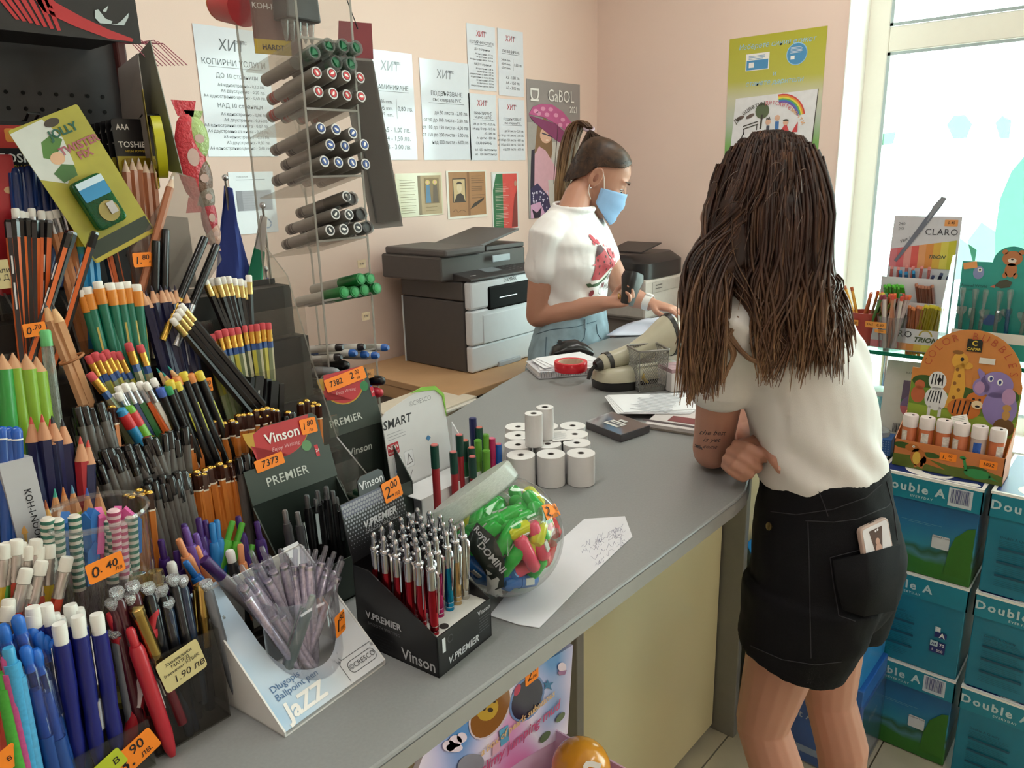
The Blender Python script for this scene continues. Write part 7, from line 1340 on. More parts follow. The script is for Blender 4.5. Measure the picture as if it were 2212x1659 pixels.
mb.loft([(hp_(.094,0,.018), hx_ * .008, hy_ * .008),(hp_(.102,0,-.005), hx_ * .012, hy_ * .010),(hp_(.108,0,-.028), hx_ * .017, hy_ * .014),(hp_(.100,0,-.040), hx_ * .010, hy_ * .012)],12)
for s in (-1,1): mb.tube([hp_(.088, s * .018,.024), hp_(.086, s * .034,.030), hp_(.070, s * .052,.026)],[.008,.0085,.006],8); mb.ball(hp_(.072, s * .036,-.022),(.022,.022,.020),0,12,8); mb.ball(hp_(.0775, s * .033,.0065),.0128,0,14,8)
mb.tube([hp_(-.022,0,-.05), hp_(-.03,0,-.10).lerp(E_(.03,0,1.42),.5), E_(.0,0,1.36)],[.048,.047,.055],16)
for s in (-1,1):   # ears: rim, bowl and lobe
    o_ = V((-.012, s * .073,-.012)); mb.loft([(hp_(*(o_ + V((0,-s * .006,0)))), hx_ * .017, hz_ * .030),(hp_(*(o_ + V((-.004, s * .010,.002)))), hx_ * .019, hz_ * .033),(hp_(*(o_ + V((-.003, s * .012,0)))), hx_ * .008, hz_ * .016)],16); mb.tube([hp_(-.012 + .018 * math.cos(a) , s * (.083 + .004 * math.sin(a)),-.010 + .031 * math.sin(a)) for a in [(-2.4 + i * .32) for i in range(17)]],.0042,8)
Sn = E_(-.01,.148,1.302); En = ond(1160,683,2.60); Wn = ond(1304,655,2.52); limb(mb, [Sn, Sn.lerp(En, .5), En],[.042,.044,.038]); limb(mb, [En, En.lerp(Wn, .35), Wn],[.038,.041,.026])
hd1 = (ond(1372,648,2.47) - Wn); hand(mb, Wn, hd1, V((-.35,.35,.85)),-1,.95,1.0,0,.9)
Sf = E_(-.005,-.148,1.302); Ef = E_(.10,-.20,1.07); Wf = ond(1405,656,2.72); limb(mb, [Sf, Sf.lerp(Ef, .5), Ef],[.042,.042,.037]); limb(mb, [Ef, Ef.lerp(Wf, .4), Wf],[.037,.036,.025]); hand(mb, Wf, ond(1470,672,2.66) - Wf, V((-.1,.1,-1)),-1,.35,1.0,.3,.4)
for s in (-1,1): limb(mb, [E_(0, s * .085,.86), E_(.01, s * .09,.48), E_(-.01, s * .09,.09)],[.08,.052,.032]); mb.loft([(E_(-.05, s * .09,.04), Rr * .03, ez * .035),(E_(.05, s * .09,.035), Rr * .036, ez * .03),(E_(.15, s * .09,.02), Rr * .034, ez * .015)],14)
ebody = flesh('body', mb, skin2, em, .0046,4)
for s in (-1,1):
    MB().ball(hp_(-.011, s * .0845,-.012),(.008,.004,.015),0,12,8, HM.to_3x3().to_4x4()).build('ear_shade', H('#93604e', .6), em)  # darker skin colour stands in for the shade inside the ear
    MB().ball(hp_(.0795, s * .033,-.001),.0118,0,16,10).build('eye', H('#e8e4e0', .15, nz=0), em); MB().ball(hp_(.0893, s * .0345,-.005),.0042,0,10,6).build('iris', H('#2a1c16', .15), em)
    MB().tube([hp_(.089, s * .020,.002), hp_(.093, s * .034,.004), hp_(.084, s * .047,-.001)],[.002,.0028,.0016],6).build('upper_lid', H('#6a4234', .5), em); MB().tube([hp_(.101, s * .014,.030), hp_(.098, s * .030,.035), hp_(.083, s * .050,.030)],[.003,.0034,.0016],6).build('eyebrow', H('#4a3020', .6), em)
MB().ball(hp_(-.008,.083,-.048),.003,0,8,6).ball(hp_(-.008,-.083,-.048),.003,0,8,6).build('ear_stud', CH, em)
# shirt, jeans
mb = MB()
mb.loft([(E_(0,0,1.0), Rr * .133, F * .105),(E_(0,0,1.04), Rr * .136, F * .107),(E_(.005,0,1.12), Rr * .143, F * .108),(E_(.018,0,1.20), Rr * .155, F * .125),(E_(.012,0,1.27), Rr * .162, F * .116),(E_(-.005,0,1.32), Rr * .15, F * .092),(E_(-.008,0,1.365), Rr * .112, F * .072),(E_(-.002,0,1.388), Rr * .082, F * .064),(E_(.0,0,1.386), Rr * .072, F * .056),(E_(.0,0,1.370), Rr * .055, F * .045)],30); mb.tube([E_(.002 + .064 * math.cos(a) + .008,.079 * math.sin(a),1.388 - .012 * math.cos(a)) for a in [i * PI / 14 for i in range(28)]],.0065,8, closed=True)
for s in (-1,1): mb.ball(E_(.072, s * .062,1.215),.058,0,16,10)
Hn = Sn.lerp(En, .42); limb(mb, [E_(-.008,.095,1.318), Sn, Hn],[.064,.057,.057]); Hf = Sf.lerp(Ef, .42); limb(mb, [E_(-.008,-.095,1.318), Sf, Hf],[.060,.055,.055])
eshirt = flesh('t_shirt', mb, tee2, em, .005,6)
bake(eshirt, lambda p, n: fold(p, (EC.x, EC.y),1.06))
mb = MB(); jn = H('#90a9b6', .8, nz=.22, ns=30, bump=.25, bs=800)
mb.loft([(E_(0,0,1.045), Rr * .137, F * .112),(E_(0,0,.99), Rr * .145, F * .118),(E_(-.01,0,.90), Rr * .172, F * .135),(E_(-.015,0,.82), Rr * .178, F * .14),(E_(-.01,0,.76), Rr * .165, F * .125)],30)
for s in (-1,1): mb.loft([(E_(-.01, s * .09,.80), Rr * .09, F * .12),(E_(.0, s * .092,.50), Rr * .072, F * .08),(E_(-.01, s * .092,.12), Rr * .055, F * .065)],22)
jeans = flesh('jeans', mb, jn, em, .0065,5,.5,.008,.06)
bj = surf(jeans); sj = H('#56707e', .8)
for sm_ in ([(1158,722),(1190,712),(1245,706),(1300,690)],[(1180,728),(1178,770),(1172,800)],[(1205,735),(1240,735),(1245,748),(1204,750),(1204,735)],[(1265,705),(1262,730),(1245,750),(1205,755)],[(1264,690),(1264,715)],[(1288,700),(1290,720),(1300,735)]):
    P = []
    for a, b in zip(sm_, sm_[1:]):
        for k in range(5): q, n = hit(a[0] + (b[0] - a[0]) * k / 5, a[1] + (b[1] - a[1]) * k / 5, bj); P += [q + n * .0006] if q else []
    if len(P) > 2: MB().tube(P, .0014 if sm_[0] != (1264,690) else .005,5).build('seam', sj if sm_[0] != (1264,690) else jn, em)
for s in (-1,1): mb = MB(); mb.loft([(E_(-.075, s * .09,.012), Rr * .034, ez * .012),(E_(-.07, s * .09,.06), Rr * .036, ez * .03)][:0] or [(E_(.04, s * .09,.006), Rr * .045, F * .135,2.6),(E_(.04, s * .09,.04), Rr * .044, F * .132,2.6),(E_(.0, s * .09,.085), Rr * .04, F * .08)],22); mb.build('shoe', H('#d8d4d0', .6), em)
# print on the t-shirt: watermelon slice, splashes and words
c0 = ond(1272,572,2.5); nrm = F.copy(); px_ = -Rr
pt = fr(ond(1278,580,2.60),(px_.x, px_.y, 0),(0,0,1)); rdw, dkr_, gnw, whw = H('#b23640', .6), H('#4a1f26', .6), H('#3c5a3a', .6), H('#e8e2dc', .6)
kx, ky = 1 / 520,1 / 610
U2 = lambda pts: [((x - 1278) * kx, -(y - 580) * ky) for x, y in pts]
def drop(x, y, r, a=0): return U2([(x + r * .55 * math.cos(t) * math.cos(a) - r * math.sin(t) * math.sin(a), y + r * .55 * math.cos(t) * math.sin(a) + r * math.sin(t) * math.cos(a)) for t in [i * PI / 5 for i in range(10)]][::-1])
wrap_print(em, surf(eshirt),[(gnw, U2([(1230,604),(1236,612),(1258,611),(1278,600),(1292,584),(1288,580),(1262,600)])),(whw, U2([(1233,600),(1240,606),(1262,603),(1282,590),(1288,579),(1284,574),(1258,596)])),(rdw, U2([(1236,597),(1258,599),(1285,575),(1262,535),(1248,530),(1240,560)])),(dkr_, U2([(1240,552),(1262,538),(1255,528),(1246,529)])),(dkr_, [drop(x, y, 3) for x, y in ((1248,570),(1258,562),(1252,585),(1268,578),(1262,552),(1245,558),(1274,566))]),
    (H('#c4505c', .6),[drop(1246,516,9), drop(1252,522,6,.5), drop(1240,524,4)] + [U2([(1272,556),(1286,560),(1298,575),(1290,582)])] + [drop(x, y, r, a) for x, y, r, a in ((1278,545,9,-.2),(1287,542,6,.1),(1295,552,8,.5),(1300,566,5,.9),(1284,553,7,.2),(1236,566,3,1.2),(1264,530,3,0),(1270,540,2.5,0),(1272,532,2,0))]),(H('#8a3a44', .6),[drop(1245,625,7), drop(1276,612,6,.2)]),(dkr_, stroke(U2([(1262,614),(1258,626),(1264,630),(1268,616)]),.0016) + stroke(U2([(1284,590),(1287,602),(1291,592),(1294,602),(1299,588)]),.003) + stroke(U2([(1302,602),(1305,588),(1309,600)]),.003) + stroke(U2([(1312,588),(1312,600)]),.003) + stroke(U2([(1283,626),(1285,612),(1290,620),(1295,610),(1297,624)]),.003) + stroke(U2([(1308,608),(1302,609),(1302,622),(1308,621)]),.003))], pt)
# hair: smooth cap pulled to a high ponytail
ehm = hairmat('dark_blond_hair', ('#2c1d15', '#4e3626'), None, (8,60,60)); ephm = hairmat('ponytail_hair', ('#4a3222', '#7a583c'),(1.32,1.62, '#8f6f4a', '#c4a678'),(60,60,5))
mb = MB(); n = 64; RG0 = [(-.075,-.02,.075,.066),(-.055,.0,.092,.070)] + [(z, cx, a + .006, b + .006) for z, cx, a, b in HR_[4:]]; RG = []
for A, B in zip(RG0, RG0[1:]): RG += [tuple(A[i] + (B[i] - A[i]) * k / 3 for i in range(4)) for k in range(3)]
RG.append(RG0[-1])
LZ = [(-.08,150),(-.055,138),(-.03,121),(-.005,114),(.018,106),(.036,86),(.055,62),(.072,44),(.088,24),(.1,0)]
def lim(z):
    for (a, u),(b, v) in zip(LZ, LZ[1:]):
        if z <= b: return u + (v - u) * max(0,(z - a) / (b - a))
    return 0
for z, cx, a, b in RG:
    for i in range(n + 1): th = PI + math.radians(180 - lim(z)) * (2 * i / n - 1); mb.v.append(tuple(hp_(cx + a * math.cos(th), b * math.sin(th), z + .002)))
for k in range(len(RG) - 1):
    for i in range(n): q = k * (n + 1) + i; mb.f.append([q, q + 1, q + n + 2, q + n + 1]); mb.m.append(0); mb.s.append(True)
mb.f.append([(len(RG) - 1) * (n + 1) + i for i in range(n)]); mb.m.append(0); mb.s.append(True)
hcap = mb.build('hair_cap', ehm, em); so = hcap.modifiers.new('th', 'SOLIDIFY'); so.thickness = .003; so.offset = 1; sb = hcap.modifiers.new('sub', 'SUBSURF'); sb.levels = 1; sb.render_levels = 1
rs = random.Random(8); pb_ = ond(1272,278,2.66); capst = []
for k in range(620):
    z = rs.uniform(-.078,.105); l_ = lim(z); th = math.radians(rs.choice((l_ + rs.random() ** 2 * 40,360 - l_ - rs.random() ** 2 * 40, rs.uniform(l_, 360 - l_)))); i = min(range(len(RG)), key=lambda q: abs(RG[q][0] - z))
    _, cx, a, b = RG[i]; p = hp_(cx + (a + .0035) * math.cos(th),(b + .0035) * math.sin(th), z); P = [p]
    for f in (.33,.66): m_ = p.lerp(pb_, f); dv = m_ - hp_(-.005,0,.02); P.append(hp_(-.005,0,.02) + dv.normalized() * max(dv.length, .101 + rs.uniform(0,.003)))
    capst.append([(P[0],.3),(P[1],1),(P[2],1),(pb_, .8)])
strands('combed_hair', capst, .0019, ehm, em, 0)
pts_ = [(1272,278,2.66),(1258,264,2.68),(1240,276,2.70),(1228,310,2.715),(1220,360,2.72),(1213,410,2.72),(1210,452,2.72)]; pon = []
for k in range(170):
    a = rs.uniform(0,6.28); r = math.sqrt(rs.random()); wd = (.4,.8,1.1,1.2,1.2,1.0,.7); L = rs.uniform(.8,1.05)
    pon.append([(ond(q[0] + 17 * r * math.cos(a) * w * .9 + (rs.gauss(0,2)), q[1] + 9 * r * math.sin(a) * w + (rs.uniform(-14,18) if i == 6 else 0), q[2] + .030 * r * math.sin(a) * w),.6 if i == 0 else (.15 if i == 6 else 1)) for i, (q, w) in enumerate(zip(pts_, wd))])
strands('ponytail', pon, .0030, ephm, em, 0); MB().tube([pb_ + (V(r_) * math.cos(t) + V((.5,.6,.5)) * math.sin(t)) * .016 for t in [i * PI / 8 for i in range(16)]],.005,8, closed=True).build('hair_tie', H('#b09ca8', .6), em)
# face mask with pleats and ear loops
mk = H('#8fb6e0', .75, nz=.03, ns=60, bump=.1, bs=900); mb = MB(); nu, nv_ = 26,14
for j in range(nv_ + 1):
    v = j / nv_; z = -.008 - .108 * v
    for i in range(nu + 1):
        u = -1 + 2 * i / nu; th = u * 1.45; zz = z + .010 * (1 - abs(u)) * (1 - v) - .022 * u * u * (1 - v) + .036 * u * u * v
        k = min(range(len(HR_)), key=lambda q: abs(HR_[q][0] - zz)); _, cx, a, b = HR_[k]
        bul = .018 * math.cos(u * 1.3) * (math.sin(PI * min(1,.16 + v * .8)) ** .6) + .004 * (1 if int(v * 4.001) % 2 else 0) * (1 - abs(u)) + .006
        a2, b2, cx2 = .088 + .0 * v, .068,.010 + .012 * v
        mb.v.append(tuple(hp_(cx2 + (a2 + bul) * math.cos(th),(b2 + bul * .35) * math.sin(th), zz)))
for j in range(nv_):
    for i in range(nu): k = j * (nu + 1) + i; mb.f.append([k, k + nu + 1, k + nu + 2, k + 1]); mb.m.append(0); mb.s.append(True)
fm = mb.build('face_mask', mk, em); so = fm.modifiers.new('th', 'SOLIDIFY'); so.thickness = .002
for s in (-1,1): MB().tube([hp_(.032, s * .073,-.026), hp_(.012, s * .081,.002), hp_(-.006, s * .086,.020), hp_(-.026, s * .084,.016)],.0016,6).build('ear_loop', H('#dcd0c8', .6), em); MB().tube([hp_(.012, s * .076,-.078), hp_(-.008, s * .082,-.062), hp_(-.018, s * .084,-.04)],.0016,6).build('ear_loop', H('#dcd0c8', .6), em)
w2 = (Wf - Ef).normalized(); wt2 = thing('wrist_watch', 'white wristband on the far arm of the shop assistant', 'watch', axis(Wf - w2 * .012, w2)); MB().lathe([(.027,-.014),(.0285,-.014),(.0285,.014),(.027,.014),(.027,-.014)],28,0, None, True, (0,0)).build('strap', H('#dedbd8', .5), wt2); MB().box((0,.0295,0),(.02,.006,.024)).build('watch_case', H('#e6e4e2', .3), wt2, None, .002)
hp2 = ond(1360,612,2.46); hu = ond(1362,596,2.46) - ond(1352,640,2.46); bs_ = thing('barcode_gun', 'small black stapler shaped device held in the assistant hand', 'scanner', axis(hp2 - V((0,0,.03)), hu)); mb = MB(); mb.loft([((0,0,-.04),(.018,0,0),(0,.020,0),3),((0,0,.0),(.022,0,0),(0,.026,0),3),((0,0,.045),(.030,0,0),(0,.036,0),3.4),((0,0,.064),(.027,0,0),(0,.032,0),3)],24); mb.build('housing', H('#121214', .35), bs_); MB().box((.0,-.0345,.040),(.020,.003,.026)).build('window', H('#3a3a40', .08), bs_)
MB().lathe([(.0095,-.002),(.0102,0),(.0095,.002)],16,0, axis(ond(1338,640,2.475), hd1), True, (0,0)).build('ring', GOLD, em)
# ================================================================ PRINTERS
pr = thing('printer', 'large grey and white multifunction printer on the beech cabinet', 'printer', T(1.945,1.90,.7985)); pgy, pwh = H('#4a4645', .5, nz=.04), H('#d4d8de', .4, nz=.02); PW, PD = .405,.36
MB().box((PW / 2, PD / 2 + .012,.13),(PW, PD - .024,.26)).build('grey_body', pgy, pr, None, .006)
MB().box((PW / 2,.006,.05),(PW, .03,.098)).build('paper_drawer', pwh, pr, None, .008); MB().box((PW / 2,.004,.165),(PW, .034,.128)).build('front_door', pwh, pr, None, .008)
MB().box((PW / 2,.004,.282),(PW, .034,.102)).build('upper_fascia', pwh, pr, None, .010); MB().box((PW / 2 + .02,-.0015,.264),(.265,.034,.088)).build('output_slot', H('#0a0a0b', .5, spec=.1), pr, None, .008); MB().box((PW * .48,-.0195,.262),(.10,.004,.003)).build('slot_lip', SILV, pr)
MB().box((PW / 2,-.0135,.155),(.285,.004,.105)).build('manual_feed_door', pwh, pr, None, .003); MB().box((PW / 2,-.010,.008),(.13,.012,.02)).build('drawer_notch', H('#a8acb4', .5), pr, None, .004)
MB().box((PW / 2, PD / 2 + .01,.297),(PW, PD - .03,.07)).build('grey_middle', pgy, pr, None, .006)
MB().box((-.002, PD / 2 + .03,.13),(.005,.004,.26)).build('rear_trim', pwh, pr, T(0,.14,0))
mb = MB(); mb.prism([(-.018,.335),(-.018,.344),(.11,.368),(.11,.333)], PW, fr((0,0,0),(0,1,0),(0,0,1))); mb.build('control_panel', H('#3e3b3c', .45), pr, None, .003); cpf = fr((0,-.018,.3445),(1,0,0),(0,.128,.024))
art(pr, [(H('#8f979e', .2), rrect(.13,.04,.215,.095,.005)),(H('#6a6668', .4),[ell(.25 + (i % 4) * .022,.035 + (i // 4) * .017,.006,.005,8) for i in range(16)]),(H('#d0d0d0', .4), rect(.03,.03,.06,.035))], t=cpf, name='panel_keys', z0=.0006)
MB().box((PW / 2 - .03, PD / 2 + .05,.378),(PW + .06, PD - .04,.09)).build('scanner_unit', pgy, pr, None, .008); MB().box((.05, PD / 2 + .03,.436),(.21, PD * .9,.028)).build('feeder_cover', H('#545050', .5), pr, None, .008)
MB().prism([(0,0),(.24,.052),(.24,.060),(0,.012)],.24, fr((.12,.30,.436),(1,0,0),(0,0,1))).build('feeder_tray', H('#5a5656', .5), pr, None, .002); MB().box((.29,.2,.432),(.22,.26,.018)).build('feeder_output', H('#4a4646', .5), pr, None, .004); MB().box((.235,.046,.395),(.10,.006,.026)).build('grip_slot', H('#9aa4ae', .3), pr, None, .004)
txt('LEXMARK', .021, pr, .215,.321,0, H('#2a2a2e', .5, nz=0), t=fr((0,-.0136,0),(1,0,0),(0,0,1)), sx=.8)
p2 = thing('printer', 'smaller black and white laser printer half hidden by long hair', 'printer', T(2.985,1.80,.841) @ M.Diagonal((.88,.95,1,1))); MB().box((.21,.17,.09),(.42,.34,.18)).build('white_body', H('#cfc8c2', .45), p2, None, .012); MB().box((.21,.17,.0),(.40,.32,.02)).build('base', H('#8a827c', .5), p2)
mb = MB(); mb.loft([((.21,.17,.181),(.212,0,0),(0,.172,0),5),((.21,.17,.25),(.212,0,0),(0,.172,0),5),((.21,.18,.285),(.18,0,0),(0,.14,0),4)],32); mb.build('black_top', H('#232021', .35), p2); MB().box((.21,-.001,.14),(.30,.006,.05)).build('front_flap', H('#bdb6b0', .45), p2, None, .003)
for z in (.135,.15): MB().box((.12,-.005, z),(.06,.004,.004)).build('vent_slot', H('#6a6462', .5), p2)
MB().prism([(-.1,0),(.1,.03),(.1,.036),(-.1,.006)],.2, fr((.23,.30,.286),(1,0,0),(0,0,1))).build('paper_guide', H('#3a3636', .4), p2)
# ================================================================ PAPER BOXES, SHELF AND SMALL DISPLAYS BY THE WINDOW
teal_, teal2 = H('#12728c', .35, nz=.04), H('#0f7d94', .35, nz=.04); nvy = H('#1a2a6a', .35); lt2 = H('#b9cdd2', .45, nz=0)
land = bpy.data.materials.new('landscape_print'); land.use_nodes = True; tl_ = land.node_tree; pl_ = tl_.nodes['Principled BSDF']; pl_.inputs['Roughness'].default_value = .35
tcl = tl_.nodes.new('ShaderNodeTexCoord'); sxl = tl_.nodes.new('ShaderNodeSeparateXYZ'); nl_ = tl_.nodes.new('ShaderNodeTexNoise'); nl_.inputs['Scale'].default_value = 14; mal = tl_.nodes.new('ShaderNodeMath'); mal.operation = 'MULTIPLY_ADD'; mal.inputs[1].default_value = .05; crl = tl_.nodes.new('ShaderNodeValToRGB'); mrl = tl_.nodes.new('ShaderNodeMapRange'); mrl.inputs['From Min'].default_value = .02; mrl.inputs['From Max'].default_value = .205
tl_.links.new(tcl.outputs['Object'], sxl.inputs[0]); tl_.links.new(tcl.outputs['Object'], nl_.inputs['Vector']); tl_.links.new(nl_.outputs['Fac'], mal.inputs[0]); tl_.links.new(sxl.outputs['Z'], mal.inputs[2]); tl_.links.new(mal.outputs[0], mrl.inputs['Value']); tl_.links.new(mrl.outputs[0], crl.inputs[0]); tl_.links.new(crl.outputs[0], pl_.inputs['Base Color'])
for i, (ps, cc) in enumerate(((0, '#2c6a22'),(.28, '#2f7028'),(.36, '#4a7f8a'),(.42, '#2a5a3a'),(.50, '#2f86a0'),(.8, '#1f6a9a'),(1, '#1a5a88'))):
    e = crl.color_ramp.elements[i] if i < 2 else crl.color_ramp.elements.new(ps); e.position = ps; e.color = lin(cc)
def paperbox(x, y0, z, kind, lab, w=.226, dep=.30, h=.2555):
    """box whose printed end faces -x; y0 = its low-y side"""
    o = thing('paper_box', lab, 'box', T(x, y0, z)); MB().box((dep / 2 + .002, w / 2, h / 2),(dep - .004, w - .006, h - .002)).build('carton', land if kind == 'land' else teal_, o, None, .002)
    lh = .062; mb = MB(); mb.box((dep / 2, w / 2, h - .0015),(dep, w, .003)); mb.box((.0015, w / 2, h - lh / 2),(.003, w, lh)); mb.box((dep - .0015, w / 2, h - lh / 2),(.003, w, lh)); mb.box((dep / 2,.0015, h - lh / 2),(dep, .003, lh)); mb.box((dep / 2, w - .0015, h - lh / 2),(dep, .003, lh)); ld = mb.build('lid', teal2, o)
    f = fr((0, w, 0),(0,-1,0),(0,0,1)); tf = fr((0, w, h),(0,-1,0),(1,0,0))
    art(ld, [(WHT, rect(0, h - .006, w, h))], t=f, z0=.0002)
    art(ld, [(WHT, rect(0,0, w, dep)),(nvy, rect(.008,.008, w - .008, dep - .008)),(WHT, [ell(.10,.05,.055,.042,26),[(.12,.012),(w - .02,.03),(w - .01,.018),(.2,.009)]]),(nvy, ell(.115,.055,.035,.026,22))], t=tf, z0=.0003)
    txt('Double A', .030, ld, .075, h - .032,.0006, lt2, t=f, bold=.03, sp=1.25); txt('EVERYDAY', .0085, ld, .098, h - .052,.0006, lt2, t=f, bold=.02, sp=1.3)
    if kind == 'land':
        art(ld, [(H('#c4ccd4', .5), rect(.155, h - .056,.205, h - .010)), barcode(.160, h - .048,.200, h - .013, '#28306a', 24)], t=f, z0=.0005)
        art(o, [(H('#cfd6da', .5), ell(.045,.118,.014,.010)),(H('#c8ccd0', .5), rrect(.132,.082,.170,.116,.003))], t=fr((.0018, w, 0),(0,-1,0),(0,0,1)), z0=.0005)
        txt('Double A Touch', .0055, o, .151,.112,.0012, INK, t=fr((.0018, w, 0),(0,-1,0),(0,0,1)))
        art(o, [(H('#7fb0b8', .5),[rect(.06,.140,.15,.1405), rect(.075,.136,.13,.1365)])], t=fr((.0018, w, 0),(0,-1,0),(0,0,1)), z0=.0005)
        art(o, [(H('#2f6a1c', .5),[(.165,.02),(w - .006,.02),(w - .006,.155),(.205,.15),(.18,.12),(.17,.08)])], t=fr((.0018, w, 0),(0,-1,0),(0,0,1)), z0=.0003)
    else:
        fb = fr((.0018, w, 0),(0,-1,0),(0,0,1)); art(o, [(H('#0c4a64', .5),[rect(.03,.116 - i * .034,.118,.122 - i * .034) for i in range(3)]), lines(.03,.12,.140,.128,4, H('#0d5a70', .5),.001,.2)] + [lines(.03,.12,.108 - i * .034,.094 - i * .034,4, H('#0d5a70', .5),.001,.2) for i in range(3)], t=fb, z0=.0005); txt('Double A Quality', .009, o, .03,.148,.0008, H('#0c3c54', .5, nz=0), t=fb, al='LEFT')
        art(o, [(lt2, rect(.165,.118,.177,.132)),(nvy, rect(.165,.103,.192,.118)),(nvy, rect(.158,.06,.192,.092)),(lt2, rect(.158,.077,.175,.092))], t=fb, z0=.0006); txt('a', .020, o, .172,.128,.0014, WHT, t=fb, bold=.03); txt('A', .018, o, .182,.110,.0014, WHT, t=fb, bold=.03); txt('A4', .010, o, .1665,.084,.0014, nvy, t=fb, bold=.02); txt('70', .011, o, .184,.084,.0014, WHT, t=fb, bold=.02); txt('5  500', .010, o, .175,.067,.0014, WHT, t=fb)
    return o
for k, (kd, l) in enumerate((('land', 'lowest landscape printed paper box with barcode, next to the bare legs'),('text', 'middle teal paper box with A4 70 print, behind the shorts'),('land', 'topmost paper box with meadow print, carrying the bubble display'))): paperbox(1.94,.262, k * .2562 + .001, kd, l)
for k, l in enumerate(('lowest teal paper box at the right photo edge', 'middle teal paper box at the right photo edge', 'topmost teal paper box at the right photo edge')): paperbox(1.935 + .006 * k, .018, k * .2562 + .001, 'text', l, .232)
for k, l in enumerate(('lowest teal paper box hidden behind the customer', 'middle teal paper box hidden behind the customer', 'topmost teal paper box behind the customer, under the glass jars')): paperbox(2.00,.497, k * .2562 + .001, 'text', l)
ij = thing('inkjet_carton', 'blue inkjet paper carton in clear stretch film behind the legs', 'box', T(1.738,.42,.001)); MB().box((.10,.15,.135),(.2,.30,.27)).build('carton', H('#2a62b0', .4, nz=.08), ij, None, .003); MB().box((.10,.15,.115),(.208,.308,.225)).build('stretch_film', CLR('#dce8f8', 2.5,.18,.10, '#9ab8e0'), ij, None, .006); fj = fr((-.001,.30,0),(0,-1,0),(0,0,1)); fy = fr((0,-.001,0),(1,0,0),(0,0,1))
txt('Inkjet A4', .03, ij, .15,.14,.001, WHT, t=fj); txt('Inkjet', .03, ij, .10,.15,.001, WHT, t=fy); art(ij, [(H('#c4ccd8', .5),[rect(.02,.03,.28,.05), rect(.03,.18,.12,.24)])], t=fj, z0=.0006)
i2 = thing('blue_carton', 'open blue carton with red dots on top of the inkjet carton', 'box', T(1.738,.43,.2735)); MB().box((.10,.14,.125),(.2,.28,.25)).build('carton', H('#2480c4', .4, nz=.08), i2, None, .003); art(i2,[(H('#c8d4e0', .5), rect(.03,.06,.20,.20)),(H('#c8323c', .5),[ell(.06,.21,.008), ell(.09,.09,.008)])], t=fr((-.001,.28,0),(0,-1,0),(0,0,1)), z0=.0006); MB().prism([(0,0),(.2,0),(.2,.05),(0,.05)],.002, fr((0,.28,.25),(1,0,0),(0,.5,.8))).build('flap', H('#2480c4', .4), i2)
# bubble display
bz = .7705; bd_ = thing('bubble_display', 'orange and green display box of bubble tubes with round animal header', 'display box', T(1.985,.474, bz) @ RZ(-PI / 2)); BW, BD = .238,.085     # local x runs along the front
ojm = H('#c97a48', .4, nz=.06); grs = H('#5c6a24', .45, nz=.2, ns=30)
MB().box((BW / 2, BD / 2,.001),(BW, BD, .002)).build('bottom', ojm, bd_); fw = MB().box((BW / 2,.001,.034),(BW, .002,.068)).build('front_wall', ojm, bd_)
for x in (.001, BW - .001): MB().prism([(0,0),(BD, 0),(BD, .12),(.0,.068)],.002, fr((x - .001,0,0),(0,1,0),(0,0,1))).build('side_wall', ojm, bd_)
af = fr((0,-.0002,0),(1,0,0),(0,0,1)); XZ = lambda pts: [(x, y) for x, y in pts]
art(fw, [(grs, [(0,.0),(BW, 0),(BW, .022),(.20,.030),(.13,.024),(.06,.034),(0,.030)]),(H('#37561f', .5),[ell(.02,.055,.02,.008), ell(.085,.042,.02,.007), ell(.18,.03,.025,.006)]),(H('#b4682e', .5),[ell(.058,.030,.018,.024,16, rot=.2), ell(.042,.052,.016,.010),[(.06,.02),(.12,.012),(.10,.022),(.07,.036)], rect(.05,.004,.056,.02), rect(.064,.004,.07,.02)]),(H('#d8b04a', .5), ell(.054,.028,.009,.017)),(WHT, ell(.045,.056,.003)),(INK, ell(.0455,.056,.0015)),(H('#2f8a4a', .5),[ell(.186,.018,.028,.012),[(.16,.02),(.166,.02),(.158,.05),(.152,.05)], ell(.153,.051,.007,.004),[(.21,.02),(.232,.008),(.21,.012)]])], t=af, z0=.0003)
for (x, y, w, s) in ((.122,.046,.036,(('1.', .8,-.25,-.05),('00', .45,.12,.15),('лв', .3,.15,-.28))),(.206,.046,.036,(('1032', .62,0,0),))): tagcard(fw, fr((x, -.0016, y),(1,0,0),(0,0,1)), w, .019, s)
bp_ = [(0,0),(BW, 0),(BW, .215)] + [(.125 + .108 * math.cos(a),.232 + .108 * math.sin(a)) for a in [i * PI / 20 for i in range(21)]] + [(.0,.232),(0,.1)]
bb_ = MB().prism(bp_, .002, fr((0, BD, 0),(1,0,0),(0,.06,1))).build('header_board', H('#c9803e', .4, nz=.05), bd_); bf = fr((0, BD - .0023,0),(1,0,0),(0,.06,1))
pur, zeb, gir, tig = H('#8a78b0', .5), H('#dcdcdc', .5), H('#d8a03c', .5), H('#c8702c', .5)
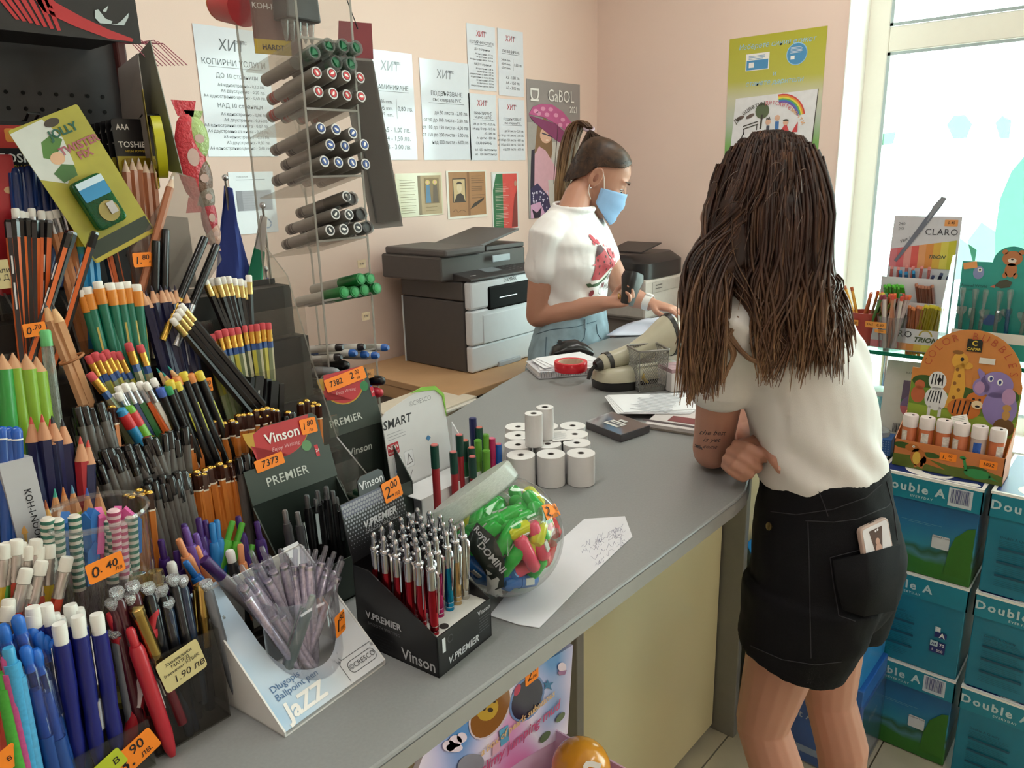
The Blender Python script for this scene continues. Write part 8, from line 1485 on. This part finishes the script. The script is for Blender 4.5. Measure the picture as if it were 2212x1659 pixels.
art(bb_, [(H('#6a8a2c', .5),[(.001,.10),(BW - .001,.10),(BW - .001,.20),(.19,.17),(.12,.16),(.06,.19),(.001,.20)]),(H('#37561f', .5),[ell(.033,.20,.03,.016), ell(.205,.19,.03,.02), ell(.12,.185,.03,.014)]),(H('#8fa83a', .5),[(.001,.09),(BW - .001,.09),(BW - .001,.13),(.001,.14)]),
    (H('#b8603a', .5),[ell(.02,.165,.016,.022), ell(.022,.19,.012,.012)]),(zeb, [ell(.062,.16,.026,.03), ell(.060,.205,.020,.024), rect(.046,.115,.053,.14), rect(.07,.115,.077,.14)]),(INK, [[(.042 + i * .007,.15),(.044 + i * .007,.15),(.05 + i * .006,.18),(.047 + i * .006,.18)] for i in range(5)] + [[(.046 + i * .008,.195),(.049 + i * .008,.195),(.051 + i * .007,.222),(.048 + i * .007,.222)] for i in range(4)] + [ell(.064,.208,.005,.006)]),(gir, [[(.083,.14),(.118,.14),(.122,.20),(.112,.255),(.095,.25),(.09,.19)], ell(.103,.262,.018,.02), ell(.118,.252,.014,.009)]),(H('#8a5a24', .5),[ell(x, y, .004,.005,8) for x, y in ((.10,.17),(.108,.19),(.098,.205),(.106,.225),(.10,.24),(.112,.16))] + [ell(.096,.282,.012,.005)]),(INK, ell(.107,.266,.004,.005)),
    (tig, [ell(.125,.145,.036,.026), ell(.148,.168,.022,.022)]),(H('#e8d0a8', .5),[ell(.152,.160,.012,.010)]),(INK, [[(.10 + i * .011,.13),(.103 + i * .011,.13),(.107 + i * .011,.165),(.104 + i * .011,.165)] for i in range(4)] + [ell(.143,.173,.003), ell(.156,.173,.003), ell(.153,.156,.005,.003)]),(pur, [ell(.186,.215,.034,.032), ell(.199,.160,.036,.045),[(.150,.225),(.165,.215),(.158,.240),(.146,.250),(.142,.244)], ell(.155,.205,.018,.022)]),(H('#b088b0', .5),[ell(.152,.203,.011,.015), ell(.214,.19,.014,.02)]),(WHT, [ell(.172,.228,.006,.008), ell(.192,.222,.006,.008)]),(H('#2a3a7a', .5),[ell(.173,.228,.003,.005), ell(.192,.222,.003,.005)]),(H('#6a4a24', .5),[ell(.213,.115,.022,.022)]),(H('#b8884a', .5),[ell(.214,.145,.008,.012), ell(.214,.163,.009,.008)])], t=bf, z0=.0004)
art(bb_, [(H('#1a1a14', .5), rect(.113,.288,.145,.318)),(H('#d8d4cc', .5), rect(.143,.262,.176,.276))], t=bf, z0=.0034, name='logo_block'); txt('C', .017, bb_, .129,.308,.0042, H('#d8b83c', .5, nz=0), t=bf, bold=.03); txt('CAPAR', .009, bb_, .129,.294,.0042, H('#d8b83c', .5, nz=0), t=bf, bold=.03)
s_ = 'COLOR BUBBLES'
for i, ch in enumerate(s_):
    a = math.radians(168 - 160 * i / (len(s_) - 1));
    if ch != ' ': txt(ch, .025, bb_, .125 + .092 * math.cos(a),.232 + .092 * math.sin(a),.004, H('#b0482e', .5, nz=0), rot=a - PI / 2, t=bf, bold=-.012)
for k in range(6):
    o = thing('bubble_tube', '%s bubble tube with white cap in the display' % ('first', 'second', 'third', 'fourth', 'blue printed fifth', 'sixth and last')[k], 'bubble tube', bd_.matrix_world @ T(.026 + k * .0375,.024,.003)); r = .0165
    MB().lathe([(r * .95,0),(r, .003),(r, .095),(r * .9,.098)],24).build('tube', H('#c26a44' if k != 4 else '#b8a49c', .3), o); MB().lathe([(r * 1.06,.097),(r * 1.06,.122),(r * .98,.126)],24).build('cap', H('#e2d6d4', .4), o); MB().lathe([(.003,.1255),(.003,.1275)],10,0, T(.005,-.003,0)).build('cap_dot', INK, o)
    mb = MB();
    for i in range(8): a0 = math.radians(-150 + i * 7); a1 = math.radians(-150 + (i + 1) * 7); a0 += .6 * (k % 3); a1 += .6 * (k % 3); mb.add([((r + .0006) * math.cos(a0),(r + .0006) * math.sin(a0),.01),((r + .0006) * math.cos(a1),(r + .0006) * math.sin(a1),.01),((r + .0006) * math.cos(a1),(r + .0006) * math.sin(a1),.088),((r + .0006) * math.cos(a0),(r + .0006) * math.sin(a0),.088)],[(0,1,2,3)],0, True)
    mb.build('printed_label', H('#d8cfc8' if k != 4 else '#2a5ab0', .5, nz=.3, ns=160), o)
o = thing('insert_card', 'small folded white insert card leaning on the tube caps', 'card', bd_.matrix_world @ T(.13,.035,.131) @ RX(.9) @ RZ(.4)); MB().box((0,0,0),(.034,.026,.0006)).build('card', H('#d8d4cc', .6), o); art(o, [lines(-.013,.013,.009,-.008,5, H('#7a7674', .6),.0008)], z0=.0006)
# stamp boxes, catalogue, jars
for k, (x, y, z, l) in enumerate(((2.035,.492,.7705, 'front blue lattice box with clear lidded white stamp'),(2.12,.495,.7705, 'rear blue lattice box leaning by the catalogue'))):
    o = thing('stamp_box', l, 'box', T(x, y, z) @ RZ(.12)); MB().box((.03,.035,.022),(.06,.07,.044)).build('carton', H('#2f62a8', .4), o, None, .001); art(o, [(H('#7fa0cc', .5),[ell(.006 + i * .0064,.006 + j * .0064,.0018, None, 6) for i in range(10) for j in range(6)]),(H('#a8b8d0', .5), rect(.012,.012,.05,.03))], t=fr((-.0004,.07,0),(0,-1,0),(0,0,1)), z0=.0003); MB().lathe([(.024,.0442),(.026,.046),(.026,.058),(.022,.062)],24,0, T(.03,.035,0)).build('clear_lid', CLR('#f0f4f8', 2,.05,.4, '#d8dce0'), o)
o = thing('catalogue', 'white catalogue with multicolour emblem and barcode leaning behind the bubbles', 'catalogue', fr((2.09,.545,.7705),(.12,-1,0),(.32,0,1))); CW, CHh = .135,.235; MB().box((CW / 2, CHh / 2,-.004),(CW, CHh, .008)).build('pages', H('#b4b4b0', .5), o, None, .001); MB().box((CW / 2, CHh / 2,.0006),(CW, CHh, .001)).build('cover', H('#b9b8b4', .3), o)
art(o, [(H('#5a4a6a', .5), rect(.045,.13,.062,.185)),(H('#3a6a4a', .5), rect(.045,.115,.062,.135)),(H('#6a5a8a', .5), arcband(.075,.118,.014,.030,0,180)),(H('#a85a6a', .5), arcband(.075,.118,.014,.030,180,358)),(H('#c8c4c8', .5), ell(.075,.118,.012)), barcode(.035,.045,.085,.07)], z0=.0014); txt('КАНЦЕЛАРИЯ', .008, o, .075,.205,.0016, H('#5a5a5a', .5, nz=0))
for k, (x, y, h) in enumerate(((2.10,.60,.075),(2.17,.575,.12),(2.24,.63,.09))):
    o = thing('glass_jar', '%s clear glass jar with white contents under the shelf' % ('front', 'middle', 'rear')[k], 'jar', T(x, y, .7705)); MB().lathe([(.03,0),(.034,.004),(.034, h),(.030, h + .004),(.028, h + .004),(.031, h - .002),(.031,.006),(.001,.006)],28,0, None, True, (1,0)).build('glass', CLR('#e0f0f2', 2,.04,.08, '#c8d8dc'), o); MB().lathe([(.028,.008),(.028, h * .5)],24).build('contents', H('#d8d8d4', .6), o); MB().lathe([(.033, h + .0045),(.035, h + .007),(.035, h + .018),(.02, h + .022)],28).build('lid', H('#d8d8d8', .4), o)
# glass shelf unit
gs_ = thing('glass_shelf', 'glass shelf with green edge on slim chrome posts by the window', 'shelf', (0,0,0)); SZ = 1.028; MB().box((2.27,.22, SZ - .005),(.34,.86,.0098), faces=(0,1)).build('glass_sheet', CLR('#d4efe6', 1.2,.04), gs_); ge = CLR('#1f8f78', 1,.1,.75, '#1f8a70')
for c, d in (((2.1,.22, SZ - .005),(.002,.86,.0099)),((2.44,.22, SZ - .005),(.002,.86,.0099)),((2.27,-.21, SZ - .005),(.34,.002,.0099)),((2.27,.65, SZ - .005),(.34,.002,.0099))): MB().box(c, d).build('glass_edge', ge, gs_)
for x, y in ((2.425,.63),(2.425,-.19)): MB().lathe([(.009,0),(.009, SZ - .011)],14,0, T(x, y, .0005)).build('chrome_post', CH, gs_); MB().box((x - .11, y, SZ - .0165),(.24,.012,.012)).build('bracket', CH, gs_)
# CLARO pen display
cl_ = thing('tiered_pen_display', 'tall white and rainbow tiered display of slim ballpoint pens', 'pen display', fr((2.145,.602, SZ),(0,-1,0),(0,0,1)) @ M.Identity(4)); # local x = along the front, y = up, z = towards the viewer
KW = .168; ac2 = CLR('#f6fafa', 1.2,.05,.08, '#d8dcdc')
MB().prism([(.0,0),(KW, 0),(KW, .338),(.01,.338)],.002, T(0,0,-.085)).build('backboard', H('#d3d4dc', .4), cl_)
cols_ = ('#d8808a', '#d86a72', '#e09a94', '#d8605c', '#e0a070', '#d8904a', '#d8b04a', '#d8cc5a', '#c8c23c'); art(cl_, [(H(c, .4),[(.008 + i * .0172,.205),(.0252 + i * .0172,.205),(.0252 + i * .0172,.255 + i * .003),(.008 + i * .0172,.252 + i * .003)]) for i, c in enumerate(cols_)], t=T(0,0,-.083), z0=.0004)
txt('CLARO', .022, cl_, .125,.298,-.082, H('#3a3c44', .5, nz=0), sp=1.1); txt('240\npcs', .011, cl_, .03,.312,-.082, H('#6a6c74', .5, nz=0)); txt('Уви 1.8', .011, cl_, .045,.278,-.082, H('#3a3c44', .5, nz=0), rot=.45, shear=.3); txt('TRION', .013, cl_, .12,.235,-.0815, H('#4a5a4a', .5, nz=0), shear=.3, bold=.02); tagcard(cl_, T(.145,.322,-.0825),.030,.016,(('0.40', .6,0,0),), '#e8a060')
art(cl_, [(H('#6f7484', .4),[(.02,.222),(.026,.218),(.118,.362),(.128,.382),(.118,.386),(.106,.372)]),(H('#8f949e', .4),[(.088,.322),(.108,.352),(.128,.384),(.116,.387),(.098,.362)])], t=T(0,0,-.082), z0=.0012)
for k, (y, z) in enumerate(((.0,0),(.055,-.022),(.115,-.044))): MB().prism(rect(.004,0, KW - .004,.058 + y + .01 * (k > 0)),.0015, T(0,0, z)).build('tier_front', H('#d0d2d8', .4), cl_)
art(cl_, [(H(c, .4), rect(.004 + i * .0176,.002,.0216 + i * .0176,.02)) for i, c in enumerate(cols_)], t=T(0,0,.0016), z0=.0004); txt('CLARO', .024, cl_, .062,.043,.0024, H('#33353c', .5, nz=0), sp=1.1); txt('TRION', .018, cl_, .135,.032,.0024, H('#4a5a3a', .5, nz=0), shear=.3, bold=.03); art(cl_, [(H('#b0a04a', .5), arcband(.135,.043,.012,.016,0,180)),(H('#7a8a5a', .5), arcband(.135,.022,.006,.010,200,340))], t=T(0,0,.0016), z0=.0006)
for x in (0, KW - .002): MB().prism([(-.085,0),(.006,0),(.006,.12),(-.05,.245),(-.085,.245)],.002, fr((x, 0,0),(0,0,1),(0,1,0))).build('acrylic_side', ac2, cl_)
def slim(hx): return Stick('slim_pen', 'pen', [('barrel', MB().lathe([(.0042,0),(.0042,.12)],6,0, None, False),[CLR(hx, 1.5,.08,.55, hx)]),('end_plug', MB().lathe([(.0038,.1201),(.0044,.123),(.0034,.128)],10),[H(hx, .4)])])
def slims(hx, n, x0, x1, y, z, lean, nm):
    st = slim(hx)
    for i in range(n):
        p = cl_.matrix_world @ V((x0 + (x1 - x0) * i / max(1, n - 1) + random.uniform(-.002,.002), y + random.uniform(-.006,.004), z)); d = cl_.matrix_world.to_3x3() @ V((lean + random.uniform(-.05,.05),1,-.04)); st.put(p, d, '%s slim pen in the tiered display' % nm, '%s slim pens in the tiered display' % nm)
slims('#d88a5a', 6,.088,.118,.118,-.010,-.03, 'orange'); slims('#c8bc2c', 10,.122,.162,.122,-.010,.12, 'yellow'); slims('#5ac83a', 10,.015,.06,.165,-.034,-.25, 'lime'); slims('#6a6a4a', 10,.012,.078,.128,-.022,.05, 'olive'); slims('#a8705a', 7,.09,.128,.17,-.034,-.2, 'brown'); slims('#2a8ac0', 3,.045,.075,.20,-.058,-.15, 'blue'); slims('#3a4468', 3,.125,.162,.195,-.058,.3, 'navy'); slims('#d88a86', 6,.02,.11,.21,-.062,.0, 'pink')
# two cups of pens at the left end of the shelf
for k, (q, hx, lab, m_) in enumerate((((1862,742), '#b8403a', 'red cup of slanting green and orange pens on the glass shelf', H('#b04a42', .35)),((1922,748), '#e0e0e0', 'clear cup of thin printed pens on the glass shelf', CLR('#f2f2f4', 1.5,.05,.08, '#d0d0d4')))):
    p = onx(*q, 2.16 - .025 * k); o = thing('pen_cup', lab, 'cup', T(p.x, p.y, SZ)); MB().lathe([(.027,0),(.027,.002),(.038,.088),(.039,.09),(.037,.09),(.026,.003)],28,0, None, True, (1,0)).build('cup_wall', m_, o)
    if k: tagcard(o, fr((-.036,.03,.068),(0,-1,0),(-.12,0,1)),.052,.016,(('3365', .5,-.28,0),('0.60', .62,.2,0)), '#e89c48'); tagcard(o, fr((-.0325,.018,.052),(0,-1,0),(-.12,0,1)),.028,.009,(('10703', .6,0,0),), '#e89c48')
    else: tagcard(o, fr((-.0385,.016,.064),(0,-1,0),(-.12,0,1)),.026,.016,(('0.60', .6,0,0),), '#e89c48')
    n = 13 if k == 0 else 16
    for i in range(n):
        c = (('#7a8a3a', '#5a8a4a', '#c8702c', '#b0603a') if k == 0 else ('#c8b4a8', '#b8a8a8', '#c88a6a', '#d0c8c0'))[i % 4]; e_ = ('#c84a3a', '#d8602c', '#b8503a', '#c8643a', '#8a3a4a', '#3a8a5a', '#d8c04a')[i % (5 if k == 0 else 7)]
        key = (k, c, e_); _sc = globals().setdefault('_sc', {})
        if key not in _sc: _sc[key] = Stick('slim_pen', 'pen', [('barrel', MB().lathe([(.0038,0),(.0038,.13)],6,0, None, False),[H(c, .35)]),('end_plug', MB().lathe([(.0042,.13),(.0042,.140),(.003,.142)],10),[H(e_, .4)])])
        b = V((p.x, p.y, SZ + .006)) + V((random.uniform(-.016,.016), random.uniform(-.016,.016),0)); d = V((random.uniform(-.15,.15),(random.uniform(-.65,-.1) if k == 0 else random.uniform(-.22,.28)),1)).normalized(); _sc[key].put(b + d * .142, d, ('slim pen slanting in the red cup' if k == 0 else 'thin printed pen in the clear cup on the shelf'), 'pens in the red cup' if k == 0 else 'pens in the clear shelf cup')
    if k == 0:
        go = Stick('gold_pen', 'pen', [('barrel', MB().lathe([(.004,0),(.004,.14)],8),[H('#d8a03a', .3,.4)]),('end_plug', MB().lathe([(.0042,.14),(.0042,.150)],8),[H('#b8602c', .4)])])
        for i in range(4): b = V((p.x, p.y, SZ + .008)); d = V((0,.28 + .12 * i, 1)).normalized(); go.put(b + d * (.15 + .008 * i), d, 'gold pen leaning left out of the red cup', 'gold pens in the red cup')
# crystal heart pens on a teal animal card
tc_ = thing('crystal_pen_display', 'teal animal card stand of clear pens with crystal hearts', 'pen display', fr((2.17,.415, SZ),(0,-1,0),(0,0,1))); TWd = .30; tmt = H('#2f9a90', .4, nz=.03)
MB().prism([(0,0),(TWd, 0),(TWd, .232)] + [(.105 + .040 * math.cos(a),.232 + .040 * math.sin(a)) for a in [i * PI / 14 for i in range(15)]] + [(0,.232)],.002, T(0,0,-.03)).build('backboard', tmt, tc_); MB().prism(rect(0,0, TWd, .065),.002).build('front_card', H('#2f948c', .4), tc_); MB().box((TWd / 2,.001,-.014),(TWd, .002,.03)).build('bottom', tmt, tc_)
art(tc_, [(H('#e4e0da', .5),[(0,.04),(TWd, .04),(TWd, .065),(0,.065)]),(H('#b85a3a', .5),[ell(.085,.02,.012,.009), rect(.078,.004,.081,.016), rect(.089,.004,.092,.016), ell(.074,.030,.006,.007)])], t=T(0,0,.002), z0=.0004)
art(tc_, [(H('#b8754a', .5),[ell(.105,.243,.021,.018), ell(.088,.258,.006), ell(.122,.258,.006), ell(.105,.215,.013,.017), ell(.094,.202,.005,.007), ell(.116,.202,.005,.007)]),(H('#e0d4c8', .5), ell(.105,.238,.009,.006)),(INK, [ell(.105,.241,.003,.002)]),(H('#8a94c0', .5),[ell(.038,.205,.012,.016)]),(WHT, ell(.04,.212,.005)),(INK, ell(.04,.212,.0025)),(H('#4a4a3c', .5),[(.075,.175),(.085,.188),(.1,.192),(.112,.186),(.108,.174),(.09,.170)]),(H('#c8705a', .5),[(.066,.172),(.076,.178),(.078,.170)]),(H('#b89a70', .5), ell(.155,.2,.014,.018)),(H('#4a6aa8', .5), ell(.075,.09,.018,.014))], t=T(0,0,-.028), z0=.0004)
txt('Animal World', .010, tc_, .032,.172,-.027, H('#1f5a5a', .5, nz=0), bold=.01); txt('collection', .007, tc_, .032,.162,-.027, H('#1f5a5a', .5, nz=0)); tagcard(tc_, T(.018,.222,-.027) @ RZ(.2),.030,.016,(), '#e8a060')
hcl = CLR('#eef4f4', 3,.04,.2, '#cfd8d8'); hrt = [(.0165 * math.sin(t) ** 3 * .8,.0132 * math.cos(t) - .005 * math.cos(2 * t) - .002 * math.cos(3 * t)) for t in [i * PI / 9 for i in range(18)]][::-1]
cp_ = Stick('crystal_pen', 'pen', [('barrel', MB().lathe([(.002,0),(.0048,.012),(.0048,.105),(.004,.108)],12),[CLR('#cfd8d4', 2,.06,.35, '#a8b0ac')]),('heart', MB().prism(hrt, .006, fr((0,.009,.098),(1,0,0),(0,0,1))),[hcl]),('crystal_top', MB().lathe([(.003,.108),(.0075,.150),(.0065,.156),(.002,.158)],7,0, None, False).lathe([(.0032,.107),(.0032,.15)],8),[hcl])]); cpb = Stick('crystal_pen', 'pen', [(a, b, [CLR('#8ab4d0', 2,.06,.4, '#3a86b8')] if a == 'barrel' else c) for a, b, c in cp_.parts])
for i, x in enumerate((.012,.040,.062,.092,.113,.150,.18,.205,.232,.258)):
    p = tc_.matrix_world @ V((x, .170 + random.uniform(-.004,.004),-.012)); (cpb if i == 4 else cp_).put(p, (random.uniform(-.03,.03), random.uniform(-.05,.05),1), 'blue barrelled crystal heart pen in the teal stand' if i == 4 else 'clear crystal heart pen in the teal stand', None if i == 4 else 'crystal heart pens', spin=PI / 2)
ts_ = thing('toy_jar', 'clear jar of yellow sweets at the right photo edge', 'jar', T(2.05,.125,.7705)); MB().lathe([(.03,0),(.034,.004),(.034,.09),(.028,.10)],24,0, None, True, (1,0)).build('glass', CLR('#f0f6f6', 2,.04,.06, '#d0d8d8'), ts_); MB().lathe([(.029,.004),(.030,.06)],20).build('contents', H('#b8a43c', .6, nz=.4, ns=90), ts_); MB().lathe([(.029,.1),(.031,.115),(.02,.118)],24).build('lid', H('#b8c42c', .4), ts_)
# ================================================================ lettering to meshes, one per part and ink
bpy.context.view_layer.update()
dg = bpy.context.evaluated_depsgraph_get()
fonts = [o for o in SC.objects if o.type == 'FONT']
byp = {}
for o in fonts: byp.setdefault((o.parent, o.data.materials[0], o.name.split('.')[0]),[]).append(o)
for (par, m, nm), os_ in byp.items():
    bm = bmesh.new()
    for o in os_:
        me = o.evaluated_get(dg).to_mesh(); n0 = len(bm.verts); bm.from_mesh(me); bm.verts.ensure_lookup_table()
        bmesh.ops.transform(bm, matrix=o.matrix_local, verts=bm.verts[n0:]); o.evaluated_get(dg).to_mesh_clear()
    me = bpy.data.meshes.new(nm); bm.to_mesh(me); bm.free(); me.materials.clear(); me.materials.append(m)
    for p in me.polygons: p.material_index = 0
    o2 = bpy.data.objects.new(nm, me); COL.objects.link(o2); o2.parent = par
for o in fonts: bpy.data.objects.remove(o)
